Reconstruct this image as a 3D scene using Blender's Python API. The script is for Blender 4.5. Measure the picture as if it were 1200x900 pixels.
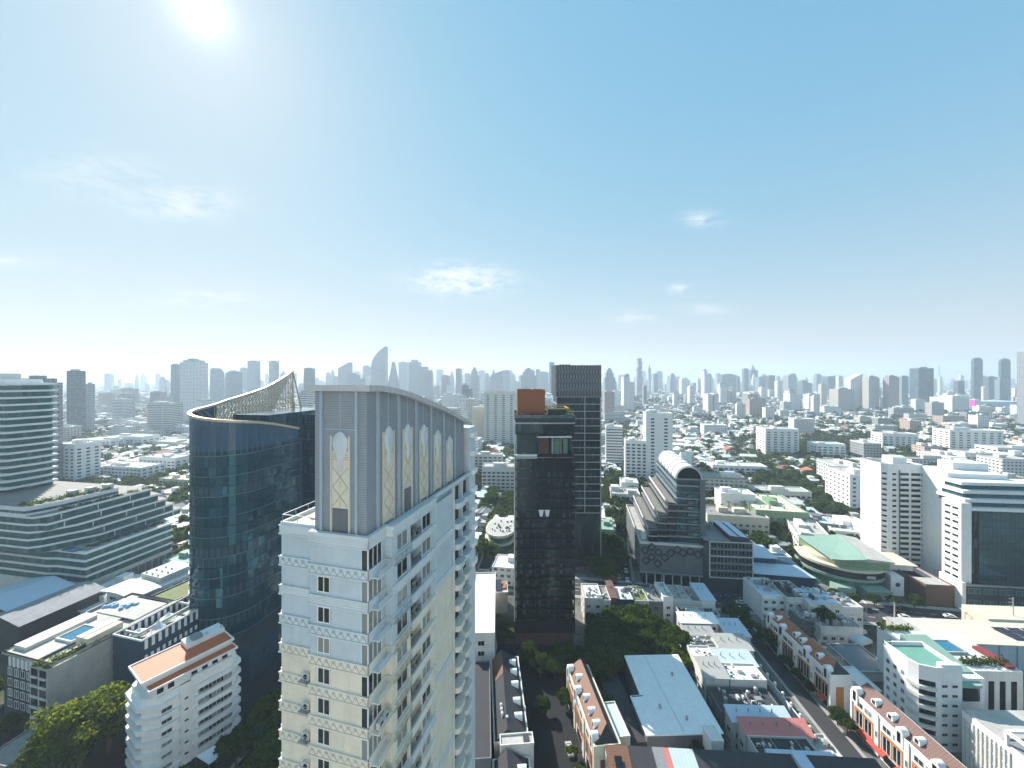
import bpy, math, random
import numpy as np
from mathutils import Vector
R = math.radians
random.seed(7)
rng = np.random.default_rng(11)
scn = bpy.context.scene
COL = scn.collection
for o in list(bpy.data.objects):
    bpy.data.objects.remove(o, do_unlink=True)

# ------------------------------------------------------------------ camera, sky, sun, exposure
H, F, CX, HY = 105.0, 450.0, 600.0, 443.0        # eye height (m), focal length, centre and horizon in photo pixels
cam = bpy.data.cameras.new('camera')
camo = bpy.data.objects.new('camera', cam); COL.objects.link(camo)
camo.location = (0, 0, H); camo.rotation_euler = (R(90), 0, 0)
cam.sensor_width = 36.0; cam.lens = 13.5
cam.shift_y = -7.0/1200.0
cam.clip_start = 0.5; cam.clip_end = 40000
scn.camera = camo

SUN = Vector((-0.811, 1.0, 0.962)).normalized()
EL = math.asin(SUN.z); AZ = math.atan2(SUN.x, SUN.y)
world = bpy.data.worlds.new('World'); scn.world = world; world.use_nodes = True
SKY_STRENGTH, SUN_STRENGTH, EXPOSURE = 0.15, 5.0, 0.90
lamp = bpy.data.lights.new('sun', 'SUN'); lamp.energy = SUN_STRENGTH; lamp.angle = R(0.5)
lamp.color = (1.0, 0.95, 0.88)
lo = bpy.data.objects.new('sun', lamp); COL.objects.link(lo)
lo.rotation_euler = SUN.to_track_quat('Z', 'Y').to_euler(); lo.location = (-60, 80, 400)
scn.view_settings.view_transform = 'Standard'; scn.view_settings.look = 'None'
scn.view_settings.gamma = 1.0; scn.view_settings.exposure = EXPOSURE
scn.view_settings.use_curve_mapping = False
scn.cycles.use_denoising = True
scn.cycles.max_bounces = 6; scn.cycles.diffuse_bounces = 3; scn.cycles.glossy_bounces = 3
scn.cycles.transparent_max_bounces = 4; scn.cycles.volume_bounces = 1
scn.cycles.caustics_reflective = False; scn.cycles.caustics_refractive = False

# ------------------------------------------------------------------ node helpers
class NT:
    def __init__(s, tree): s.t = tree; s.n = tree.nodes; s.l = tree.links
    def node(s, typ, ins=None, **kw):
        n = s.n.new(typ)
        for k, v in kw.items(): setattr(n, k, v)
        for k, v in (ins or {}).items():
            if hasattr(v, 'is_output') or isinstance(v, bpy.types.NodeSocket): s.l.new(v, n.inputs[k])
            else: n.inputs[k].default_value = v
        return n
    def math(s, op, a, b=None, clamp=False):
        ins = {0: a}
        if b is not None: ins[1] = b
        return s.node('ShaderNodeMath', ins, operation=op, use_clamp=clamp).outputs[0]
    def mix(s, f, a, b):
        n = s.node('ShaderNodeMix', None, data_type='RGBA')
        for i, v in ((0, f), (6, a), (7, b)):
            if isinstance(v, bpy.types.NodeSocket): s.l.new(v, n.inputs[i])
            else: n.inputs[i].default_value = v
        return n.outputs[2]
    def mixf(s, f, a, b):
        n = s.node('ShaderNodeMix', None, data_type='FLOAT')
        for i, v in ((0, f), (2, a), (3, b)):
            if isinstance(v, bpy.types.NodeSocket): s.l.new(v, n.inputs[i])
            else: n.inputs[i].default_value = v
        return n.outputs[0]
    def ramp(s, f, stops):
        n = s.node('ShaderNodeValToRGB', {0: f})
        el = n.color_ramp.elements
        while len(el) < len(stops): el.new(0.5)
        for e, (p, c) in zip(el, stops): e.position = p; e.color = c if len(c) == 4 else (*c, 1)
        return n.outputs[0]

def c4(c): return (c[0], c[1], c[2], 1.0)
def newmat(name):
    m = bpy.data.materials.new(name); m.use_nodes = True
    t = NT(m.node_tree); t.n.clear()
    out = t.node('ShaderNodeOutputMaterial')
    return m, t, out

# sky: Nishita, with a few thin cirrus wisps
def build_world():
    t = NT(world.node_tree); t.n.clear()
    out = t.node('ShaderNodeOutputWorld')
    sky = t.node('ShaderNodeTexSky', sky_type='NISHITA', sun_disc=False)
    sky.sun_elevation = EL; sky.sun_rotation = AZ
    sky.altitude = 0; sky.air_density = 1.0; sky.dust_density = 0.4; sky.ozone_density = 2.0
    tc = t.node('ShaderNodeTexCoord')
    d = tc.outputs['Generated']
    sep = t.node('ShaderNodeSeparateXYZ', {0: d})
    # cloud wisps given as directions (azimuth tan, elevation tan), sizes
    total = None
    for (px, py, sx, sy, a) in ((540, 328, 52, 16, .8), (822, 257, 20, 8, .5), (795, 338, 12, 5, .5), (742, 371, 24, 7, .4),
                                (828, 363, 26, 6, .35), (215, 238, 60, 20, .4), (110, 205, 70, 26, .25), (10, 308, 40, 8, .35), (230, 350, 70, 10, .3)):
        v = Vector(((px-CX)/F, 1.0, (HY-py)/F)); 
        gx = t.math('SUBTRACT', t.math('DIVIDE', sep.outputs[0], t.math('MAXIMUM', sep.outputs[1], 0.05)), v.x)
        gz = t.math('SUBTRACT', t.math('DIVIDE', sep.outputs[2], t.math('MAXIMUM', sep.outputs[1], 0.05)), v.z)
        q = t.math('ADD', t.math('POWER', t.math('ABSOLUTE', t.math('DIVIDE', gx, sx/F)), 2.0), t.math('POWER', t.math('ABSOLUTE', t.math('DIVIDE', gz, sy/F)), 2.0))
        w = t.math('MULTIPLY', t.math('POWER', 2.718, t.math('MULTIPLY', q, -1.0)), a)
        total = w if total is None else t.math('ADD', total, w)
    mp = t.node('ShaderNodeMapping', {0: d}); mp.inputs['Scale'].default_value = (9, 9, 26)
    nz = t.node('ShaderNodeTexNoise', {'Vector': mp.outputs[0], 'Scale': 2.6, 'Detail': 6.0, 'Roughness': 0.62})
    nm = t.node('ShaderNodeMapRange', {0: nz.outputs[0], 1: 0.36, 2: 0.60, 3: 0.0, 4: 1.25}).outputs[0]
    cl = t.math('MULTIPLY', nm, total, True)
    sp = t.node('ShaderNodeSeparateColor', {0: sky.outputs[0]})      # soften the sky's range, as the phone's HDR does
    ch = [t.math('MULTIPLY', t.math('POWER', t.math('MULTIPLY', sp.outputs[i], SKY_STRENGTH), p), k/SKY_STRENGTH) for i, (k, p) in enumerate(((.300, .60), (.385, .31), (.440, .17)))]
    cc = t.node('ShaderNodeCombineColor', {0: ch[0], 1: ch[1], 2: ch[2]})
    # pale haze low on the horizon and the aureole round the sun
    low = t.math('MULTIPLY', t.math('POWER', 2.718, t.math('MULTIPLY', t.math('MAXIMUM', sep.outputs[2], 0.0), -5.5)), .85)
    skyc = t.mix(low, cc.outputs[0], (2.75, 2.5, 2.4, 1))
    dt = t.math('MAXIMUM', t.node('ShaderNodeVectorMath', {0: d, 1: tuple(SUN)}, operation='DOT_PRODUCT').outputs['Value'], 0.0)
    glow = t.math('ADD', t.math('MULTIPLY', t.math('POWER', dt, 1300.0), 1.8), t.math('MULTIPLY', t.math('POWER', dt, 130.0), .22))
    gl = t.node('ShaderNodeCombineColor', {0: glow, 1: glow, 2: glow})
    skyc = t.node('ShaderNodeVectorMath', {0: skyc, 1: gl.outputs[0]}, operation='ADD').outputs[0]
    skyc = t.mix(cl, skyc, (3.9, 3.95, 3.95, 1))
    bg = t.node('ShaderNodeBackground', {0: skyc, 1: SKY_STRENGTH})
    t.l.new(bg.outputs[0], out.inputs[0])
build_world()

# ------------------------------------------------------------------ materials
def paint(name, col, rough=0.75, dirt=0.22, scale=0.35, streak=0.5, spec=0.3):
    """painted or rendered surface with soft blotches and fine vertical weather streaks"""
    m, t, out = newmat(name)
    tc = t.node('ShaderNodeTexCoord'); oi = t.node('ShaderNodeObjectInfo')
    v = t.node('ShaderNodeVectorMath', {0: tc.outputs['Object'], 1: oi.outputs['Location']}, operation='ADD').outputs[0]
    n1 = t.node('ShaderNodeTexNoise', {'Vector': v, 'Scale': scale, 'Detail': 5.0, 'Roughness': 0.65}).outputs[0]
    mp = t.node('ShaderNodeMapping', {0: v}); mp.inputs['Scale'].default_value = (1.4, 1.4, 0.10)
    n2 = t.node('ShaderNodeTexNoise', {'Vector': mp.outputs[0], 'Scale': 1.1, 'Detail': 4.0}).outputs[0]
    a = t.node('ShaderNodeMapRange', {0: n1, 1: 0.35, 2: 0.75, 3: 0.0, 4: 1.0}).outputs[0]
    b = t.node('ShaderNodeMapRange', {0: n2, 1: 0.48, 2: 0.75, 3: 0.0, 4: streak}).outputs[0]
    f = t.math('MULTIPLY', t.math('ADD', a, b), dirt, True)
    dark = (col[0]*.42, col[1]*.40, col[2]*.37, 1)
    c = t.mix(f, c4(col), dark)
    p = t.node('ShaderNodeBsdfPrincipled', {'Base Color': c, 'Roughness': rough, 'Specular IOR Level': spec})
    t.l.new(p.outputs[0], out.inputs[0])
    return m

def facade(name, wall, glass, du=3.2, dv=3.2, wf=.55, hf=.5, curtain=.25, rough=.12, dirt=.2, vary=.12):
    """wall with a grid of windows in metres along the face's own UV"""
    m, t, out = newmat(name)
    uv = t.node('ShaderNodeUVMap').outputs[0]
    s = t.node('ShaderNodeSeparateXYZ', {0: uv})
    oi = t.node('ShaderNodeObjectInfo')
    cu = t.math('DIVIDE', s.outputs[0], du); cv = t.math('DIVIDE', s.outputs[1], dv)
    fu = t.math('ABSOLUTE', t.math('SUBTRACT', t.math('FRACT', cu), .5)); fv = t.math('ABSOLUTE', t.math('SUBTRACT', t.math('FRACT', cv), .5))
    mask = t.math('MULTIPLY', t.math('LESS_THAN', fu, wf/2), t.math('LESS_THAN', fv, hf/2))
    cell = t.node('ShaderNodeCombineXYZ', {0: t.math('FLOOR', cu), 1: t.math('FLOOR', cv), 2: oi.outputs['Random']})
    wn = t.node('ShaderNodeTexWhiteNoise', {0: cell.outputs[0]}, noise_dimensions='3D')
    g = t.mix(t.math('MULTIPLY', t.math('POWER', wn.outputs[0], 3.0), curtain), c4(glass), (.5, .52, .5, 1))
    tc = t.node('ShaderNodeTexCoord')
    nz = t.node('ShaderNodeTexNoise', {'Vector': tc.outputs['Object'], 'Scale': .12, 'Detail': 5.0, 'Roughness': .65}).outputs[0]
    dm = t.math('MULTIPLY', t.node('ShaderNodeMapRange', {0: nz, 1: .4, 2: .75, 3: 0., 4: 1.}).outputs[0], dirt)
    w = t.mix(dm, c4(wall), (wall[0]*.5, wall[1]*.48, wall[2]*.45, 1))
    br = t.math('ADD', 1-vary, t.math('MULTIPLY', oi.outputs['Random'], vary*1.5))
    w = t.node('ShaderNodeVectorMath', {0: w, 3: br}, operation='SCALE').outputs[0]
    c = t.mix(mask, w, g)
    ro = t.mixf(mask, .8, rough)
    p = t.node('ShaderNodeBsdfPrincipled', {'Base Color': c, 'Roughness': ro, 'Specular IOR Level': t.mixf(mask, .25, .6)})
    t.l.new(p.outputs[0], out.inputs[0])
    return m

def curtainwall(name, col, panel=(1.5, 3.6), tilt=.03, rough=.06, metal=0.0, mull=(.02, .025, .03), mw=.05, spec=.5, lite=.1, tint=(1,1,1)):
    """reflective glass panels, each tilted a hair so reflections break up from pane to pane"""
    m, t, out = newmat(name)
    uv = t.node('ShaderNodeUVMap').outputs[0]
    s = t.node('ShaderNodeSeparateXYZ', {0: uv})
    cu = t.math('DIVIDE', s.outputs[0], panel[0]); cv = t.math('DIVIDE', s.outputs[1], panel[1])
    cell = t.node('ShaderNodeCombineXYZ', {0: t.math('FLOOR', cu), 1: t.math('FLOOR', cv)})
    wn = t.node('ShaderNodeTexWhiteNoise', {0: cell.outputs[0]}, noise_dimensions='3D')
    fu = t.math('ABSOLUTE', t.math('SUBTRACT', t.math('FRACT', cu), .5)); fv = t.math('ABSOLUTE', t.math('SUBTRACT', t.math('FRACT', cv), .5))
    mask = t.math('MAXIMUM', t.math('GREATER_THAN', fu, .5-mw/panel[0]), t.math('GREATER_THAN', fv, .5-mw/panel[1]))
    geo = t.node('ShaderNodeNewGeometry')
    off = t.node('ShaderNodeVectorMath', {0: wn.outputs[1], 1: (.5, .5, .5)}, operation='SUBTRACT').outputs[0]
    wv = t.node('ShaderNodeTexNoise', {'Vector': uv, 'Scale': .16, 'Detail': 2.0}).outputs['Color']
    wv = t.node('ShaderNodeVectorMath', {0: wv, 1: (.5, .5, .5)}, operation='SUBTRACT').outputs[0]
    off = t.node('ShaderNodeVectorMath', {0: off, 1: wv}, operation='ADD').outputs[0]
    off = t.node('ShaderNodeVectorMath', {0: off, 3: tilt}, operation='SCALE').outputs[0]
    nrm = t.node('ShaderNodeVectorMath', {0: geo.outputs['Normal'], 1: off}, operation='ADD').outputs[0]
    nrm = t.node('ShaderNodeVectorMath', {0: nrm}, operation='NORMALIZE').outputs[0]
    g = t.mix(t.math('MULTIPLY', t.math('POWER', wn.outputs[0], 4.0), lite), c4(col), (.35, .42, .42, 1))
    c = t.mix(mask, g, c4(mull))
    p = t.node('ShaderNodeBsdfPrincipled', {'Base Color': c, 'Roughness': t.mixf(mask, rough, .5), 'Metallic': metal, 'Specular IOR Level': spec, 'Specular Tint': c4(tint), 'IOR': 1.5, 'Normal': nrm})
    t.l.new(p.outputs[0], out.inputs[0])
    return m

def ribbed(name, col, col2, pitch, axis=2, rough=.6, spec=.3, width=.25):
    """sheet with narrow darker grooves at a regular pitch along one local axis"""
    m, t, out = newmat(name)
    tc = t.node('ShaderNodeTexCoord'); s = t.node('ShaderNodeSeparateXYZ', {0: tc.outputs['Object']})
    f = t.math('FRACT', t.math('DIVIDE', s.outputs[axis], pitch))
    k = t.math('LESS_THAN', f, width)
    nz = t.node('ShaderNodeTexNoise', {'Vector': tc.outputs['Object'], 'Scale': .5, 'Detail': 5.0, 'Roughness': .7}).outputs[0]
    c = t.mix(k, c4(col), c4(col2))
    c = t.mix(t.node('ShaderNodeMapRange', {0: nz, 1: .4, 2: .8, 3: 0., 4: .3}).outputs[0], c, (col2[0]*.7, col2[1]*.7, col2[2]*.7, 1))
    p = t.node('ShaderNodeBsdfPrincipled', {'Base Color': c, 'Roughness': rough, 'Specular IOR Level': spec})
    t.l.new(p.outputs[0], out.inputs[0])
    return m

def leafmat(name, col, trans, amt=.45):
    m, t, out = newmat(name)
    oi = t.node('ShaderNodeObjectInfo'); geo = t.node('ShaderNodeNewGeometry')
    k = t.math('ADD', t.math('MULTIPLY', geo.outputs['Random Per Island'], .55), t.math('MULTIPLY', oi.outputs['Random'], .45))
    c = t.mix(k, (col[0]*.6, col[1]*.65, col[2]*.6, 1), (col[0]*1.5, col[1]*1.35, col[2]*1.2, 1))
    c2 = t.mix(k, (trans[0]*.6, trans[1]*.65, trans[2]*.6, 1), (trans[0]*1.4, trans[1]*1.3, trans[2]*1.2, 1))
    d = t.node('ShaderNodeBsdfDiffuse', {0: c}); tr = t.node('ShaderNodeBsdfTranslucent', {0: c2})
    mx = t.node('ShaderNodeMixShader', {0: amt, 1: d.outputs[0], 2: tr.outputs[0]})
    t.l.new(mx.outputs[0], out.inputs[0])
    return m

def plain(name, col, rough=.6, metal=0., spec=.4, emit=None):
    m, t, out = newmat(name)
    ins = {'Base Color': c4(col), 'Roughness': rough, 'Metallic': metal, 'Specular IOR Level': spec}
    if emit: ins['Emission Color'] = c4(emit[0]); ins['Emission Strength'] = emit[1]
    p = t.node('ShaderNodeBsdfPrincipled', ins)
    t.l.new(p.outputs[0], out.inputs[0])
    return m

def winglass(name, col=(.02, .03, .035), cur=.5):
    """window pane: dark glass, some with pale curtains drawn, per object"""
    m, t, out = newmat(name)
    oi = t.node('ShaderNodeObjectInfo')
    f = t.math('MULTIPLY', t.math('GREATER_THAN', oi.outputs['Random'], .52), cur)
    c = t.mix(f, c4(col), (.42, .45, .43, 1))
    p = t.node('ShaderNodeBsdfPrincipled', {'Base Color': c, 'Roughness': .08, 'Specular IOR Level': .7})
    t.l.new(p.outputs[0], out.inputs[0])
    return m

M = {}
M['white'] = paint('white_paint', (.80, .80, .78), dirt=.18)
M['white2'] = paint('offwhite_paint', (.66, .65, .61), dirt=.3)
M['cream'] = paint('cream_paint', (.76, .71, .58), dirt=.30)
M['paleblue'] = paint('pale_blue_paint', (.51, .60, .645), dirt=.26)
M['bluetrim'] = paint('blue_grey_trim', (.60, .66, .68), dirt=.2)
M['creamtrim'] = paint('cream_trim', (.75, .72, .63), dirt=.25)
M['zig'] = plain('zigzag_line', (.33, .41, .46), .8)
M['zigc'] = plain('zigzag_line_cream', (.47, .44, .34), .8)
M['greyclad'] = ribbed('grey_cladding', (.285, .31, .33), (.215, .235, .255), .26, 2, width=.25)
M['pil'] = paint('pilaster_blue_grey', (.36, .43, .49), dirt=.1)
M['orn'] = paint('ornament_cream', (.68, .62, .50), dirt=.15)
M['leafpanel'] = paint('leaf_panel_pale', (.56, .60, .62), dirt=.12)
M['roofcurve'] = ribbed('curved_roof_sheet', (.50, .50, .49), (.36, .36, .36), 1.2, 1, width=.08)
M['concrete'] = paint('concrete', (.30, .29, .27), dirt=.5, scale=.25)
M['concrete_l'] = paint('concrete_light', (.46, .45, .42), dirt=.45, scale=.25)
M['roofgrey'] = paint('roof_grey', (.26, .27, .28), dirt=.5, scale=.3)
M['roofwhite'] = paint('roof_white', (.72, .72, .70), dirt=.22, scale=.2)
M['roofblue'] = ribbed('roof_pale_blue', (.50, .58, .66), (.40, .48, .57), .9, 0, rough=.45, width=.15)
M['roofdark'] = paint('roof_dark', (.045, .045, .05), dirt=.3, scale=.3)
M['asphaltroof'] = paint('roof_asphalt', (.06, .062, .068), dirt=.4, scale=.2)
M['roofred'] = ribbed('roof_red', (.26, .05, .05), (.19, .04, .04), .8, 0, width=.15)
M['roofcoral'] = ribbed('roof_coral', (.56, .20, .17), (.46, .15, .13), .8, 0, width=.15)
M['roofbrown'] = ribbed('roof_brown', (.20, .10, .065), (.14, .07, .045), .7, 1, width=.2)
M['roofbrownred'] = ribbed('roof_brown_red', (.17, .095, .075), (.12, .065, .05), .7, 1, width=.2)
M['rooforange'] = ribbed('roof_orange', (.54, .135, .05), (.45, .11, .04), 1.1, 0, width=.12)
M['roofterracotta'] = paint('roof_terracotta', (.40, .15, .08), dirt=.5, scale=.5)
M['roofgreen'] = paint('roof_pale_green', (.25, .38, .31), dirt=.25, scale=.2)
M['roofturq'] = paint('roof_turquoise', (.15, .34, .27), dirt=.35, scale=.25)
M['lawn'] = paint('lawn', (.12, .16, .035), dirt=.5, scale=.4)
M['navy'] = paint('navy_panel', (.022, .062, .105), rough=.5, dirt=.3)
M['orangebrick'] = paint('orange_brick', (.50, .19, .075), dirt=.3)
M['rust'] = ribbed('rust_panel', (.34, .11, .045), (.22, .07, .03), .5, 2, width=.15)
M['black'] = plain('black_metal', (.012, .013, .015), .45)
M['darkgrey'] = paint('dark_grey_panel', (.05, .055, .06), rough=.5, dirt=.3)
M['midgrey'] = paint('mid_grey_panel', (.16, .17, .18), rough=.6, dirt=.3)
M['steel'] = plain('grey_steel', (.36, .37, .38), .4, .4)
M['gold'] = plain('champagne_rim', (.56, .46, .33), .4, .3)
M['lattice'] = plain('brown_lattice', (.46, .38, .26), .5, .1)
M['glass'] = winglass('window_glass')
M['glassdark'] = plain('dark_glass', (.008, .012, .014), .09, 0, .4)
M['slabdark'] = plain('dark_slab', (.012, .015, .017), .5, 0, .25)
M['glassteal'] = curtainwall('teal_glass', (.018, .085, .095), (1.6, 3.6), .02, lite=.35)
M['glasspod'] = curtainwall('green_glass', (.025, .12, .11), (2.2, 3.5), .02, lite=.4)
M['glassnavy'] = curtainwall('navy_glass', (.003, .036, .060), (1.45, 3.65), .07, lite=.14, spec=.8, tint=(.22, .72, .95), mull=(.006, .02, .03))
M['bandline'] = plain('floor_line', (.10, .17, .21), .45, .2)
M['glasscrown'] = curtainwall('blue_crown_glass', (.010, .075, .14), (1.45, 3.65), .02, lite=.1, mull=(.02, .05, .09), spec=.5, rough=.2)
M['glassblack'] = curtainwall('black_glass', (.005, .011, .013), (1.2, 4.0), .03, lite=.16, mull=(.02, .022, .024), mw=.06, spec=.3, tint=(.6, .95, 1))
M['glassright'] = curtainwall('mirror_glass', (.09, .16, .20), (1.8, 3.4), .03, lite=.05, metal=.75, spec=.5, tint=(.6, .9, 1))
M['water'] = plain('pool_water', (.02, .15, .25), .08, 0, .6)
M['pond'] = plain('dark_pond_water', (.05, .085, .11), .15, 0, .5)
M['solar'] = curtainwall('solar_panel', (.012, .018, .045), (1.1, 2.0), .0, mull=(.2, .2, .22), mw=.04)
M['pink'] = plain('pink_screen', (.85, .05, .30), .4, 0, .4, ((1, .06, .38), .9))
M['bluescreen'] = plain('blue_screen', (.08, .15, .7), .4, 0, .4, ((.15, .25, .9), .6))
M['tarp'] = plain('blue_tarp', (.26, .45, .62), .6)
M['umbrella'] = plain('white_canvas', (.75, .76, .78), .8)
M['redawning'] = plain('red_awning', (.42, .05, .035), .7)
M['asphalt'] = paint('asphalt', (.05, .051, .054), rough=.9, dirt=.35, scale=.3, streak=0)
M['paving'] = paint('paving', (.22, .21, .19), dirt=.4, scale=.4, streak=0)
M['kerb'] = paint('kerb', (.36, .35, .33), dirt=.4, streak=0)
M['linepaint'] = plain('road_paint', (.7, .7, .68), .8)
M['bark'] = paint('bark', (.10, .075, .05), rough=.9, dirt=.5, scale=2)
M['leaf_a'] = leafmat('leaves_dark', (.034, .058, .018), (.13, .21, .028), .4)
M['leaf_b'] = leafmat('leaves_mid', (.045, .072, .022), (.15, .22, .03), .40)
M['leaf_c'] = leafmat('leaves_yellow_green', (.065, .095, .018), (.22, .29, .03), .5)
M['leaf_far'] = leafmat('leaves_far', (.050, .078, .034), (.14, .20, .045), .35)
M['tyre'] = plain('tyre', (.015, .015, .015), .9)
M['cloth'] = plain('white_cloth', (.75, .75, .74), .9)
M['tealcloth'] = plain('teal_cloth', (.03, .16, .22), .6)
M['wood'] = paint('wood', (.22, .13, .07), dirt=.4)
M['yellow'] = plain('yellow_frame', (.42, .30, .05), .6)
M['greenwall'] = paint('green_wall', (.22, .32, .19), dirt=.25)
M['greenglass'] = curtainwall('green_canopy', (.10, .24, .18), (2, 3), .02, lite=.2)
M['ivory'] = paint('ivory_wall', (.62, .58, .46), dirt=.25)

# ------------------------------------------------------------------ geometry helpers
def G(px, py, z=0.0):
    """ground (or height z) point seen at a photo pixel"""
    Y = (H-z)*F/(py-HY)
    return (px-CX)/F*Y, Y
def at(px, Y): return (px-CX)/F*Y
def zat(py, Y): return H-(py-HY)/F*Y

class MB:
    def __init__(s): s.v = []; s.f = []; s.m = []
    def poly(s, pts, m=0):
        b = len(s.v); s.v += [tuple(p) for p in pts]; s.f.append(tuple(range(b, b+len(pts)))); s.m.append(m); return s
    def box(s, x0, y0, z0, x1, y1, z1, m=0, mt=None, bottom=True, top=True):
        mt = m if mt is None else mt
        s.poly([(x0,y0,z0),(x1,y0,z0),(x1,y0,z1),(x0,y0,z1)], m)
        s.poly([(x1,y0,z0),(x1,y1,z0),(x1,y1,z1),(x1,y0,z1)], m)
        s.poly([(x1,y1,z0),(x0,y1,z0),(x0,y1,z1),(x1,y1,z1)], m)
        s.poly([(x0,y1,z0),(x0,y0,z0),(x0,y0,z1),(x0,y1,z1)], m)
        if top: s.poly([(x0,y0,z1),(x1,y0,z1),(x1,y1,z1),(x0,y1,z1)], mt)
        if bottom: s.poly([(x0,y1,z0),(x1,y1,z0),(x1,y0,z0),(x0,y0,z0)], m)
        return s
    def prism(s, pts, z0, z1, m=0, mt=None, top=True, bottom=True):
        """pts counter-clockwise; z1 may be a list of heights, one per point"""
        n = len(pts); zt = z1 if isinstance(z1, (list, tuple)) else [z1]*n
        for i in range(n):
            a, b = pts[i], pts[(i+1) % n]; za, zb = zt[i], zt[(i+1) % n]
            s.poly([(a[0],a[1],z0),(b[0],b[1],z0),(b[0],b[1],zb),(a[0],a[1],za)], m)
        if top: s.poly([(p[0],p[1],z) for p, z in zip(pts, zt)], m if mt is None else mt)
        if bottom: s.poly([(p[0],p[1],z0) for p in reversed(pts)], m)
        return s
    def ring(s, pts, inset, z0, z1, m=0):
        """a wall of given thickness following a closed outline (parapet)"""
        inn = offset(pts, -inset); n = len(pts)
        for i in range(n):
            j = (i+1) % n; a, b, c, d = pts[i], pts[j], inn[j], inn[i]
            s.poly([(a[0],a[1],z0),(b[0],b[1],z0),(b[0],b[1],z1),(a[0],a[1],z1)], m)
            s.poly([(c[0],c[1],z0),(d[0],d[1],z0),(d[0],d[1],z1),(c[0],c[1],z1)], m)
            s.poly([(a[0],a[1],z1),(b[0],b[1],z1),(c[0],c[1],z1),(d[0],d[1],z1)], m)
            s.poly([(d[0],d[1],z0),(c[0],c[1],z0),(b[0],b[1],z0),(a[0],a[1],z0)], m)
        return s
    def tube(s, p, q, r, n=6, m=0, r2=None):
        p, q = Vector(p), Vector(q); d = (q-p).normalized(); r2 = r if r2 is None else r2
        u = d.orthogonal().normalized(); w = d.cross(u)
        A = [p+(u*math.cos(a)+w*math.sin(a))*r for a in [2*math.pi*i/n for i in range(n)]]
        B = [q+(u*math.cos(a)+w*math.sin(a))*r2 for a in [2*math.pi*i/n for i in range(n)]]
        for i in range(n): j = (i+1) % n; s.poly([A[i], A[j], B[j], B[i]], m)
        s.poly(list(reversed(A)), m); s.poly(B, m); return s
    def bar(s, p, q, w, t=None, up=(0,0,1), m=0):
        """rectangular bar between two points"""
        p, q = Vector(p), Vector(q); d = (q-p).normalized(); t = w if t is None else t
        a = d.cross(Vector(up))
        a = a.normalized() if a.length > 1e-4 else Vector((1,0,0)); b = a.cross(d).normalized()
        A = [p+a*sx*w/2+b*sy*t/2 for sx, sy in ((-1,-1),(1,-1),(1,1),(-1,1))]; B = [x+(q-p) for x in A]
        for i in range(4): j = (i+1) % 4; s.poly([A[i], A[j], B[j], B[i]], m)
        s.poly(list(reversed(A)), m); s.poly(B, m); return s
    def sphere(s, c, r, n=8, k=5, m=0, sz=1.0):
        P = [[(c[0]+r*math.sin(math.pi*i/k)*math.cos(2*math.pi*j/n), c[1]+r*math.sin(math.pi*i/k)*math.sin(2*math.pi*j/n), c[2]+r*sz*math.cos(math.pi*i/k)) for j in range(n)] for i in range(k+1)]
        for i in range(k):
            for j in range(n):
                q = (j+1) % n
                if i == 0: s.poly([P[0][0], P[1][j], P[1][q]], m)
                elif i == k-1: s.poly([P[i][j], P[k][0], P[i][q]], m)
                else: s.poly([P[i][j], P[i+1][j], P[i+1][q], P[i][q]], m)
        return s
    def gable(s, x0, y0, x1, y1, z, hr, axis='y', m=0, mg=None, over=.3):
        """pitched roof with the ridge along an axis, gables closed"""
        mg = m if mg is None else mg
        if axis == 'y':
            xm = (x0+x1)/2; a, b = y0-over, y1+over
            s.poly([(x0-over,a,z-.12),(xm,a,z+hr),(xm,b,z+hr),(x0-over,b,z-.12)][::-1], m)
            s.poly([(x1+over,a,z-.12),(x1+over,b,z-.12),(xm,b,z+hr),(xm,a,z+hr)], m)
            s.poly([(x0,y0,z),(x1,y0,z),(xm,y0,z+hr-.05)], mg); s.poly([(x1,y1,z),(x0,y1,z),(xm,y1,z+hr-.05)], mg)
        else:
            ym = (y0+y1)/2; a, b = x0-over, x1+over
            s.poly([(a,y0-over,z-.12),(b,y0-over,z-.12),(b,ym,z+hr),(a,ym,z+hr)], m)
            s.poly([(b,y1+over,z-.12),(a,y1+over,z-.12),(a,ym,z+hr),(b,ym,z+hr)], m)
            s.poly([(x1,y0,z),(x1,y1,z),(x1,ym,z+hr-.05)], mg); s.poly([(x0,y1,z),(x0,y0,z),(x0,ym,z+hr-.05)], mg)
        return s
    def hip(s, x0, y0, x1, y1, z, hr, m=0, over=.35, inset=None):
        x0 -= over; y0 -= over; x1 += over; y1 += over
        w, d = x1-x0, y1-y0; k = min(w, d)/2 if inset is None else inset
        if w >= d: a, b = (x0+k, (y0+y1)/2, z+hr), (x1-k, (y0+y1)/2, z+hr)
        else: a, b = ((x0+x1)/2, y0+k, z+hr), ((x0+x1)/2, y1-k, z+hr)
        p = [(x0,y0,z),(x1,y0,z),(x1,y1,z),(x0,y1,z)]
        if w >= d:
            s.poly([p[0],p[1],b,a], m); s.poly([p[1],p[2],b], m); s.poly([p[2],p[3],a,b], m); s.poly([p[3],p[0],a], m)
        else:
            s.poly([p[0],p[1],a], m); s.poly([p[1],p[2],b,a], m); s.poly([p[2],p[3],b], m); s.poly([p[3],p[0],a,b], m)
        s.poly(p[::-1], m); return s
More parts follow.
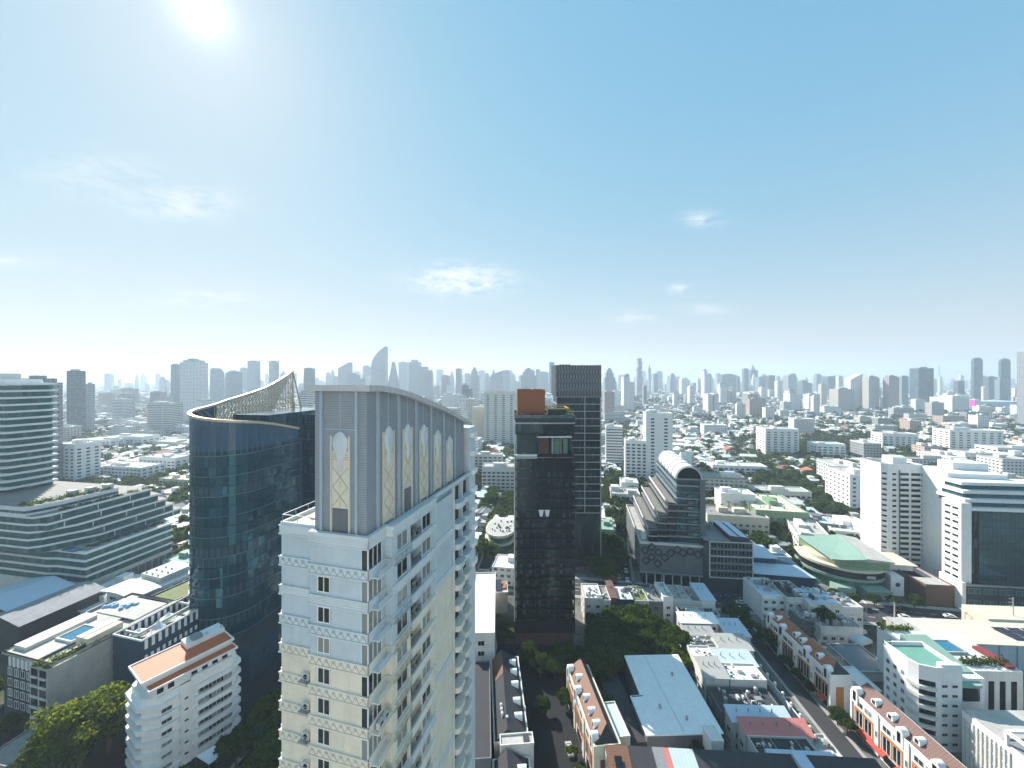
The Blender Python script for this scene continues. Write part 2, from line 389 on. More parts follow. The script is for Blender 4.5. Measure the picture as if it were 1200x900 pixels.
    def mesh(s, name, mats, smooth=False):
        me = bpy.data.meshes.new(name)
        me.from_pydata(s.v, [], s.f)
        for m in mats: me.materials.append(M[m] if isinstance(m, str) else m)
        if len(mats) > 1: me.polygons.foreach_set('material_index', s.m)
        uv = me.uv_layers.new(name='UVMap'); buf = []
        for f in s.f:
            P = [s.v[i] for i in f]
            nx = ny = nz = 0.0
            for i in range(len(P)):
                a, b = P[i], P[(i+1) % len(P)]
                nx += (a[1]-b[1])*(a[2]+b[2]); ny += (a[2]-b[2])*(a[0]+b[0]); nz += (a[0]-b[0])*(a[1]+b[1])
            l = math.sqrt(nx*nx+ny*ny+nz*nz) or 1; nx /= l; ny /= l; nz /= l
            if abs(nz) > .8: uvs = [(p[0], p[1]) for p in P]
            else:
                h = math.hypot(nx, ny) or 1; tx, ty = -ny/h, nx/h
                uvs = [(p[0]*tx+p[1]*ty, p[2]) for p in P]
                mu = min(u for u, _ in uvs); uvs = [(u-mu, v) for u, v in uvs]
            for u in uvs: buf += u
        uv.data.foreach_set('uv', buf)
        if smooth: me.polygons.foreach_set('use_smooth', [True]*len(me.polygons))
        return me
    def build(s, name, mats, parent=None, smooth=False, loc=None, rot=0):
        if isinstance(mats, str): mats = [mats]
        return add(name, s.mesh(name, mats, smooth), parent, loc, rot)

def offset(pts, d):
    """move a counter-clockwise outline outward by d"""
    n = len(pts); out = []
    for i in range(n):
        p0, p1, p2 = pts[i-1], pts[i], pts[(i+1) % n]
        a = Vector((p1[0]-p0[0], p1[1]-p0[1])); b = Vector((p2[0]-p1[0], p2[1]-p1[1]))
        if a.length < 1e-6 or b.length < 1e-6: out.append(tuple(p1)); continue
        a.normalize(); b.normalize()
        na, nb = Vector((a.y, -a.x)), Vector((b.y, -b.x)); k = na+nb
        k = k/(max(.25, 1+na.dot(nb)))
        out.append((p1[0]+k.x*d, p1[1]+k.y*d))
    return out
def rrect(x0, y0, x1, y1, r, n=5):
    r = min(r, (x1-x0)/2, (y1-y0)/2); P = []
    for cx, cy, a0 in ((x1-r, y0+r, -90), (x1-r, y1-r, 0), (x0+r, y1-r, 90), (x0+r, y0+r, 180)):
        for i in range(n+1):
            a = R(a0+90*i/n); P.append((cx+r*math.cos(a), cy+r*math.sin(a)))
    return P
def rect(x0, y0, x1, y1): return [(x0,y0),(x1,y0),(x1,y1),(x0,y1)]

SPLITS = {}                                            # near meshes that come apart: base mesh, then its own pieces (name, mesh)
def add(name, mesh, parent=None, loc=None, rot=0):
    sub = SPLITS.get(mesh.name) if parent is not None and parent.location.y < 165 else None
    o = bpy.data.objects.new(name, sub[0] if sub else mesh); COL.objects.link(o)
    if sub:
        for n_, me_ in sub[1:]: q = bpy.data.objects.new(n_, me_); COL.objects.link(q); q.parent = o
    if parent is not None: o.parent = parent
    if loc is not None: o.location = loc
    if rot: o.rotation_euler = (0, 0, rot)
    return o
def tag(o, label=None, cat=None, group=None, kind=None):
    if label: o['label'] = label
    if cat: o['category'] = cat
    if group: o['group'] = group
    if kind: o['kind'] = kind
    return o
def thing(name, label, cat, X, Y, yaw=0., group=None, z=0.):
    o = bpy.data.objects.new(name, None); COL.objects.link(o)
    o.empty_display_size = .5
    o.location = (X, Y, z); o.rotation_euler = (0, 0, -R(yaw))
    ZONES.append((X, Y))
    return tag(o, label, cat, group)
ZONES = []
BLOCKS = []                                            # footprints taken: (X, Y, yaw, x0, y0, x1, y1)
def taken(X, Y, pad=3.):
    for (bx, by, c, s, x0, y0, x1, y1) in BLOCKS:
        dx, dy = X-bx, Y-by
        u, v = dx*c-dy*s, dx*s+dy*c
        if x0-pad < u < x1+pad and y0-pad < v < y1+pad: return True
    return False
def claim(X, Y, yaw, x0, y0, x1, y1): BLOCKS.append((X, Y, math.cos(R(yaw)), math.sin(R(yaw)), x0, y0, x1, y1))

FACE = {'F': 0.0, 'L': -math.pi/2, 'R': math.pi/2}
_wm = {}
def win_mesh(w, h, fr='white', gl='glass', t=.08, mid=True, proud=.06):
    k = (round(w, 2), round(h, 2), fr, gl, mid)
    if k not in _wm:
        m = MB(); m.box(-w/2, -proud*.5, 0, w/2, .02, h, 1)
        m.box(-w/2, -proud, 0, -w/2+t, 0, h); m.box(w/2-t, -proud, 0, w/2, 0, h)
        m.box(-w/2+t, -proud, 0, w/2-t, 0, t); m.box(-w/2+t, -proud, h-t, w/2-t, 0, h)
        if mid: m.box(-t/2, -proud, t, t/2, 0, h-t)
        _wm[k] = m.mesh('window', [fr, gl])
        p = MB().box(-w/2, -proud*.5, 0, w/2, .02, h); f = MB(); f.v, f.f, f.m = m.v, m.f[6:], [0]*(len(m.f)-6)
        SPLITS[_wm[k].name] = (p.mesh('pane', [gl]), ('frame', f.mesh('frame', [fr])))
    return _wm[k]
def windows(root, face, x0, y0, x1, y1, us, zs, mesh, off=0., name='window', skip=0.):
    """place copies of one window along a face of the rectangle; us run from the face's left as seen from outside"""
    for z in zs:
        for u in us:
            if skip and random.random() < skip: continue
            p = {'F': (x0+u, y0-off, z), 'R': (x1+off, y0+u, z), 'L': (x0-off, y1-u, z)}[face]
            add(name, mesh, root, p, FACE[face])
def frange(a, b, n): return [a+(b-a)*(i+.5)/n for i in range(n)]

def bld(name, label, cat, X, Y, yaw, w, d, h, wall='white', roof='concrete_l', par=.7, z0=0., group=None, pmat=None, over=.06):
    """a block: wall, roof and parapet; root at the front-left corner on the ground"""
    t = thing(name, label, cat, X, Y, yaw, group)
    claim(X, Y, yaw, 0, 0, w, d)
    MB().prism(rect(0, 0, w, d), z0, h, top=False).build('wall', wall, t)
    MB().poly([(0,0,h),(w,0,h),(w,d,h),(0,d,h)]).build('roof', roof, t)
    if par: MB().ring(rect(-over, -over, w+over, d+over), .25, h-.25, h+par).build('parapet', pmat or wall, t)
    return t
def roof_box(t, x, y, z, w, d, h, mat='white2', name='roof_hut'): return MB().box(x, y, z+.01, x+w, y+d, z+h).build(name, mat, t)
def pieces(name, mats, parent, boxes):
    for b in boxes: MB().box(*b).build(name, mats, parent)
_pm = {}
def shared(key, fn):
    if key not in _pm: _pm[key] = fn()
    return _pm[key]
def ac_mesh(): return shared('ac', lambda: MB().box(-.45, -.2, 0, .45, .2, .7).tube((0, -.2, .36), (0, -.24, .36), .27, 10, 1).mesh('air_conditioner', ['white2', 'black']))
def tank_mesh(): return shared('tank', lambda: MB().tube((0,0,0), (0,0,1.6), .6, 12).tube((0,0,1.6), (0,0,1.85), .6, 12, 0, .2).mesh('water_tank', ['steel']))
def clutter(t, w, d, h, n, seed=0):
    """roof equipment bolted to a building"""
    r = random.Random(seed)
    for i in range(n):
        x, y = r.uniform(1, max(1.1, w-1)), r.uniform(1, max(1.1, d-1))
        k = r.random() < .7
        add('air_conditioner' if k else 'water_tank', ac_mesh() if k else tank_mesh(), t, (x, y, h+.01), r.choice([0, math.pi/2, math.pi]))

def shrub_row(parent, pts, size, name, mat, dens=5.0):
    a, b = Vector(pts[0]), Vector(pts[1]); L = (b-a).length; m = MB(); n = int(L*dens*6)
    for i in range(n):
        c = a+(b-a)*random.random()+Vector((random.gauss(0, size*.28), random.gauss(0, size*.28), abs(random.gauss(0, size*.35))))
        leafquad(m, c, .22+.22*random.random())
    return m.build(name, mat, parent)
def leafquad(m, c, s):
    u = Vector((random.gauss(0,1), random.gauss(0,1), random.gauss(0,.6))).normalized(); w = u.orthogonal().normalized()
    m.poly([c-u*s-w*s*.5, c+u*s*.2-w*s*.7, c+u*s+w*s*.3, c-u*s*.1+w*s*.8])

M['bouncewall'] = paint('cool_white_wall', (.80, .83, .85), dirt=.12)
M['glasshotel'] = curtainwall('hotel_glass', (.012, .10, .10), (1.8, 3.5), .05, lite=.2, spec=.35, tint=(.5, .9, 1), mull=(.02, .05, .05))
M['shadeground'] = paint('shade_dark_asphalt', (.018, .019, .021), rough=.9, dirt=.3, streak=0)  # asphalt made near-black, standing in for shade on lane and street

M['sheetwhite'] = ribbed('white_sheet_roof', (.84, .84, .82), (.72, .73, .73), .95, 0, rough=.5, width=.1)
M['mid_sheet'] = ribbed('grey_sheet_roof', (.40, .39, .37), (.30, .29, .27), .95, 0, rough=.6, width=.12)
# ------------------------------------------------------------------ ground, roads, haze
def ground_mat():
    m, t, out = newmat('city_ground')
    tc = t.node('ShaderNodeTexCoord'); v = tc.outputs['Object']
    n1 = t.node('ShaderNodeTexNoise', {'Vector': v, 'Scale': .012, 'Detail': 6.0, 'Roughness': .7}).outputs[0]
    n2 = t.node('ShaderNodeTexNoise', {'Vector': v, 'Scale': .09, 'Detail': 5.0, 'Roughness': .7}).outputs[0]
    a = t.ramp(n2, [(.3, (.05, .052, .05)), (.48, (.13, .125, .115)), (.6, (.22, .21, .195)), (.72, (.10, .10, .095))])
    g = t.ramp(n2, [(.3, (.022, .034, .014)), (.6, (.05, .065, .025)), (.75, (.12, .11, .08))])
    f = t.node('ShaderNodeMapRange', {0: n1, 1: .46, 2: .56, 3: 0., 4: 1.}).outputs[0]
    p = t.node('ShaderNodeBsdfPrincipled', {'Base Color': t.mix(f, a, g), 'Roughness': .95, 'Specular IOR Level': .1})
    t.l.new(p.outputs[0], out.inputs[0]); return m
M['ground'] = ground_mat()
S = 9000
g = MB().poly([(-S,-600,0),(S,-600,0),(S,S,0),(-S,S,0)]).build('ground', 'ground'); tag(g, kind='structure')

def strip(name, pts, w, z, mat, kind='structure'):
    """a sheet following a centre line"""
    P = [Vector(p) for p in pts]; Ls = []; Rs = []
    for i, p in enumerate(P):
        d = (P[min(i+1, len(P)-1)]-P[max(i-1, 0)]).normalized(); n = Vector((-d.y, d.x))
        Ls.append(p+n*w/2); Rs.append(p-n*w/2)
    m = MB()
    for i in range(len(P)-1): m.poly([(Rs[i].x,Rs[i].y,z),(Rs[i+1].x,Rs[i+1].y,z),(Ls[i+1].x,Ls[i+1].y,z),(Ls[i].x,Ls[i].y,z)])
    o = m.build(name, mat)
    return tag(o, kind=kind) if kind else o
def side(pts, off):
    P = [Vector(p) for p in pts]; out = []
    for i, p in enumerate(P):
        d = (P[min(i+1, len(P)-1)]-P[max(i-1, 0)]).normalized(); out.append(tuple(p+Vector((-d.y, d.x))*off))
    return out
def kerbs(name, pts, w, off):
    for sgn in (1, -1):
        c = side(pts, sgn*off); P = [Vector(p) for p in c]; m = MB()
        for i in range(len(P)-1): m.bar((P[i].x,P[i].y,.06), (P[i+1].x,P[i+1].y,.06), w, .14)
        tag(m.build('pavement', 'kerb'), kind='structure')
def dashes(pts, off, step, ln, w, z, mat='linepaint'):
    P = [Vector(p) for p in side(pts, off)]; m = MB()
    for i in range(len(P)-1):
        a, b = P[i], P[i+1]; L = (b-a).length; d = (b-a)/L; n = Vector((-d.y, d.x))*w/2; k = 0
        while k+ln < L:
            p, q = a+d*k, a+d*(k+ln); m.poly([(p.x-n.x,p.y-n.y,z),(q.x-n.x,q.y-n.y,z),(q.x+n.x,q.y+n.y,z),(p.x+n.x,p.y+n.y,z)]); k += step
    tag(m.build('road_marking', mat), kind='structure')

MAIN = [(-40, 205), (60, 188.5), (110, 180), (168, 170.5), (210, 163.5), (330, 144)]
strip('main_road', MAIN, 15.0, .012, 'asphalt'); kerbs('pavement', MAIN, 2.4, 8.7)
for o in (-3.4, 3.4): dashes(MAIN, o, 6, 2.6, .18, .017)
dashes(MAIN, 0, 400, .1, .1, .017); dashes(MAIN, .25, 30.0, 29.9, .14, .017); dashes(MAIN, -.25, 30.0, 29.9, .14, .017)
SIDE = [(57, 196), (66, 235), (82, 290), (104, 360), (150, 520), (230, 800)]
strip('side_road', SIDE, 8.5, .008, 'asphalt'); kerbs('pavement', SIDE, 1.6, 5.05); dashes(SIDE, 0, 6, 2.6, .15, .013)
ALLEY = [(99.2, 172), (98.2, 160), (96.6, 135), (94.7, 110), (92.6, 84), (90, 40)]
strip('alley_road', ALLEY, 5.4, .008, 'asphalt'); kerbs('pavement', ALLEY, 1.0, 3.2)
LANE = [(12.2, 150), (14.2, 128), (16, 104), (18, 80), (20, 50)]
strip('lane_road', LANE, 5.2, .008, 'shadeground')
LEFT = [(-60, 20), (-72, 90), (-70, 118), (-75, 165), (-60, 260), (-10, 480), (30, 700)]
strip('back_road', LEFT, 7.0, .008, 'shadeground'); kerbs('pavement', LEFT, 1.4, 4.25)
BACK = [(-14, 90), (-10, 150), (-16, 205), (-9, 270), (4, 330), (40, 470), (110, 800)]
strip('soi_road', BACK, 6.0, .008, 'asphalt'); kerbs('pavement', BACK, 1.2, 3.65)
FAR1 = [(-900, 620), (-300, 560), (60, 560), (400, 520), (1100, 470)]
strip('far_road', FAR1, 14, .012, 'asphalt')
FAR2 = [(190, 175), (250, 330), (330, 560), (470, 900), (700, 1500)]
strip('long_road', FAR2, 12, .008, 'asphalt')
FAR3 = [(-150, 330), (-330, 700), (-700, 1500)]
strip('canal_road', FAR3, 10, .008, 'asphalt')
PATHS = [(MAIN, 9.9), (SIDE, 5.9), (ALLEY, 3.9), (LANE, 3.2), (LEFT, 5.2), (BACK, 4.6), (FAR1, 8), (FAR2, 7), (FAR3, 6)]
def on_road(X, Y, pad=0.):
    for pts, w in PATHS:
        for (ax, ay), (bx, by) in zip(pts, pts[1:]):
            dx, dy = bx-ax, by-ay; k = max(0, min(1, ((X-ax)*dx+(Y-ay)*dy)/(dx*dx+dy*dy)))
            if math.hypot(X-ax-k*dx, Y-ay-k*dy) < w+pad: return True
    return False

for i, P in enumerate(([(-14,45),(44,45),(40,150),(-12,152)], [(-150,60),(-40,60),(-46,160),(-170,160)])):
    tag(MB().poly([(x, y, .004) for x, y in P]).build('shade_sheet', 'shadeground'), kind='structure')  # dark sheets that put shade into the ground colour
HAZE_DENSITY, HAZE_TOP = 1.9e-4, 345.0
hm, ht, hout = newmat('haze_air')
vp = ht.node('ShaderNodeVolumePrincipled', {'Color': (.74, .88, 1.0, 1), 'Density': HAZE_DENSITY, 'Anisotropy': .2})
ht.l.new(vp.outputs[0], hout.inputs['Volume'])
hz = MB().box(-S-50, -650, -1.0, S+50, S+50, HAZE_TOP).build('haze', [hm]); tag(hz, kind='stuff')
# ------------------------------------------------------------------ unseen white tower added behind the viewpoint, throws sunlight on the tower opposite
def add_bounce_tower():
    t = thing('bounce_tower', 'unseen white tower added behind the viewpoint to bounce sunlight', 'apartment tower', -26, -29, 0)
    MB().prism(rect(0, 0, 52, 19.4), 0, 132).build('wall', 'bouncewall', t)
    for k in range(40): MB().box(-.3, 19.4, k*3.28+.2, 52.3, 19.9, k*3.28+.9).build('balcony_band', 'white', t)
add_bounce_tower()

# ------------------------------------------------------------------ cream and blue apartment tower, nearest
def cream_tower():
    T = thing('apartment_tower', 'tall cream and pale blue apartment tower with grey curved-roof crown, nearest in the foreground', 'apartment tower', -15.02, 40.0, 14.5)
    claim(-15.02, 40, 14.5, -12, -1, 2.5, 34)
    Zc, FH, BH = 88.2, 3.28, 1.1                    # cornice top, storey, band height
    ZS = Zc-4*FH                                    # blue above, cream below
    nf = 19
    core = lambda a, b: MB().prism([(-7.16,0),(-.35,0),(-.35,3.0),(-.35,14.2),(-.35,29),(-7.16,29)], a, b).prism(rect(-11.7,.7,-7.16,26), a, b)
    core(ZS, Zc-.1).build('upper_wall', 'paleblue', T); core(0, ZS).build('lower_wall', 'cream', T)
    # right-hand wall skins: section A, panel section
    for a, b, mt in ((ZS, Zc-.1, 'paleblue'), (0, ZS, 'cream')):
        pieces('side_wall', mt, T, [(-.35, 0, a, 0, 3.2, b), (-.35, 14.0, a, .02, 14.6, b)])
        pieces('panel_frame', 'bluetrim' if mt == 'paleblue' else 'creamtrim', T, [(-.35, 14.6, a, .45, 15.3, b), (-.35, 21.3, a, .45, 22.0, b)])
    for i, (a, b, mt) in enumerate(((81.6, 87.0, 'paleblue'), (75.6, 80.6, 'paleblue'), (62.2, 74.6, 'cream'), (49, 61.2, 'cream'), (36, 48, 'cream'), (0, 35, 'cream'))):
        MB().box(-.35, 15.5, a, .34, 21.1, b).build('blank_panel', mt, T)
    for z in (81.1, 75.1, 61.7, 48.5, 35.5): MB().box(-.35, 15.3, z-.5, .5, 21.3, z+.5).build('panel_band', 'bluetrim', T)
    zig = {}
    def frieze(x0, x1, key):
        k = (round(x1-x0, 2), key)
        if k not in zig:
            L = x1-x0; n = max(2, round(L/.95)); s = L/n; m = MB()
            m.box(0, -.17, -.99, L, 0, -.93); m.box(0, -.17, -.17, L, 0, -.11)
            for i in range(n):
                a, b, c = (i*s, -.16, -.93), (i*s+s/2, -.16, -.2), ((i+1)*s, -.16, -.93)
                m.bar(a, b, .065, .06, (0,1,0)); m.bar(b, c, .065, .06, (0,1,0))
                m.bar((i*s+s*.3, -.16, -.2), (i*s+s/2, -.16, -.55), .06, .06, (0,1,0)); m.bar((i*s+s/2, -.16, -.55), (i*s+s*.7, -.16, -.2), .06, .06, (0,1,0))
            zig[k] = m.mesh('zigzag_frieze', ['zig' if key else 'zigc'])
        return zig[k]
    wf = win_mesh(1.6, 1.75, 'white', 'glass', .1)
    wide = win_mesh(2.3, 2.1, 'creamtrim', 'glass', .1); tri = win_mesh(2.6, 2.1, 'creamtrim', 'glass', .1)
    ledgem = MB().box(0, .4, 0, .95, 3.15, .12).box(.9, .4, .12, .94, 3.15, .2).box(.9, .4, .75, .94, 3.15, .8)
    for i in range(18): ledgem.box(.905, .45+i*.15, .2, .93, .48+i*.15, .75)
    ledge = ledgem.mesh('balcony_ledge', ['bluetrim']); ledged = ledgem.mesh('balcony_ledge', ['creamtrim'])
    bal = MB().box(0, 0, 0, .05, 2.5, .06)
    for i in range(14): bal.box(.01, i*.19, -.85, .035, i*.19+.03, 0)
    balm = bal.mesh('balcony_railing', ['black'])
    cornerm = MB().box(-.75, -.04, 0, .04, .0, 2.18, 0).box(0, -.0, 0, .04, 2.4, 2.18, 0)
    for p in ((-.75, -.08), (-.02, -.08)): cornerm.box(p[0], p[1], 0, p[0]+.07, p[1]+.06, 2.18, 1)
    for k in range(4): cornerm.box(.02, k*.78, 0, .08, k*.78+.07, 2.18, 1)
    corner = cornerm.mesh('corner_window', ['glass', 'white'])
    for k in range(nf):
        zt = Zc-k*FH; up = zt > ZS+.2; tm = 'bluetrim' if up else ('bluetrim' if k in (9, 13) else 'creamtrim')
        zg = (k % 2 == 1) if up else True
        proud = .16
        # front bands: shaft and wing
        m = MB(); m.box(-7.25, -proud, zt-BH, .16, 0, zt); m.box(-7.25, -proud-.07, zt-.14, .2, -proud, zt+.02); m.box(-7.25, -proud-.07, zt-BH-.02, .2, -proud, zt-BH+.12)
        if not zg:
            for q in range(3): m.box(-7.25, -proud-.03, zt-.35-q*.22, .17, -proud, zt-.25-q*.22)
        m.box(.0, -.16, zt-BH, .16, 3.2, zt)
        m.build('storey_band', tm, T)
        m = MB(); zw = zt+.25 if k == 0 else zt
        m.box(-11.85, .7-proud, zw-BH, -7.25, .7, zw); m.box(-11.92, .63-proud, zw-.14, -7.25, .54, zw+.02); m.box(-11.92, .63-proud, zw-BH, -7.25, .54, zw-BH+.12)
        m.box(-11.85, .7, zw-BH, -11.7, 26, zw)
        m.build('wing_band', tm, T)
        if zg and k < 12:
            add('zigzag_frieze', frieze(-7.2, 0, up), T, (-7.2, 0, zt)); add('zigzag_frieze', frieze(-11.8, -7.3, up), T, (-11.8, .7, zt))
            add('zigzag_frieze', frieze(3.3, 7.4, up), T, (.98, 3.3, zt), math.pi/2)
        # bump-out B: storey bands, piers, recess, windows
        m = MB(); tmb = tm
        m.box(-.35, 3.2, zt-BH, .95, 7.4, zt); m.box(-.35, 7.4, zt-BH, .98, 10.1, zt-.05); m.box(-.35, 10.1, zt-BH, .95, 14.0, zt)
        m.box(-.35, 3.2, zt-.12, 1.05, 14.1, zt+.02); m.box(-.35, 3.2, zt-BH, 1.05, 14.1, zt-BH+.12)
        m.build('side_band', tmb, T)
        if k == nf-1: break
        zb = zt-FH                                     # top of next band = sill
        hh = FH-BH
        wmat = 'paleblue' if up and zb > ZS-1 else 'cream'
        pieces('side_pier', wmat, T, [(-.35, 3.2, zb, .8, 4.4, zt-BH), (-.35, 7.0, zb, .8, 7.4, zt-BH), (-.35, 10.1, zb, .8, 10.45, zt-BH), (-.35, 13.2, zb, .8, 14.0, zt-BH), (-.35, 4.4, zb, .55, 7.0, zt-BH), (-.35, 10.45, zb, .55, 13.2, zt-BH)])
        add('side_window', tri, T, (.56, 5.7, zb+.03), math.pi/2)
        add('side_window', tri, T, (.56, 11.82, zb+.03), math.pi/2)
        add('balcony_railing', balm, T, (.85, 7.5, zb+.95))
        add('balcony_door', win_mesh(2.2, 2.1, 'steel', 'glass', .08), T, (-.33, 8.75, zb), math.pi/2)
        if k % 3 != 1: add('air_conditioner', ac_mesh(), T, (.35, 9.4, zb+.02), math.pi/2)
        # corner glazing, front window column, ledges
        if k < 13:
            add('corner_window', corner, T, (0, 0, zb+.0))
            if k > 0: add('front_window', wf, T, (-5.4, 0, zb+.28))
            add('balcony_ledge', ledge if up else ledged, T, (.15, 0, zb-BH+.1))
            if not up and k % 2 == 1: add('air_conditioner', ac_mesh(), T, (.6, 1.3, zb-BH+.24), math.pi/2); add('air_conditioner', ac_mesh(), T, (.6, 2.3, zb-BH+.24), math.pi/2)
            if not up: 
                add('air_conditioner', ac_mesh(), T, (-8.1, .5, zb-.1)); MB().box(-8.75, -.1, zb-.2, -7.5, .7, zb-.1).box(-8.72, -.1, zb+.55, -7.5, -.06, zb+.6).build('unit_shelf', 'steel', T)
        # far end: rounded balconies
        c = rrect(-.5, 22.2, 1.15, 25.4, .9, 4); c2 = rrect(-.5, 25.6, 1.05, 28.8, .9, 4)
        [MB().prism(cc, zb-.9, zb-.02).build('end_balcony', 'bluetrim' if up else 'creamtrim', T) for cc in (c, c2)]
        pieces('end_glazing', 'glassdark', T, [(-.36, 22.4, zb, -.3, 25.2, zt-BH), (-.36, 25.8, zb, -.3, 28.6, zt-BH)])
        if k >= 2 and k < 13:                           # wing balconies on the far left
            [MB().prism(rrect(-12.3, ya, -11.6, yb, .35), zb-.95, zb-.05).build('wing_balcony', 'white', T) for ya, yb in ((1.0, 4.4), (5, 9))]
    pieces('end_pier', 'bluetrim', T, [(-.35, 22.0, 0, .2, 22.3, Zc), (-.35, 25.35, 0, .3, 25.7, Zc), (-.35, 28.7, 0, .3, 29.1, Zc)])
    MB().box(-7, 29, 0, .2, 32, 96.2).build('rear_block', 'bluetrim', T)
    for k in range(8): MB().prism(rrect(-1, 29.3, .9, 31.8, .5), 95.2-k*3.28-.8, 95.2-k*3.28).build('rear_balcony', 'white', T)
    # roof deck of the wing
    MB().box(-11.6, .8, Zc+.14, -7.2, 25.9, Zc+.16).build('roof_deck', 'ivory', T)
    MB().ring(rect(-11.75, .6, -7.1, 26), .25, Zc, Zc+.55).build('deck_parapet', 'bluetrim', T)
    m = MB()
    for k in range(14): m.box(-11.6, .7+k*1.9, Zc+.5, -11.55, .75+k*1.9, Zc+1.3)
    for k in range(3): m.box(-11.6+k*2, .7, Zc+.5, -11.55+k*2, .75, Zc+1.3)
    m.box(-11.61, .7, Zc+1.28, -11.54, 26, Zc+1.34); m.box(-11.6, .69, Zc+1.28, -7.2, .76, Zc+1.34); m.build('deck_railing', 'steel', T)
    MB().box(-10.6, 9, Zc+.16, -8.2, 18, Zc+.5).box(-10, 3, Zc+.16, -8.6, 6, Zc+.4).build('planter', 'white2', T)
    # main cornice and roof gutter
    MB().ring([(-7.25,-.3),(.25,-.3),(.25,3.1),(1.15,3.1),(1.15,9.9),(1.15,14.2),(.6,14.2),(.6,29.2),(-7.25,29.2)], .5, Zc-.15, Zc+.25).build('cornice', 'bluetrim', T)
    MB().poly([(-7.1,0,Zc+.0),(.1,0,Zc),(.1,3.1,Zc),(1,3.1,Zc),(1,14,Zc),(.4,14,Zc),(.4,29,Zc),(-7.1,29,Zc)]).build('roof_gutter', 'midgrey', T)
    # crown: grey clad slab with a roof that arcs down towards the far end
    prof = [(-.2, 104.25), (2, 104.2), (4.2, 103.95), (6.5, 103.6), (8.8, 103.15), (11, 102.6), (13, 102.1), (15, 101.6), (17, 101.1), (19, 100.55), (21.5, 99.8), (24, 99.0), (26.5, 98.2), (29, 97.4)]
    X0, X1 = -6.95, -.45
    def zr(y):
        for (a, za), (b, zb_) in zip(prof, prof[1:]):
            if y <= b: return za+(zb_-za)*(y-a)/(b-a)
        return prof[-1][1]
    m = MB()
    m.poly([(X0,.45,Zc),(X1,.45,Zc),(X1,.45,zr(.45)),(X0,.45,zr(.45))])
    ys = [.45]+[p[0] for p in prof if .5 < p[0] < 28]+[28.0]
    for a, b in zip(ys, ys[1:]):
        m.poly([(X1,a,Zc),(X1,b,Zc),(X1,b,zr(b)),(X1,a,zr(a))]); m.poly([(X0,b,Zc),(X0,a,Zc),(X0,a,zr(a)),(X0,b,zr(b))])
    m.poly([(X1,28,Zc),(X0,28,Zc),(X0,28,zr(28)),(X1,28,zr(28))]); m.build('crown_wall', 'greyclad', T)
    m = MB()
    for (a, za), (b, zb_) in zip(prof, prof[1:]):
        L, Q = X0-.55, X1+.75
        m.poly([(L,a,za),(Q,a,za),(Q,b,zb_),(L,b,zb_)]); m.poly([(L,b,zb_-.65),(Q,b,zb_-.65),(Q,a,za-.65),(L,a,za-.65)])
        m.poly([(Q,a,za-.65),(Q,b,zb_-.65),(Q,b,zb_),(Q,a,za)]); m.poly([(L,b,zb_-.65),(L,a,za-.65),(L,a,za),(L,b,zb_)])
    a, za = prof[0]; b, zb_ = prof[-1]
    m.poly([(L,a,za-.65),(Q,a,za-.65),(Q,a,za),(L,a,za)]); m.poly([(Q,b,zb_-.65),(L,b,zb_-.65),(L,b,zb_),(Q,b,zb_)])
    m.build('crown_roof', 'roofcurve', T)
    for x in (X0+.95, X1-1.15): MB().box(x-.15, .2, Zc+.1, x+.15, .45, zr(.4)-.4).build('pilaster', 'pil', T)
    for i in range(7):
        y = 2.3+4.3*i
        if y < 28: MB().box(X1, y-.17, Zc+.1, X1+.24, y+.17, zr(y)-.5).build('pilaster', 'pil', T)
    m = MB()
    for x in (X0+3.3,): m.box(x-.05, .39, 99.6, x+.05, .45, zr(.4)-.45)
    m.box(X0+1.1, .38, 99.4, X1-1.3, .45, 99.55)
    for i in range(6):
        y = 4.45+4.3*i; m.box(X1, y-.05, min(99, zr(y)-2.5), X1+.06, y+.05, zr(y)-.5)
    m.build('joint_trim', 'pil', T)
    def ornament(place, zb, zt, ztip, w):
        """cream panel with woven zigzag lines and a pointed leaf on top; local x along the wall, y outwards negative"""
        p = MB(); p.box(-w, -.1, zb, w, 0, zt); p.box(-w-.22, -.16, Zc+.1, -w-.04, 0, zt+1.6); p.box(w+.04, -.16, Zc+.1, w+.22, 0, zt+1.6)
        o = p.build('ornament_panel', 'orn', T, loc=place[0], rot=place[1])
        q = MB(); z = zb+.2; hh = w*1.05
        while z+2*hh < zt-.9:
            for a, b in (((-w+.05, z), (0, z+hh)), ((0, z+hh), (w-.05, z)), ((-w+.05, z+2*hh), (0, z+hh)), ((0, z+hh), (w-.05, z+2*hh)), ((-.45*w, z+hh*1.5), (.45*w, z+hh*.5)), ((0, z), (0, z+hh*.6))):
                q.bar((a[0], -.12, a[1]), (b[0], -.12, b[1]), .07, .06, (0,1,0))
            z += 2*hh
        for j in range(3): q.box(-w, -.15, zt-.5-j*.25, w, -.1, zt-.42-j*.25)
        q.build('woven_line', 'zigc', o)
        lf = MB(); zc = zt+.2; h = ztip-zc
        pts = [(0, zc-2.7), (w*.26, zc-2.5), (w*.34, zc-1.3), (w*.62, zc-.7), (w*.95, zc+h*.12), (w*.95, zc+h*.55), (w*.5, zc+h*.85), (0, ztip), (-w*.5, zc+h*.85), (-w*.95, zc+h*.55), (-w*.95, zc+h*.12), (-w*.62, zc-.7), (-w*.34, zc-1.3), (-w*.26, zc-2.5)]
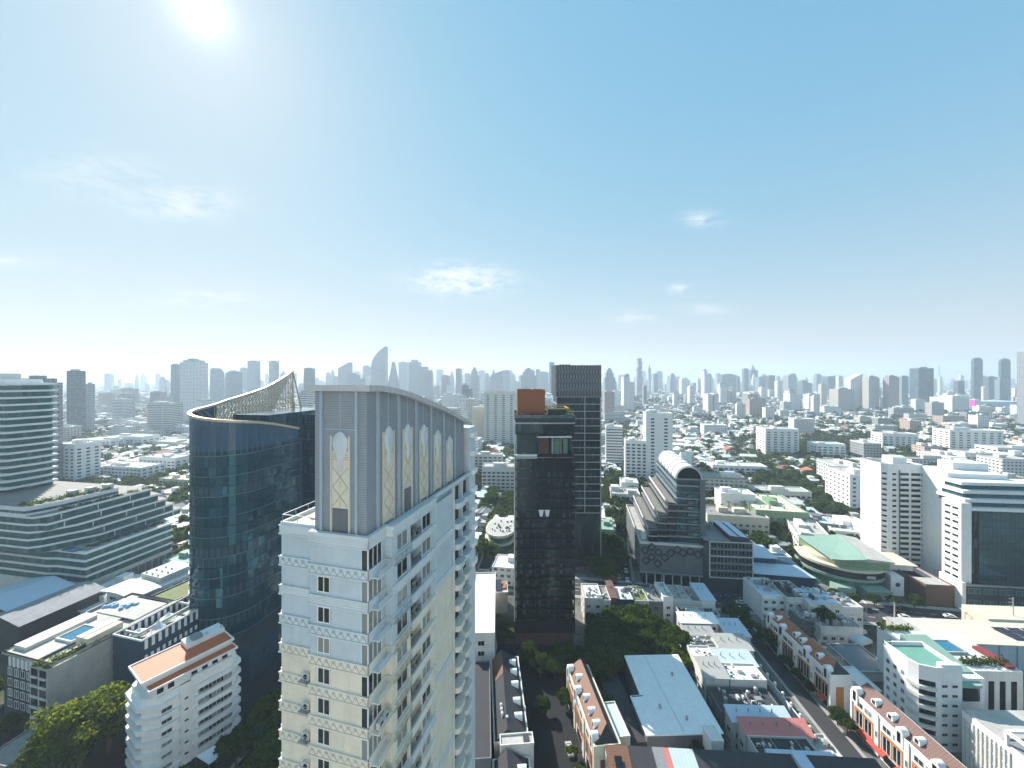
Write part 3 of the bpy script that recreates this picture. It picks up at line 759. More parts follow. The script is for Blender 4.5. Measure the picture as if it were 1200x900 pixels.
        for k in range(len(pts)):
            a, b = pts[k], pts[(k+1) % len(pts)]
            lf.poly([(a[0], -.14, a[1]), (b[0], -.14, b[1]), (b[0]*.6, -.36, zc+(b[1]-zc)*.75), (a[0]*.6, -.36, zc+(a[1]-zc)*.75)])
            lf.poly([(a[0], 0, a[1]), (b[0], 0, b[1]), (b[0], -.14, b[1]), (a[0], -.14, a[1])])
        lf.poly([(a[0]*.6, -.36, zc+(a[1]-zc)*.75) for a in pts]); lf.build('leaf_crest', 'leafpanel', o)
    xm = X0+3.3
    ornament(((xm, .45, 0), 0), 91.0, 97.2, 99.3, 1.0)
    MB().box(xm-.95, .37, Zc+.15, xm+.95, .45, 90.9).build('crown_door', 'midgrey', T)
    for i in range(5):
        y = 4.45+4.3*i; top = min(99.2, zr(y)-3.2)-.25*i
        ornament(((X1, y, 0), math.pi/2), Zc+.4 if i != 1 else 91.2, top-1.9, top+.3, .95)
    MB().box(X1, 8.0, Zc+.1, X1+.07, 9.5, 91).build('crown_door', 'midgrey', T)
cream_tower()

# ------------------------------------------------------------------ blue glass tower with the swooping rim
def blue_tower():
    bx, by, yaw = -109.8, 150.0, 11.3
    T = thing('glass_tower', 'dark blue glass tower with rounded nose and golden rim sweeping up to a point', 'office tower', bx, by, yaw)
    claim(bx, by, yaw, -16, -16, 24, 52)
    r = 12.5; ZB = 11.0; ZK = 78.5
    nose = [(r*math.cos(R(a)), r*math.sin(R(a))) for a in range(180, 361, 9)]          # left to right round the front
    right_end = (r, 21.0); left_end = (-r, 46.3)
    plan = nose+[right_end, (r-1.6, 21.0), (r-1.6, 46.3), left_end]
    MB().prism(plan, ZB, ZK, bottom=False).build('glazing', 'glassnavy', T)
    for k in range(19):
        z = ZB+3.65*k
        pl = nose+[right_end]
        m = MB(); outp = offset(plan, .22)[:len(pl)]
        hh = .26 if k % 2 == 0 else .12
        for a, b, c, d in zip(pl, pl[1:], outp, outp[1:]):
            m.poly([(c[0],c[1],z),(d[0],d[1],z),(d[0],d[1],z+hh),(c[0],c[1],z+hh)]); m.poly([(a[0],a[1],z+hh),(c[0],c[1],z+hh),(d[0],d[1],z+hh),(b[0],b[1],z+hh)][::-1][::-1]); m.poly([(c[0],c[1],z),(a[0],a[1],z),(b[0],b[1],z),(d[0],d[1],z)])
        m.build('floor_band', 'bandline' if k % 2 == 0 else 'navy', T)
    # crown glass wall, its top follows the rim
    def rim_z(i, n, side):
        pass
    right = [(r, y) for y in (21, 14, 7)] ; 
    left = [(-r, y) for y in (5, 10, 16, 22, 29.3, 35, 39, 42, 44.5, 46.3)]
    lz = [94.2, 95.6, 96.9, 98.3, 100.3, 102.6, 104.5, 106.0, 107.4, 108.6]
    path = list(reversed(left))+nose+list(reversed(right))
    nz = [93.2-(i/(len(nose)-1))*5.2 for i in range(len(nose))]
    zz = list(reversed(lz))+nz+[86.6, 84.8, 83.0]
    seg0 = len(left)-1
    m = MB()
    for i in range(seg0, len(path)-1):
        a, b = path[i], path[i+1]
        za, zb = (zz[i], zz[i+1])
        m.poly([(a[0],a[1],ZK),(b[0],b[1],ZK),(b[0],b[1],zb),(a[0],a[1],za)])
        ia, ib = (a[0]*.975, a[1]*.975), (b[0]*.975, b[1]*.975)
        m.poly([(ib[0],ib[1],ZK),(ia[0],ia[1],ZK),(ia[0],ia[1],za),(ib[0],ib[1],zb)])
    m.build('crown_glass', 'glasscrown', T)
    m = MB()
    for i in range(len(path)-1):
        a, b = path[i], path[i+1]; n = Vector((b[1]-a[1], -(b[0]-a[0])))
        m.bar((a[0],a[1],zz[i]), (b[0],b[1],zz[i+1]), 1.15, .9)
    m.build('rim', 'gold', T)
    # open lattice under the rising rim on the far side: bars in the wall plane, leaning inwards a little
    zi = 88.0; m = MB()
    def lz_at(y): return float(np.interp(y, [p[1] for p in left], lz))
    for k in range(26):
        y = 3+k*1.75
        if y > 46.3: break
        m.bar((-r, y, zi-2), (-r, y, lz_at(y)), .26, .26)
    for k in range(34):
        y0 = 4+k*1.6; za = lz_at(min(max(y0, 5), 46.3))
        y1 = max(y0-(za-zi)*.85, 2)
        if y0 < 46.4: m.bar((-r+.2, y0, za), (-r+2.6, y1, zi-1), .26, .26); m.bar((-r+.3, y0, za), (-r+1.6, min(46.2, y0+(za-zi)*.5), zi-1), .2, .2)
    for z in (90, 92.5, 95, 97.5, 100, 102.5, 105):
        ys = float(np.interp(z, lz, [p[1] for p in left])); m.bar((-r, max(ys, 4), z), (-r, 46.3, z), .26, .26)
    m.bar((-r, 46.3, 108.6), (-r+5.5, 46.3, zi), .5, .4); m.bar((-r, 46.3, zi), (-r, 46.3, 108.6), .5, .4)
    for k in range(7):
        z = 90+k*2.6; x = -r+5.5*(108.6-z)/(108.6-zi)
        m.bar((-r, 46.3, z), (x, 46.3, z), .26, .26)
    for k in range(9):                                  # rafters under the nose rim
        a = R(180+k*14); m.bar((r*math.cos(a), r*math.sin(a), 92-k*.4), (r*.55*math.cos(a), r*.55*math.sin(a)+1, zi-1), .26, .26)
    m.build('rim_lattice', 'lattice', T)
    MB().poly([(p[0], p[1], ZK+.3) for p in offset(plan, -.4)]).build('roof', 'midgrey', T)
    MB().prism(rect(-6.5, 7, 10.4, 46), ZK+.3, 90.0).build('roof_glass_box', 'glassnavy', T)
    MB().prism(rect(r-1.5, 26, 18.0, 46.2), ZB, 88.6).build('side_wing', 'glassnavy', T)
    for k in range(20): MB().box(18.0, 25.9, ZB+3.9*k, 18.12, 46.3, ZB+3.9*k+.2).box(r-1.6, 25.85, ZB+3.9*k, 18.1, 26.0, ZB+3.9*k+.2).build('wing_band', 'navy', T)
    MB().box(10.9, 21.0, ZB, 13.0, 22.6, 79).build('edge_fin', 'navy', T)
    # podium
    MB().prism(rect(-14.5, -13.5, 22.5, 50), 0, ZB, top=False).build('podium_wall', 'navy', T)
    MB().poly([(-14.5,-13.5,ZB),(22.5,-13.5,ZB),(22.5,50,ZB),(-14.5,50,ZB)]).build('podium_roof', 'darkgrey', T)
    pw = win_mesh(.9, 2.6, 'black', 'glass', .06, False)
    for u in (6, 13, 20, 27, 34, 41): add('podium_window', pw, T, (22.52, -13.5+u, 6), math.pi/2)
    MB().box(-13.5, -13.2, ZB+.01, -2, -12.3, ZB+.9).build('terrace_planter', 'navy', T)
blue_tower()
def podium_bldg():
    # lower navy block with a roof screen of white panels, in front of the blue tower
    X, Y = G(166, 751, 22.0)
    t = thing('navy_building', 'navy blue mid-rise with white slatted rooftop screen in front of the glass tower', 'building', X, Y, 14.)
    claim(X, Y, 14, -15, 0, 2, 30)
    MB().prism(rect(-12.6, 0, 0, 28), 0, 22, top=False).build('wall', 'navy', t)
    MB().poly([(-12.6,0,18.6),(0,0,18.6),(0,28,18.6),(-12.6,28,18.6)]).build('roof', 'concrete_l', t)
    m = MB(); m.ring(rect(-12.7, -.1, .1, 28.1), .3, 21.7, 22.2); m.build('parapet', 'white', t)
    sl = MB().box(-.45, -.06, 0, .45, .0, 2.9).mesh('screen_panel', ['white'])
    for k in range(14):
        add('screen_panel', sl, t, (.08, 1.2+k*1.95, 18.7), math.pi/2)
        add('screen_panel', sl, t, (-12.26, 1.2+k*1.95, 18.7), math.pi/2)
    sm = MB().box(-.4, -.06, 0, .4, .0, 1.5).mesh('small_window', ['white'])
    for k in range(11): add('small_window', sm, t, (.05, 1.2+k*1.7, 15.2), math.pi/2)
    sl2 = win_mesh(5.5, 1.1, 'navy', 'glassdark', .08)
    for z in (3.2, 6.2): add('slot_window', sl2, t, (-7, 0, z))
    bal = MB().prism(rrect(-13.8, 0, -12.5, 4, .5), 0, .9).mesh('balcony', ['white'])
    for k in range(5): add('balcony', bal, t, (0, .4, 2+k*3.3))
    for i, (x, y, h) in enumerate(((-8.6, 4.5, 3.6), (-6, 8.5, 4.2), (-8, 13, 3.8))):
        u = thing('canvas_tent', ['small white peaked canvas tent at the near end of the navy rooftop', 'tallest white peaked canvas tent in the middle of the navy rooftop', 'white peaked canvas tent at the far end of the navy rooftop'][i], 'tent', 0, 0, 0, 'peaked tents on the navy rooftop')
        c, s = math.cos(R(14)), math.sin(R(14)); u.location = (X+x*c+y*s, Y-x*s+y*c, 18.6); u.rotation_euler = (0, 0, -R(14))
        cm = MB(); n = 16; ring = []
        for j in range(5):
            rr = 2.3*(1-j/4)**1.6+.03; ring.append([(rr*math.cos(2*math.pi*q/n), rr*math.sin(2*math.pi*q/n), 1.7+(h-1.7)*(j/4)) for q in range(n)])
        for j in range(4):
            for q in range(n): cm.poly([ring[j][q], ring[j][(q+1) % n], ring[j+1][(q+1) % n], ring[j+1][q]])
        cm.build('canopy', 'umbrella', u)
        for q in range(4): MB().tube((1.7*math.cos(q*1.57+.78), 1.7*math.sin(q*1.57+.78), 0), (1.7*math.cos(q*1.57+.78), 1.7*math.sin(q*1.57+.78), 1.95), .05).build('pole', 'white', u)
podium_bldg()

# ------------------------------------------------------------------ stepped hotel podium with curved-balcony tower, far left
def stepped_hotel():
    X, Y = G(100, 647, 24.8); yaw = 10.7
    T = thing('stepped_hotel', 'white banded terraced complex with teal glass, stepped podium and curved-balcony tower at the left edge', 'hotel', X, Y, yaw)
    claim(X, Y, yaw, -100, -9, 1, 55)
    P0 = [(-75,-1),(-22,-1),(-17,0),(0,0),(0,38),(-20,44),(-75,44)]
    MB().prism(P0, 0, 10.2, bottom=False).build('base_wall', 'white2', T)
    MB().prism(offset(P0, -.45), 10.2, 24.0, bottom=False).build('lower_glazing', 'glasshotel', T)
    for k in range(4): MB().prism(offset(P0, .25 if k else -.1), 10.0+k*3.65+2.75, 10.0+k*3.65+3.65).build('storey_band', 'white', T)
    for k in range(8): MB().box(-.1, 12+k*3.2, 2.0, .12, 14.8+k*3.2, 8.4).build('louvre', 'midgrey', T)
    for k in range(3):
        add('chiller_unit', shared('chill', lambda: MB().box(-1.4,-1,0,1.4,1,2.2).tube((-.6,-1.02,1.1),(-.6,-1.1,1.1),.55,10,1).tube((.7,-1.02,1.1),(.7,-1.1,1.1),.55,10,1).mesh('chiller_unit', ['white2','black'])), T, (-14.5+k*4.2, -.9, 7.2))
    MB().box(-16.5, -2.1, 6.9, -1, -.2, 7.18).build('unit_shelf', 'white', T)
    MB().prism(offset(P0, -1.0), 24.0, 24.9).build('garden_terrace', 'concrete', T)
    lev = []
    for i in range(5):
        xe = -8.5-i*1.9; ye = 50-i*2.6; y0 = 9-i*3.2 if i < 3 else -7
        z0 = 24.9+3.45*i
        P = [(-75,-7),(-22,-7),(-18,-4+i*-.5),(xe, y0+2),(xe, ye),(-24, ye+2),(-75, ye)] if i < 4 else [(-75,-7),(-19,-7),(xe,-3),(xe,ye),(-24,ye+2),(-75,ye)]
        MB().prism(offset(P, -.6), z0, z0+2.7, bottom=False).build('storey_glazing', 'glasshotel', T)
        MB().prism(P, z0+2.5, z0+3.45, 0, 1).build('storey_band', ['white', 'paving'], T)
        for k in range(3):
            y = y0+8+k*14
            if y < ye-1: MB().box(xe-1.9, y, z0, xe-.25, y+.3, z0+2.5).build('pier', 'white', T)
    P1 = [(-75,-7),(-24,-7),(-22,-3),(-20,4),(-20,26),(-26,30),(-75,30)]
    MB().prism(P1, 42.1, 46.2, 0, 1).build('upper_terrace', ['white', 'paving'], T)
    for k in range(9):
        shrub_row(T, [(-30+k*.9+random.uniform(-1,1), -5+k*3.4, 46.3), (-24+k*.5, -4.5+k*3.4, 46.3)], 2.2, 'terrace_shrub', 'leaf_a' if k % 3 else 'leaf_b', 4)
    for k in range(6): shrub_row(T, [(-19+random.uniform(-.5,.5), 2+k*7, 42.3), (-17.5, 6+k*7, 42.3)], 1.5, 'terrace_shrub', 'leaf_a', 4)
    for k in range(8): shrub_row(T, [(-5.5, 4+k*4, 25.0), (-2.5, 7+k*4, 25.0)], 1.3, 'terrace_shrub', 'leaf_a', 4)
    for k in range(3): MB().box(-29+k*2, 10+k*6, 46.2, -25.5+k*2, 13+k*6, 48.6).build('terrace_cabin', 'white2', T)
    MB().box(-12, -1.5, 25.0, -4.5, 2, 25.5).box(-8, 10, 25.0, -4, 30, 25.2).build('terrace_deck', 'water', T)
    MB().prism(offset(P1, .05), 43.2, 44.4, top=False, bottom=False).build('terrace_window_strip', 'glassteal', T)
    # tower
    tx, ty = -62.0, 12.0
    body = []
    P = rrect(tx-40, ty-4, tx-1.6, ty+14, 3)
    MB().prism(P, 42, 101, bottom=False).build('tower_glazing', 'glasshotel', T)
    def bay(x0, x1, y, d, n=7): return [(x0+(x1-x0)*i/n, y-d*math.sin(math.pi*i/n)**.7) for i in range(n+1)]
    slab = bay(tx-40, tx-28, ty-4.4, 1.1)+bay(tx-27, tx-17, ty-4.4, 1.3)+bay(tx-16, tx-8.2, ty-3.4, .6)+bay(tx-8, tx-.4, ty-5.0, 1.8)+[(tx, ty), (tx+.9, ty+3), (tx+.9, ty+9), (tx, ty+12), (tx, ty+14), (tx-40, ty+14)]
    for k in range(17):
        z = 42+k*3.55
        MB().prism(slab, z+2.5, z+3.5).build('balcony_band', 'white', T)
        MB().box(tx-8.2, ty-4.9, z+3.45, tx-7.9, ty-3.5, z+5.95).box(tx-17, ty-4.9, z+3.45, tx-16.4, ty-3.5, z+5.95).box(tx-27.7, ty-4.9, z+3.45, tx-27.2, ty-3.5, z+5.95).build('fin', 'white', T)
    MB().prism(rrect(tx-40, ty-3, tx-7, ty+12, 1), 101.5, 104.3).build('penthouse', 'white', T)
    MB().prism(rect(tx-31.1, ty-3.06, tx-20, ty-2.9), 102.0, 103.4).prism(rect(tx-18.5, ty-3.06, tx-9, ty-2.9), 102.0, 103.5).build('penthouse_window', 'glassdark', T)
    MB().box(tx-40, ty+2, 104.3, tx-22, ty+11, 107.5).build('roof_hut', 'white2', T)
stepped_hotel()

# ------------------------------------------------------------------ orange-roofed white block, bottom left
def orange_block():
    X, Y, yaw = -93.3, 97.7, 33.0
    T = thing('white_apartment_block', 'white apartment block with orange roof and rounded balconies, nearest at bottom left', 'apartment block', X, Y, yaw)
    claim(X, Y, yaw, -15, -2, 2, 24)
    W, D = 14.0, 21.0
    P = [(-W+2.5, 0), (-2.6, 0), (0, 2.6), (0, D-2), (-2, D), (-W+2, D), (-W, D-2), (-W, 2.5)]
    MB().prism(P, 0, 22.0).build('wall', 'white', T)
    bandp = [(-W+1.6, -1.1), (-3.3, -1.1), (-.9, .4), (1.0, 2.0), (1.0, 6.4), (.15, 7.0), (.15, 9.6), (.9, 10.2), (.9, D-2.5), (-1.2, D+.9), (-W+1.5, D+.6), (-W-.9, D-2), (-W-.9, 1.8)]
    wn = win_mesh(2.2, 1.5, 'white2', 'glass', .08)
    for k in range(7):
        z = 1.0+k*3.0
        MB().prism(bandp, z-.15, z+1.05).build('balcony_band', 'white', T)
        if k == 6: break
        for y in (4.2, 12.3, 15.2, 18): add('window', wn, T, (.01, y, z+1.2), math.pi/2)
        MB().box(-.02, 11.0, z+1.05, .03, 18.9, z+2.8).build('balcony_recess', 'glassdark', T)
        add('small_window', win_mesh(.9, .6, 'white2', 'glassdark', .06, False), T, (.17, 8.3, z+1.6), math.pi/2)
        for x in (-4.6, -7.0, -9.4): add('window', win_mesh(1.7, 1.5, 'white2', 'glassdark', .08), T, (x, 0, z+1.2))
    # service strip between balcony groups
    MB().box(-.5, 7.1, 0, .18, 9.5, 22).build('stair_strip', 'white', T)
    # penthouse and roofs: lower orange terrace on the right, upper orange deck, tank deck at the back
    MB().box(-W+1.2, 1.5, 22, -.4, D-1, 24.4, top=False).build('penthouse_wall', 'white', T)
    MB().box(-2.9, .6, 24.4, .25, D-.6, 24.65).build('lower_roof', 'rooforange', T)
    MB().ring(rect(-3.0, .5, .35, D-.5), .25, 24.35, 24.85).build('roof_edge', 'white', T)
    MB().box(-W+1, .2, 24.4, -2.9, D-.8, 25.9, top=False).build('upper_wall', 'white', T)
    MB().box(-W+.7, -.1, 25.9, -2.6, D-.6, 26.05).build('upper_roof', 'rooforange', T)
    MB().ring(rect(-W+.5, -.3, -2.4, D-.4), .3, 25.7, 26.35).build('roof_edge', 'white', T)
    MB().box(-W+.8, 11, 26.06, -8.6, D-.6, 27.3).build('roof_hut', 'white', T)
    MB().prism(rrect(-W+1.6, 12.5, -9, 15.2, 1), 27.3, 27.9).build('roof_basin', 'roofgrey', T)
    clutter(T, 1, 1, 27.3, 0)
    for y in (13.3, 16.9): add('air_conditioner', ac_mesh(), T, (-9.6, y+3, 27.31))
    for y in (3.0, 5.2, 10.2, 12.6, 15.0, 17.4): add('penthouse_window', win_mesh(1.3, 1.3, 'black', 'glassdark', .07), T, (-.38, y, 22.6), math.pi/2)
    MB().box(-.4, 9.2, 22.0, .6, 19.0, 23.0).build('terrace_wall', 'white', T)
orange_block()

# ------------------------------------------------------------------ dark residence with roof pool, left
def pool_residence():
    X, Y = G(84, 782, 21.5)
    X -= 7
    t = thing('pool_residence', 'dark low-rise with a rooftop pool, planted roof edge and white-framed windows', 'apartment block', X, Y, 14.0)
    claim(X, Y, 14, -24, -1, 16, 36)
    MB().prism(rect(-22, 1.2, -7.5, 30), 0, 21.0, bottom=False, mt=0).build('wall', 'darkgrey', t)
    MB().prism(rect(-7.5, 0, 0, 32), 0, 20.5, bottom=False).build('end_wall', 'concrete_l', t)
    MB().box(-22.2, 1.0, 21, -7.6, 31, 21.3).build('roof', 'concrete_l', t)
    MB().ring([(-22.4, .8), (.1, .8), (.1, 17), (8.5, 17), (8.5, 34), (-22.4, 34)], .4, 20.9, 21.7).build('parapet', 'white2', t)
    MB().ring(rect(-22.4, .8, .1, 34), .4, 20.9, 21.7).build('parapet', 'white2', t)
    MB().box(-20, 22, 21.3, -1.5, 32, 21.6).build('roof_deck', 'concrete_l', t)
    MB().ring(rect(-14.4, 8.6, -7.2, 16.0), .45, 21.25, 22.0).build('pool_rim', 'white2', t)
    MB().box(-14, 9, 21.3, -7.6, 15.6, 21.75).build('pool_water', 'water', t)
    MB().box(-21.5, 3, 21.3, -16, 20, 22.4).build('roof_hut', 'white2', t)
    for k in range(2): MB().box(-5.6+k*2.9, 9, 21.4, -3.2+k*2.9, 18, 23.6).build('stair_roof', 'ivory', t)
    # planted roof edge
    for a in range(3): shrub_row(t, [(-6.2+a*2.0, 2.0+a*.9, 20.6), (-.5, 9+a*2.5, 20.9)] if a else [(-6.8, 1.0, 20.6), (-.6, 1.0, 20.6)], 1.6, 'roof_shrub', 'leaf_c')
    gw = win_mesh(2.0, 2.3, 'white', 'glass', .14)
    for z in (5.2, 8.4, 11.6, 14.8):
        for x in (-19.2, -16.2, -13.4, -10.6): add('window', gw, t, (x, 1.2, z))
    gb = win_mesh(2.8, 2.1, 'black', 'glassdark', .1); sill = MB().box(-1.4, -.35, -.5, 1.4, .02, 0).mesh('balcony_sill', ['white2'])
    for z in (3, 6.1, 9.2, 12.3, 15.4, 18.0):
        for x in (-5.6, -2.0): add('end_window', gb, t, (x, 0, z)); add('balcony_sill', sill, t, (x, 0, z))
    for k in range(6): MB().box(-18.8+k*1.9, .7, 18.0, -17.9+k*1.9, 1.2, 20.9).build('fin', 'white', t)
    for i in range(2):
        mb = MB(); rr_ = random.Random(i)
        for q in range(9): mb.sphere((rr_.uniform(-1.6, 1.6), rr_.uniform(-2.6, 2.6), .2), rr_.uniform(.8, 1.3), 8, 5, 0, rr_.uniform(.5, .9))
        u = tag(mb.build('folded_tarpaulin', 'tarp'), ['bundled pale blue tarpaulin on the roof, nearer the left picture edge', 'bundled pale blue tarpaulin on the roof, nearer the pool'][i], 'tarpaulin', 'blue tarpaulins by the roof pool')
        lx, ly = (-19.5, -12.5)[i], (25.5, 27)[i]; cs, sn = math.cos(R(14)), math.sin(R(14)); u.location = (X+lx*cs+ly*sn, Y-lx*sn+ly*cs, 21.62); u.rotation_euler = (0, 0, R(-60)); u.scale = (.85, .75, .9)
pool_residence()

def left_misc():
    # white building with a curved white roof between the podium and the glass tower
    X, Y = G(125, 690, 15.0); yaw = 18
    t = bld('curved_roof_building', 'white low building with an upswept white roof edge beside the terraced hotel', 'building', X, Y, yaw, 18, 26, 14, 'white', 'roofwhite', 0)
    m = MB()
    for k in range(8):
        x0, x1 = -1.5+k*2.6, -1.5+(k+1)*2.6; z = lambda x: 14.6+1.0*math.sin(math.pi*(x+1.5)/21)
        m.poly([(x0,-1.6,z(x0)),(x1,-1.6,z(x1)),(x1,9,z(x1)),(x0,9,z(x0))]); m.poly([(x0,-1.6,z(x0)-.5),(x1,-1.6,z(x1)-.5),(x1,-1.6,z(x1)),(x0,-1.6,z(x0))]); m.poly([(x0,9,z(x0)-.5),(x1,9,z(x1)-.5),(x1,-1.6,z(x1)-.5),(x0,-1.6,z(x0)-.5)])
    m.build('swept_roof', 'roofwhite', t)
    for z in (1.5, 4.6, 7.7, 10.8):
        add('slot_window', win_mesh(4.2, 1.5, 'white2', 'glassdark', .1), t, (4.2, 0, z))
        MB().box(-.5, .2, z+1.9, 0, 3, z+2.5).build('balcony_sill', 'white', t)
        for y in (6, 11, 16, 21): add('side_window', win_mesh(3.6, 1.7, 'white2', 'glassdark', .1), t, (18.0, y, z), math.pi/2)
    MB().box(2, 11, 14.05, 15, 24, 16.6).build('roof_hut', 'white2', t)
    for k in range(8): add('air_conditioner', ac_mesh(), t, (4+k*1.3, 12+(k % 3)*3, 16.62), 0)
    X, Y = G(190, 716, 9.0)
    t = bld('garden_terrace_block', 'low navy block with a lawn roof terrace tucked against the blue glass tower', 'building', X-6, Y+1, 20, 13, 15, 14.0, 'navy', 'lawn', .5)
    for i, (px, py, w, d, h, rf, lab) in enumerate(((30, 716, 20, 26, 13, 'roofgrey', 'grey sheet-roofed low building left of the white podium wall, nearer one'), (8, 700, 26, 20, 14, 'roofblue', 'pale blue-grey roofed low building at the left edge below the terraced hotel'))):
        X, Y = G(px, py, h); t = bld('low_building', lab, 'building', X-w*.5, Y-d*.2, 12, w, d, h, 'darkgrey', rf, 0)
        MB().gable(0, 0, w, d, h+.05, 2.2, 'y', 0, 1).build('pitched_roof', [rf, 'darkgrey'], t)
    X, Y = G(17, 893, 6); t = bld('street_kiosk', 'small concrete-roofed building in the bottom left corner', 'building', X-9, Y, 10, 9, 9, 6, 'concrete', 'concrete', .5)
    X, Y = -116, 108; t = bld('shadow_house', 'dark low house beside the big green tree at bottom left', 'house', X-22, Y+3, 12, 12, 9, 6, 'concrete', 'roofdark', 0)
    MB().hip(0, 0, 12, 9, 6.02, 2.5).build('hip_roof', 'roofdark', t)
    # canopies below the orange-roofed block
    for i, (px, py, mt, lab) in enumerate(((247, 884, 'umbrella', 'pale fabric canopy on poles below the orange-roofed block'), (303, 856, 'tealcloth', 'teal fabric shade sail between dark trees below the glass tower'))):
        X, Y = G(px, py, 3); t = thing('shade_sail', lab, 'canopy', X, Y, 30)
        MB().poly([(-3,-2.2,2.9),(3,-1.6,3.2),(2.6,2.4,2.7),(-1.8,1.6,3.3)]).poly([(-1.8,1.6,3.2),(2.6,2.4,2.6),(3,-1.6,3.1),(-3,-2.2,2.8)]).build('canopy', mt, t)
        for x, y in ((-3,-2.2),(3,-1.6),(2.6,2.4),(-1.8,1.6)): MB().tube((x,y,0),(x,y,3.0),.06).build('pole', 'steel', t)
left_misc()
# ------------------------------------------------------------------ dark glass condo tower with rust-brown roof box
def dark_tower():
    Yf = 150.0; X0 = at(603, Yf); W = at(674, Yf)-X0; D = 22.0
    T = thing('dark_tower', 'slim black glass residential tower with a rust-brown box and roof garden on top', 'tower', X0, Yf, -.5)
    claim(X0, Yf, 0, -1, -2, W+1, D+2)
    FHT = 3.92; n = 18; z0 = 10.0
    MB().prism(rect(.4, 1.0, W-.4, D), 0, z0+.2).build('podium_wall', 'roofbrownred', T)
    MB().box(0, -.3, 5.6, W, .99, z0).build('podium_canopy', 'black', T)
    top = z0+n*FHT                                     # 80.6
    MB().prism(rect(.9, .9, W-.9, D), z0+.2, top-6.5, bottom=False).build('glazing', 'glassblack', T)
    # the upper sky-garden storeys: recessed right half
    za = top-6.5
    MB().prism(rect(.9, .9, 9.0, D), za, top+3).prism(rect(9.0, 4.5, W-.9, D), za, top+3).build('sky_glazing', 'glassblack', T)
    MB().box(9.6, 4.3, za+.4, 13.6, 4.49, top+1.2).build('rust_wall', 'roofbrownred', T)
    MB().box(15.0, 4.3, za+.4, 15.7, 4.49, top+1).box(18.6, 4.3, za+.4, 18.9, 4.49, top+1).build('pale_fin', 'concrete_l', T)
    MB().box(16, 4.28, za+.4, 18.3, 4.48, top).box(19.6, 4.28, za+.4, 21.4, 4.48, top).build('green_glazing', 'greenglass', T)
    MB().box(.2, .2, za-.5, 8.8, 1.0, za+1.0).build('white_sill', 'white', T)
    MB().box(.2, .6, za-.4, W-.3, 4.5, za+.1).build('sky_deck', 'concrete_l', T)
    MB().bar((22.0, .5, top+.6), (W-.2, .5, za-2), .55, .5, (0,1,0)).build('slanted_brace', 'darkgrey', T)
    MB().box(8.8, .3, top+1.1, W-1.2, 5, top+1.55).build('sky_canopy', 'white', T)
    tz = top+9.0
    MB().prism(rect(.3, .3, W-.2, D), top+2.6, tz-1.2).build('top_glazing', 'glassblack', T)
    MB().prism(rect(0, 0, W, D+.2), tz-2.5, tz-2.0).build('top_band', 'steel', T)
    MB().prism(rect(-.05, -.05, W+.05, D+.25), tz-1.2, tz-.2).build('roof_slab', 'black', T)
    MB().ring(rect(0, 0, W, D), .12, tz-.2, tz+1.0).build('glass_balustrade', 'glassteal', T)
    slab = MB().prism(rect(0, 0, W, D), 0, .28).box(0, -.02, .28, .5, .9, .55).mesh('floor_slab', ['slabdark'])
    fins = MB()
    for k in range(n-2):
        z = z0+FHT*k
        add('floor_slab', slab, T, (0, 0, z+.2))
        rail = shared('dtrail', lambda: MB().box(.1, .02, .5, W-.1, .08, 1.35).mesh('glass_railing', ['glassdark'])); add('glass_railing', rail, T, (0, 0, z))
    add('floor_slab', slab, T, (0, 0, top-6.6)); add('floor_slab', slab, T, (0, 0, top+2.4))
    for x in (-.05, 8.2, 15.6, W-.35): MB().box(x, .5, z0, x+.4, 1.0, za)  .build('pier', 'slabdark', T)
    MB().box(-.12, -.1, z0, .16, .4, tz-2).build('pale_edge', 'white2', T)
    for i, x in enumerate((10.4, 12.8)): MB().poly([(x-1.0,-.1,53.5),(x+1.0,-.1,53.5),(x+.5,-.1,50.9),(x-.5,-.1,50.9)][::-1]).poly([(x-.5,-.14,50.9),(x+.5,-.14,50.9),(x+1.0,-.14,53.5),(x-1.0,-.14,53.5)]).build('hanging_curtain', 'cloth', T)
    # roof garden and brown box
    MB().box(1.2, 5, tz-.2, 12.4, 17, tz+10.2).build('rust_box', 'rust', T)
    MB().ring(rect(1.1, 4.9, 12.5, 17.1), .3, tz+10, tz+10.7).build('box_parapet', 'rust', T)
    MB().tube((5, 10, tz+10.2), (5, 10, tz+11.6), .12).tube((4.2, 10, tz+11.3), (6, 10.4, tz+12), .08).sphere((7.5, 9, tz+10.6), .5).build('roof_antenna', 'steel', T)
    m = MB()
    for a, b in (((13, 2, tz+3.4), (21.5, 2, tz+3.4)), ((13, 2, tz+3.4), (13, 14, tz+3.4)), ((21.5, 2, tz+3.4), (24, 2, tz+.2)), ((21.5, 14, tz+3.4), (24, 14, tz+.2)), ((13, 14, tz+3.4), (21.5, 14, tz+3.4)), ((21.5,2,tz+3.4),(21.5,14,tz+3.4)), ((13,2,tz-.1),(13,2,tz+3.4))): m.bar(a, b, .5, .4)
    m.build('pergola', 'yellow', T)
    MB().box(14, 6, tz-.2, 20.5, 13, tz+2.6).build('roof_hut', 'darkgrey', T)
    shrub_row(T, [(1.5, 1.5, tz+.2), (12, 2.5, tz+.2)], 1.3, 'roof_shrub', 'leaf_b'); shrub_row(T, [(13, 1.5, tz+.2), (22, 2, tz+.2)], 1.1, 'roof_shrub', 'leaf_b')
dark_tower()

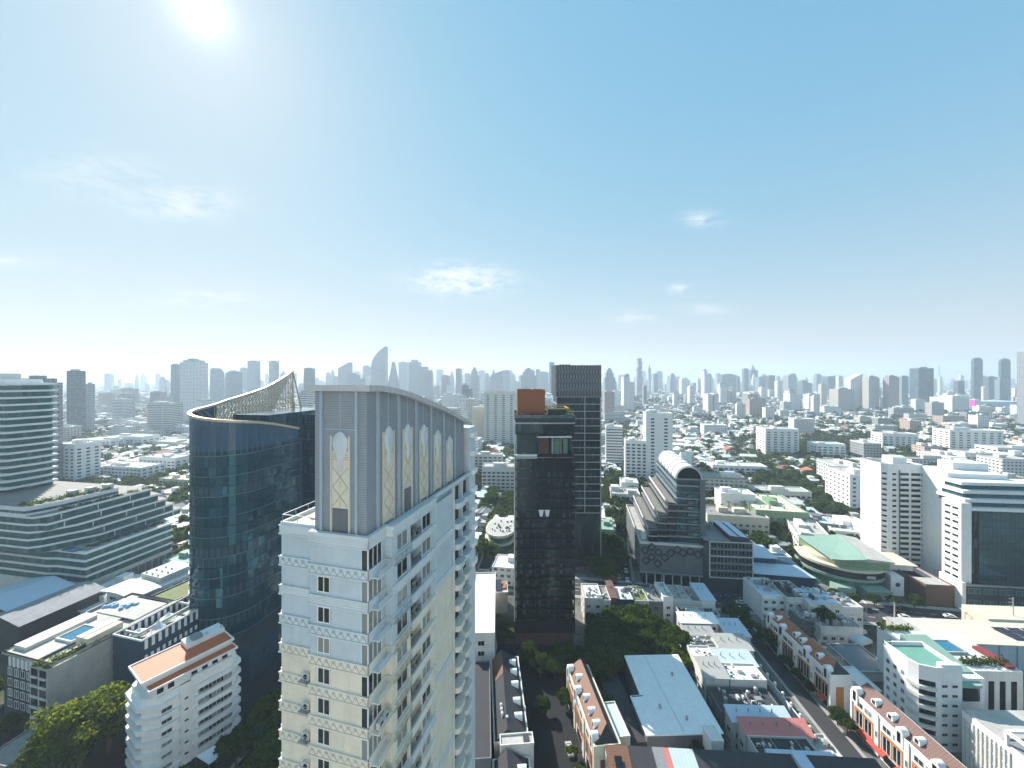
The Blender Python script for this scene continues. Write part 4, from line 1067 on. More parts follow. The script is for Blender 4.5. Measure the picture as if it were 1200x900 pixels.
def louvre_tower():
    Yf = 213.0; X0 = at(651.5, Yf); W = at(704.5, Yf)-X0; D = 26.0
    T = thing('louvre_tower', 'black tower with pale horizontal lines and a slatted crown, behind the rust-topped tower', 'tower', X0, Yf, 1.0)
    claim(X0, Yf, 1, -1, -1, W+1, D+1)
    zt = zat(428, Yf); zc = zat(465, Yf); zl = zat(601, Yf); zb = zat(656, Yf)
    MB().prism(rect(.6, .5, W-.6, D), zb, zc).build('glazing', 'glassblack', T)
    k = 0; z = zl
    sl = MB().prism(rect(0, 0, W, D), -.2, .2).mesh('floor_line', ['steel'])
    while z < zc: add('floor_line', sl, T, (0, 0, z)); z += 4.02; k += 1
    MB().box(W*.63, -.1, zl, W*.63+.4, .5, zc).build('mullion', 'steel', T); MB().box(W-.5, -.06, zb, W, .5, zc).build('edge_fin', 'steel', T)
    MB().prism(rect(0, 0, W, D), zc, zt, top=False).build('crown_core', 'darkgrey', T)
    MB().box(0.2, .2, zt-2, W-.2, D-.2, zt-1.8).build('roof', 'roofgrey', T)
    sm = shared('slat', lambda: MB().box(-.09, -.4, 0, .09, 0, zt-zc+.3).mesh('slat', ['steel']))
    for i in range(30):
        add('slat', sm, T, (.3+(W-.6)*i/29, 0, zc-.1+random.choice([0, .3])))
    for i in range(22): add('slat', sm, T, (0, .5+(D-1)*i/21, zc), FACE['L'])
    pmm = MB().box(0, -.36, 0, (W-.6)/29, -.1, 1.9).mesh('crown_panel', ['midgrey'])
    for i in range(29):
        for j in range(3):
            zz = zc+3+5*j+(2 if i % 2 else 0)
            if zz+2 < zt: add('crown_panel', pmm, T, (.3+(W-.6)*i/29, 0, zz))
    MB().prism(rect(1.5, 2, W+.3, D), zat(655, Yf)+.1, zl-.1).build('podium_glazing', 'glassblack', T)
    for i in range(16): MB().box(2+i*(W-3)/15, 1.5, zb, 2.2+i*(W-3)/15, 2.0, zl-6).build('podium_fin', 'midgrey', T)
    MB().prism(rect(1, 1.5, W+.5, D), 0, zb).build('podium_wall', 'black', T)
    MB().box(3, 8, zt-1.8, 9, 14, zt+.7).build('roof_hut', 'darkgrey', T)
louvre_tower()

# ------------------------------------------------------------------ barrel-vault terraced block and its neighbours
def vault_block():
    X, Y = 65.2, 195.5; yaw = 10.0
    T = thing('vaulted_block', 'grey glass block with a white barrel-vault roof and terraces stepping down to the left', 'office block', X, Y, yaw)
    claim(X, Y, yaw, -2, -2, 36, 62)
    W = 33.0; D = 58.0; zp = 21.0
    MB().prism(rect(0, 0, W, D), 6.5, zp, top=False).build('podium_wall', 'midgrey', T)
    MB().prism(rect(1.5, 1.5, W-1, D), 0, 6.5).build('shopfront', 'glassdark', T)
    MB().box(-.2, -.3, 6.2, W+.2, 0, 6.9).build('canopy_edge', 'steel', T)
    for k in range(7): MB().box(3+k*4.2, 1.0, 0, 3.6+k*4.2, 1.45, 6.2).build('column', 'white2', T)
    MB().poly([(0,0,zp),(W,0,zp),(W,D,zp),(0,D,zp)]).build('podium_roof', 'concrete_l', T)
    MB().ring(rect(-.1, -.1, W+.1, D+.1), .3, zp-.3, zp+.9).build('podium_parapet', 'white2', T)
    # woven lozenge relief on the podium front
    m = MB()
    def lz(cx, cz, r):
        for a, b in (((-r,0),(0,r)),((0,r),(r,0)),((r,0),(0,-r)),((0,-r),(-r,0))): m.bar((cx+a[0],-.12,cz+a[1]),(cx+b[0],-.12,cz+b[1]),.75,.2,(0,1,0))
    for cx, cz in ((2.4,17.5),(5.6,14.4),(5.6,19.4),(8.8,17.0),(11.9,14.6),(2.8,12.4),(8.6,11.4),(14.8,17.2),(17.9,19),(20.6,17.6),(24,18.6),(27.6,17.4),(30.3,18.7)): lz(cx, cz, 1.9)
    m.build('lozenge_relief', 'darkgrey', T)
    # stepped tower: tiers (left edge, top)
    tiers = [(4.0, 28.0, 2), (9.0, 34.5, 3), (13.8, 41.0, 3.5), (18.0, 53.5, 4)]
    for i, (xl, zt, y0) in enumerate(tiers):
        xr = tiers[i+1][0]+.1 if i < 3 else 31.5
        MB().prism(rect(xl+.8, y0+.8, xr, D-2), zp, zt-.3).build('tier_glazing', 'glassright' if i == 3 else 'glassdark', T)
        n = int((zt-zp)/3.25)
        for k in range(n): MB().prism(rect(xl, y0, xr+(.6 if i == 3 else 0), D-1.5), zp+(k+1)*3.25-.5, zp+(k+1)*3.25+.05).build('floor_band', 'midgrey' if k % 2 else 'steel', T)
        if i < 3: MB().box(xl, y0+1, zt-.2, xr, D-2, zt-.05).build('terrace', 'roofterracotta' if False else 'paving', T); MB().box(xl-.05, y0, zt-.3, xl+.25, D-2, zt+.9).build('terrace_wall', 'white2', T)
    for k in range(7): MB().prism([(24, 3.5), (30.8-.5*k, 3.2), (30.8-.5*k, 3.9), (24, 3.9)], zp+4+k*3.25, zp+5.6+k*3.25).build('balcony_glass', 'glasspod', T)
    MB().prism(rect(29.5, 3.4, 32.2, D-2), zp, 53.5).build('side_slab', 'midgrey', T)
    # barrel vault with ribs
    cx, rr, zs = 24.6, 6.3, 53.5
    m = MB(); n = 20
    for y, y2 in ((4.2, 50.0),):
        for k in range(n):
            a, b = math.pi*k/n, math.pi*(k+1)/n
            pa, pb = (cx+rr*math.cos(a), zs+rr*math.sin(a)*1.02), (cx+rr*math.cos(b), zs+rr*math.sin(b)*1.02)
            qa, qb = (cx+(rr-.45)*math.cos(a), zs+(rr-.45)*math.sin(a)), (cx+(rr-.45)*math.cos(b), zs+(rr-.45)*math.sin(b))
            m.poly([(pa[0],y,pa[1]),(pa[0],y2,pa[1]),(pb[0],y2,pb[1]),(pb[0],y,pb[1])]); m.poly([(qa[0],y,qa[1]),(pa[0],y,pa[1]),(pb[0],y,pb[1]),(qb[0],y,qb[1])])
            m.poly([(qb[0],y,qb[1]),(qb[0],y2,qb[1]),(qa[0],y2,qa[1]),(qa[0],y,qa[1])])
    m.build('barrel_vault', 'roofwhite', T)
    for j in range(6):
        m = MB(); y = 5+j*8.6
        for k in range(n):
            a, b = math.pi*k/n, math.pi*(k+1)/n
            m.bar((cx+(rr+.12)*math.cos(a), y, zs+(rr+.12)*math.sin(a)*1.02), (cx+(rr+.12)*math.cos(b), y, zs+(rr+.12)*math.sin(b)*1.02), .35, .3, (0,1,0))
        m.build('vault_rib', 'steel', T)
    MB().poly([(cx+(rr-.4)*math.cos(math.pi*k/n), 5.6, zs+(rr-.4)*math.sin(math.pi*k/n)) for k in range(n+1)][::-1]).build('vault_glazing', 'glassdark', T)
    MB().box(18, 3.9, 53.2, 31.6, 50, 53.6).build('vault_base', 'steel', T)
    # white fin behind the vault
    m = MB(); P = [(30.5, 53.5), (30.5, 62.5), (32.8, 61.5), (38.5, 57.0), (44, 54.5), (44, 53.5)]
    P2 = [(y, z) for y, z in P]
    for k in range(len(P)): a, b = P[k], P[(k+1) % len(P)]; m.poly([(27.0,a[0],a[1]),(33.0,a[0],a[1]),(33.0,b[0],b[1]),(27.0,b[0],b[1])])
    m.poly([(27.0,y,z) for y, z in P]); m.poly([(33.0,y,z) for y, z in reversed(P)]); m.build('roof_fin', 'white', T)
    MB().prism(rect(1.5, 5, 4.0, 9), zp, zp+2.6).build('roof_hut', 'white', T)
vault_block()

def frame_block():
    X, Y = G(832, 692, 0); Y = 188.5; X = at(831, Y)
    T = thing('framed_office', 'dark low office with a white-lined window grid, beside the vaulted block', 'office block', X, Y, 6.0)
    W, D, h = 20.6, 22, 25.0
    claim(X, Y, 6, -2, -2, W+1, D+1)
    MB().prism(rect(0, .4, W, D), 0, h, bottom=False).build('wall', 'darkgrey', T)
    MB().box(-2.2, .4, 0, -.0, D, h-1).build('side_wall', 'darkgrey', T)
    zs = [7.2+3.5*k for k in range(6)]
    for z in zs: MB().box(.3, -.1, z-.16, W, .4, z+.16).build('floor_line', 'white2' if z in (zs[0], zs[3], zs[5]) else 'steel', T)
    wm = win_mesh(2.9, 2.5, 'steel', 'glassdark', .12)
    for z in zs[:5]:
        for k in range(6): add('window', wm, T, (2.2+k*3.3, .38, z+.5))
    for x in (.3, W-.3): MB().box(x-.2, -.12, zs[0], x+.2, .42, zs[-1]).build('frame_post', 'white2', T)
    MB().box(-2.3, .2, h, W*.48, D, h+.5).build('flat_roof', 'roofgrey', T)
    m = MB()
    for k in range(2): m.poly([(W*.48+k*4.8, 1, h+2.8-k*.3), (W*.48+4.5+k*4.8, 1, h+2.1-k*.3), (W*.48+4.5+k*4.8, D, h+2.1-k*.3), (W*.48+k*4.8, D, h+2.8-k*.3)])
    m.build('roof_panel', 'roofblue', T)
    MB().box(W*.49, 1.5, h, W-1, D-1, h+1.9).build('roof_plant', 'darkgrey', T); MB().box(2, 14, h+.5, 6, 20, h+2.6).build('roof_hut', 'midgrey', T)
    # low sheds to its right
    X2, Y2 = at(882, 189.0), 188.0
    t = thing('blue_roof_shed', 'dark low shed with two pale blue sloping roofs right of the framed office', 'shed', X2, Y2, 8)
    claim(X2, Y2, 8, -1, -1, 28, 28)
    MB().prism(rect(0, 0, 27, 26), 0, 9, bottom=False).build('wall', 'navy', t)
    MB().poly([(-.2,-.6,9.6),(27.5,-.6,9.2),(24,9.5,10.4),(-.2,9.5,10.6)]).poly([(-.2,9.5,10.4),(24,9.5,10.2),(27.5,-.6,9.0),(-.2,-.6,9.4)]).build('front_roof', 'roofblue', t)
    MB().prism(rect(0, 9.8, 15, 25), 9, 13, bottom=False, top=False).build('upper_wall', 'navy', t)
    MB().box(-.4, 9.2, 13, 15.6, 25.5, 13.35).build('upper_roof', 'roofblue', t)
frame_block()

# ------------------------------------------------------------------ small buildings left of the dark tower
def centre_misc():
    X, Y = G(568, 663, 0); Y = 232; X = at(566, Y)
    T = thing('oval_pavilion', 'low rounded pavilion with pale curved roof terrace left of the rust-topped tower', 'pavilion', X, Y, 6)
    claim(X, Y, 6, 0, -6, 22, 30)
    def oval(x0, x1, y0, y1, n=20): return [((x0+x1)/2+(x1-x0)/2*math.cos(a), y0+(y1-y0)*(.5+.5*math.sin(a))) if math.sin(a) < 0 else ((x0+x1)/2+(x1-x0)/2*(1 if math.cos(a) > 0 else -1)*abs(math.cos(a))**.3, (y0+y1)/2+(y1-y0)/2*math.sin(a)) for a in [2*math.pi*i/n-math.pi for i in range(n)]]
    o = oval(0, 19, -3, 26)
    MB().prism(offset(o, -1.5), 0, 9.5).build('glazing', 'glasspod', T)
    MB().prism(offset(o, .6), 5.0, 5.9).build('lower_rim', 'ivory', T); MB().prism(o, 9.5, 11).build('upper_rim', 'ivory', T)
    MB().prism(offset(o, -1.0), 11, 11.06).build('roof_terrace', 'concrete_l', T)
    for i in range(26):
        x, y = random.uniform(4, 15), random.uniform(3, 20); MB().box(x, y, 11.06, x+random.uniform(.5, 1.4), y+random.uniform(.4, 1), 11.06+random.uniform(.4, 1.1)).build('roof_equipment', 'midgrey', T)
    MB().box(2, 22, 0, 24, 34, 10.5).build('rear_hall', 'white2', T)
    X, Y = G(569, 687, 12); t = bld('solar_house', 'small white building with two solar panels on its roof beside the pavilion', 'building', X-2, 171, -3, 12, 9, 9, 'white2', 'concrete_l', .4)
    for k in range(2): MB().poly([(2.4+k*3.6,1,9.6),(5.4+k*3.6,1,9.6),(5.8+k*3.6,8,11),(2.8+k*3.6,8,11)]).build('solar_panel', 'solar', t)
    MB().box(8.5, 3, 9.01, 11.4, 8, 9.7).build('terracotta_deck', 'roofterracotta', t)
    Xa = at(556, 128)
    t = bld('white_terrace_building', 'tall narrow white building with a bright white flat roof right of the cream tower', 'building', -14.8, 128, -2, 9.0, 40, 19.5, 'white2', 'roofwhite', .5)
    for z in range(5):
        for y in (4, 12, 20, 28): add('window', win_mesh(2.2, 1.7, 'white2', 'glassdark', .1), t, (9.0, y, 2+z*3.4), math.pi/2)
        add('window', win_mesh(2.2, 1.7, 'white2', 'glassdark', .1), t, (4.5, 0, 2+z*3.4))
    t = bld('grey_lowrise', 'grey-walled low building in shade right of the cream tower', 'building', -13.0, 92, -4, 8.0, 32, 13, 'midgrey', 'roofdark', .5)
    for z in range(3):
        for y in (4, 11, 18, 25): add('window', win_mesh(1.8, 1.5, 'white2', 'glassdark', .1), t, (8.0, y, 2+z*3.4), math.pi/2)
centre_misc()

# ------------------------------------------------------------------ townhouse rows
def townhouses(label, X, Y, yaw, W, L, h, hr, roofm, face='L', wall='white', brick='orangebrick', tints=(), dorm=(), towers=(), name='townhouse_row', flat=False, group=None, end_panel='orangebrick', awn=()):
    """row of terraced houses running away along y; windows on one long side"""
    T = thing(name, label, 'townhouses', X, Y, yaw, group); claim(X, Y, yaw, -1, -1, W+1, L+1)
    MB().prism(rect(0, 0, W, L), 0, h, bottom=False).build('wall', wall, T)
    MB().ring(rect(-.12, -.12, W+.12, L+.12), .3, h-.15, h+.55).build('cornice', wall, T)
    x0, x1, y0, y1 = .35, W-.35, .35, L-.35
    rx = W*.62 if face == 'L' else W*.38; k = 2.6 if not flat else .02
    zr_ = h+.3+hr
    m = MB(); a, b = (rx, y0+k, zr_), (rx, y1-.05, zr_); z = h+.3
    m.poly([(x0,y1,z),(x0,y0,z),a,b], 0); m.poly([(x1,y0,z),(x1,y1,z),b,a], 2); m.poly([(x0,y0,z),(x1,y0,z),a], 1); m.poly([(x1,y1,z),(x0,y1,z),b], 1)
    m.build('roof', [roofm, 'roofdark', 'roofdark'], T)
    sx = 0 if face == 'L' else W; sg = -1 if face == 'L' else 1; fr = FACE[face]
    w1 = win_mesh(1.1, 1.5, 'white2', 'glass', .1); w2 = win_mesh(2.3, 1.5, 'white2', 'glass', .1); tall = win_mesh(2.3, 4.2, 'white', 'glassdark', .14)
    nb = max(1, int(L/7.6)); bl = L/nb
    for i in range(nb):
        c = (i+.5)*bl
        pr = MB(); xa, xb = (sx-.12, sx) if face == 'L' else (sx, sx+.12)
        pr.box(xa, c-bl*.36, 2.9, xb, c-bl*.36+.35, 7.9).box(xa, c+bl*.36-.35, 2.9, xb, c+bl*.36, 7.9).box(xa, c-bl*.36+.35, 7.2, xb, c+bl*.36-.35, 7.9).box(xa, c-.22, 2.9, xb, c+.22, 7.2).box(xa, c-bl*.36+.35, 2.9, xb, c+bl*.36-.35, 3.2)
        pr.build('brick_panel', brick, T)
        for d in (-bl*.17, bl*.17):
            add('tall_window', tall, T, (sx, c+d, 3.1), fr); add('upper_window', w2, T, (sx, c+d, 8.6), fr)
        add('shop_window', win_mesh(4.6, 2.2, 'black', 'glassdark', .1), T, (sx, c, .3), fr)
        xa, xb = (sx-.3, sx) if face == 'L' else (sx, sx+.3)
        MB().box(xa, i*bl-.55 if i else 0, 0, xb, i*bl+.55, h+.5).build('pier', wall, T)
        if i: add('pier_window', win_mesh(.7, 1.8, 'white2', 'glassdark', .08), T, (sx+sg*.3, i*bl, 5), fr)
    MB().box(xa, L-.55, 0, xb, L, h+.5).build('pier', wall, T)
    def dormer_mesh():
        m = MB(); n = 10; Lx = 2.0; r = .85
        pts = [(-r, 0)]+[(r*math.cos(math.pi-math.pi*k/n), .75+r*math.sin(math.pi*k/n)) for k in range(n+1)]+[(r, 0)]
        for k in range(len(pts)-1):
            a, b = pts[k], pts[k+1]; m.poly([(a[0],-.1,a[1]),(a[0],Lx,a[1]),(b[0],Lx,b[1]),(b[0],-.1,b[1])][::-1])
        m.poly([(p[0],-.1,p[1]) for p in reversed(pts)][::1]); m.poly([(p[0],Lx,p[1]) for p in pts])
        me = m.mesh('dormer', ['white']); SPLITS[me.name] = (me, ('window', MB().box(-.42, -.16, .25, .42, -.1, 1.25).mesh('window', ['glassdark']))); return me
    dm = shared('dormer', dormer_mesh)
    for y in dorm: add('dormer', dm, T, (sx-sg*1.2, y, h+.9), fr)
    def turret_mesh():
        m = MB(); n = 10; r = 1.0; H0 = 2.2
        pts = [(-r, -2.4)]+[(r*math.cos(math.pi-math.pi*k/n), H0-1+r*math.sin(math.pi*k/n)) for k in range(n+1)]+[(r, -2.4)]
        for k in range(len(pts)-1):
            a, b = pts[k], pts[k+1]; m.poly([(a[0],-.25,a[1]),(a[0],1.6,a[1]),(b[0],1.6,b[1]),(b[0],-.25,b[1])][::-1])
        m.poly([(p[0],-.25,p[1]) for p in reversed(pts)]); m.poly([(p[0],1.6,p[1]) for p in pts])
        me = m.mesh('arched_gable', ['white']); SPLITS[me.name] = (me, ('window', MB().box(-.45, -.31, -1.6, .45, -.25, 1.1).mesh('window', ['glassdark']))); return me
    tm = shared('turret', turret_mesh)
    for y in towers: add('arched_gable', tm, T, (sx+sg*.05, y, h), fr)
    if end_panel: MB().box(W*.22, -.1, .2, W*.58, 0, h-3.2).build('end_panel', end_panel, T); MB().box(-.05, -.14, h-2.6, W+.05, 0, h-2.3).build('end_moulding', wall, T)
    for (y, ln, mt) in awn:
        xa = sx+sg*1.5
        MB().poly([(sx,y,3.0),(sx,y+ln,3.0),(xa,y+ln,2.3),(xa,y,2.3)]).poly([(sx,y,2.95),(xa,y,2.25),(xa,y+ln,2.25),(sx,y+ln,2.95)]).build('awning', mt, T)
    return T
Xr = 100.6
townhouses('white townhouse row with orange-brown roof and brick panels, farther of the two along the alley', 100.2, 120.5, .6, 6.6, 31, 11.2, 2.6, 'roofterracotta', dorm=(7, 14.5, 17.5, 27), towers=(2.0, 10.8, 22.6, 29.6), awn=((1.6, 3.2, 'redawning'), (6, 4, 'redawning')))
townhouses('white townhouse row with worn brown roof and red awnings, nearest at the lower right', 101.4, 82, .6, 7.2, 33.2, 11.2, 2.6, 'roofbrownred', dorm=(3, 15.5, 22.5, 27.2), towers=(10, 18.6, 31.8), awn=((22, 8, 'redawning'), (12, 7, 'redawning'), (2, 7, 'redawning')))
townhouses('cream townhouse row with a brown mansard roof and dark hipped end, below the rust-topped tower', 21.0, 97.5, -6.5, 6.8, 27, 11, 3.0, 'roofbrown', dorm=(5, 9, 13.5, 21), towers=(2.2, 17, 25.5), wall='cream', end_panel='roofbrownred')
T2 = townhouses('dark-roofed townhouse row with one brown roof end, left one below the rust-topped tower', -4.6, 99, -4.6, 9.0, 30, 10.5, 3.2, 'roofdark', face='R', dorm=(6, 11, 17, 22, 26), wall='white2', end_panel=None, flat=True)
MB().poly([(.3, 19.4, 10.88), (W2 := 3.45, 19.4, 14.05), (3.45, 29.7, 14.05), (.3, 29.7, 10.88)]).poly([(.3, 29.7, 10.84), (3.45, 29.7, 14.0), (3.45, 19.4, 14.0), (.3, 19.4, 10.84)]).build('brown_roof_end', 'roofbrown', T2)
T2b = townhouses('dark-roofed townhouse row at the bottom edge, nearest below the rust-topped tower', -2.6, 68, -4.6, 9.0, 27, 10.2, 3.0, 'roofdark', face='R', dorm=(10, 17, 23), wall='white2', end_panel=None, flat=True)
t = bld('stair_block', 'pale flat-topped stair block between the two dark townhouse roofs', 'building', -2.9, 95.6, -4.6, 8.4, 3.0, 13.2, 'white2', 'concrete_l', .4)
MB().box(5.9, .5, 13.2, 7.3, 2.4, 13.5).build('roof_hatch', 'darkgrey', t)
for i, (x, y) in enumerate(((3.6, 4.0), (2.2, 8.0), (2.3, 6.6), (2.4, 5.2))):
    MB().tube((x, y, 12.0), (x, y, 13.8), .28, 8).sphere((x, y, 13.9), .4).build('roof_vent', 'white', T2)
# bottom row whose roof fills the lower edge, broadside to us
def bottom_row():
    X, Y = 22.8, 82.5; yaw = 3.2
    T = thing('broad_townhouse_row', 'long townhouse row with patched dark roof and white barrel dormers along the bottom edge', 'townhouses', X, Y, yaw); W = 65; D = 16
    claim(X, Y, yaw, -1, -1, W+1, D+1)
    h = 9.0
    MB().prism(rect(0, 0, W, D), 0, h, bottom=False).build('wall', 'white2', T)
    secs = [(0, 5.5, 'roofbrown'), (5.5, 11.5, 'roofdark'), (11.5, 14, 'roofgrey'), (14, 15.6, 'roofcoral'), (15.6, 21.5, 'roofblue'), (21.5, 34, 'roofdark'), (34, 45, 'roofdark'), (45, 52, 'roofdark'), (52, W, 'roofdark')]
    for i, (a, b, mt) in enumerate(secs):
        off = .02*(i % 3)
        z0 = h+.1+off; zr = h+3.2+off; yr = D-1.2
        MB().poly([(a,-.4,z0),(b,-.4,z0),(b,yr,zr),(a,yr,zr)]).poly([(b,D+.2,z0),(a,D+.2,z0),(a,yr,zr),(b,yr,zr)]).poly([(a,-.4,z0),(a,yr,zr),(a,D+.2,z0)]).poly([(b,-.4,z0),(b,D+.2,z0),(b,yr,zr)]).build('roof_section', mt, T)
    MB().box(45.2, 2, h, 48.2, 15, h+3.9).build('white_gutter', 'roofblue', T); MB().box(40, 14.3, h+1, 56, 16.6, h+2.6).build('rear_white_roof', 'roofblue', T)
    dm = _pm['dormer']
    for x in (13.2, 18.6, 25, 30.6, 38, 42.8, 50.4):
        o = add('dormer', dm, T, (x, 6.2, h+1.4)); o.scale = (1.3, 1.3, 1.0)
    MB().box(-.1, 13.0, h, 1.1, 16.4, h+2.0).build('end_chimney', 'white2', T)
    MB().poly([(1.6, 5, h+2.0), (3.4, 5, h+2.0), (3.4, 12, h+3.2), (1.6, 12, h+3.2)]).build('skylight', 'glassdark', T)
    wm = win_mesh(1.6, 1.5, 'white', 'glass', .1)
    for k in range(20): 
        for z in (1.5, 5): add('window', wm, T, (2+k*3.2, 0, z))
bottom_row()

def warehouse():
    T = thing('white_warehouse', 'broad white sheet-metal warehouse roof between the trees and the shophouse column', 'warehouse', 40.4, 104, -1.5); claim(40.4, 104, -1.5, -4, -1, 18, 31)
    P = [(-3.8, 0), (16.4, 0), (17.4, 29), (-.6, 29), (-1.0, 13.2), (-4.0, 13)]
    P = [(-3.8, 0), (16.6, 0), (17.8, 29), (-.3, 29), (-.8, 12.4), (-3.9, 12.2)]
    MB().prism(P, 0, 8.4, bottom=False, top=False).build('wall', 'midgrey', T)
    MB().prism(offset(P, .4), 8.4, 8.7).build('roof', 'sheetwhite', T)
    for x, y in ((3, 8), (12, 20), (9, 4)): add('roof_vent', shared('vent', lambda: MB().tube((0,0,0), (0,0,.6), .3, 10).sphere((0,0,.75), .42).mesh('roof_vent', ['steel'])), T, (x, y, 8.72))
    MB().box(6.2, .2, 8.7, 6.5, 28.6, 8.82).build('roof_ridge', 'roofwhite', T)
    MB().bar((-.4, 12.4, 8.6), (-3.9, 12.2, 8.6), .3).build('beam', 'black', T)
    t = bld('dark_shed', 'black-roofed shed in the shade left of the white warehouse', 'shed', 30, 104, -4, 7, 26, 6, 'darkgrey', 'roofdark', 0)
    t = bld('white_stair_tower', 'small white stair tower at the near right corner of the white warehouse', 'building', 51.5, 99.2, 0, 3.2, 4.6, 11, 'white', 'roofwhite', .4)
    t = bld('cream_annex', 'cream annex with a pale roof behind the hipped townhouse end', 'building', 27.3, 101.8, -6.5, 4.2, 11, 9.5, 'ivory', 'roofblue', .3)
warehouse()

# ------------------------------------------------------------------ shophouse column along the alley
def shop(label, x0, x1, y0, y1, h, roof, wall='white2', yaw=2.0, pitch=0, wins=True, name='shophouse', group=None, par=.5, seed=0):
    t = thing(name, label, 'shophouse', x0, y0, yaw, group); W, D = x1-x0, y1-y0
    claim(x0, y0, yaw, 0, 0, W, D)
    MB().prism(rect(0, 0, W, D), 0, h, bottom=False, top=not pitch and False).build('wall', wall, t)
    if pitch == 'x': MB().gable(0, 0, W, D, h, 1.6, 'x', 0, 1).build('roof', [roof, wall], t)
    elif pitch == 'mono':
        roof = {'roofwhite': 'sheetwhite', 'concrete_l': 'mid_sheet'}.get(roof, roof)
        for k in range(2+int(W/7)): MB().tube((W*(k+.7)/(3+int(W/7)), D*.6, h+.3), (W*(k+.7)/(3+int(W/7)), D*.6, h+1.7), .18, 7).build('roof_flue', 'steel', t)
        MB().poly([(-.4,-.4,h),(W+.4,-.4,h),(W+.4,D+.3,h+1.1),(-.4,D+.3,h+1.1)]).poly([(-.4,-.4,h-.15),(-.4,D+.3,h+.95),(W+.4,D+.3,h+.95),(W+.4,-.4,h-.15)]).poly([(-.4,-.4,h-.15),(W+.4,-.4,h-.15),(W+.4,-.4,h),(-.4,-.4,h)]).build('roof', roof, t)
    else:
        MB().poly([(0,0,h),(W,0,h),(W,D,h),(0,D,h)]).build('roof', roof, t)
        if par: MB().ring(rect(-.05, -.05, W+.05, D+.05), .22, h-.2, h+par).build('parapet', wall, t)
    if wins:
        wm = win_mesh(1.6, 1.3, 'white2', 'glassdark', .09); nz = max(1, int(h/3.2)); nx = max(1, int(W/3.2)); ny = max(1, int(D/3.2))
        for z in range(nz):
            for u in frange(0, W, nx): add('window', wm, t, (u, 0, 1.0+z*3.1))
            for v in frange(0, D, ny): add('window', wm, t, (0, v, 1.0+z*3.1), FACE['L'])
    r = random.Random(seed or hash(label) % 1000)
    if not pitch:
        for i in range(int(W*D/9)+2):
            k = r.random(); x, y = r.uniform(.8, W-.8), r.uniform(.6, max(.7, D-.6))
            if k < .5: add('air_conditioner', ac_mesh(), t, (x, y, h+.01), r.choice([0, 1.57]))
            elif k < .62: add('water_tank', tank_mesh(), t, (x, y, h+.01))
            elif k < .85: MB().box(x, y, h+.01, min(W-.3, x+r.uniform(.6, 2.2)), min(D-.3, y+r.uniform(.5, 1.6)), h+r.uniform(.3, 1.4)).build('roof_box', r.choice(['concrete', 'steel', 'white2', 'roofgrey']), t)
            else: MB().bar((x, .3, h+.12), (x, D-.3, h+.12), .14).build('roof_pipe', 'steel', t)
    return t
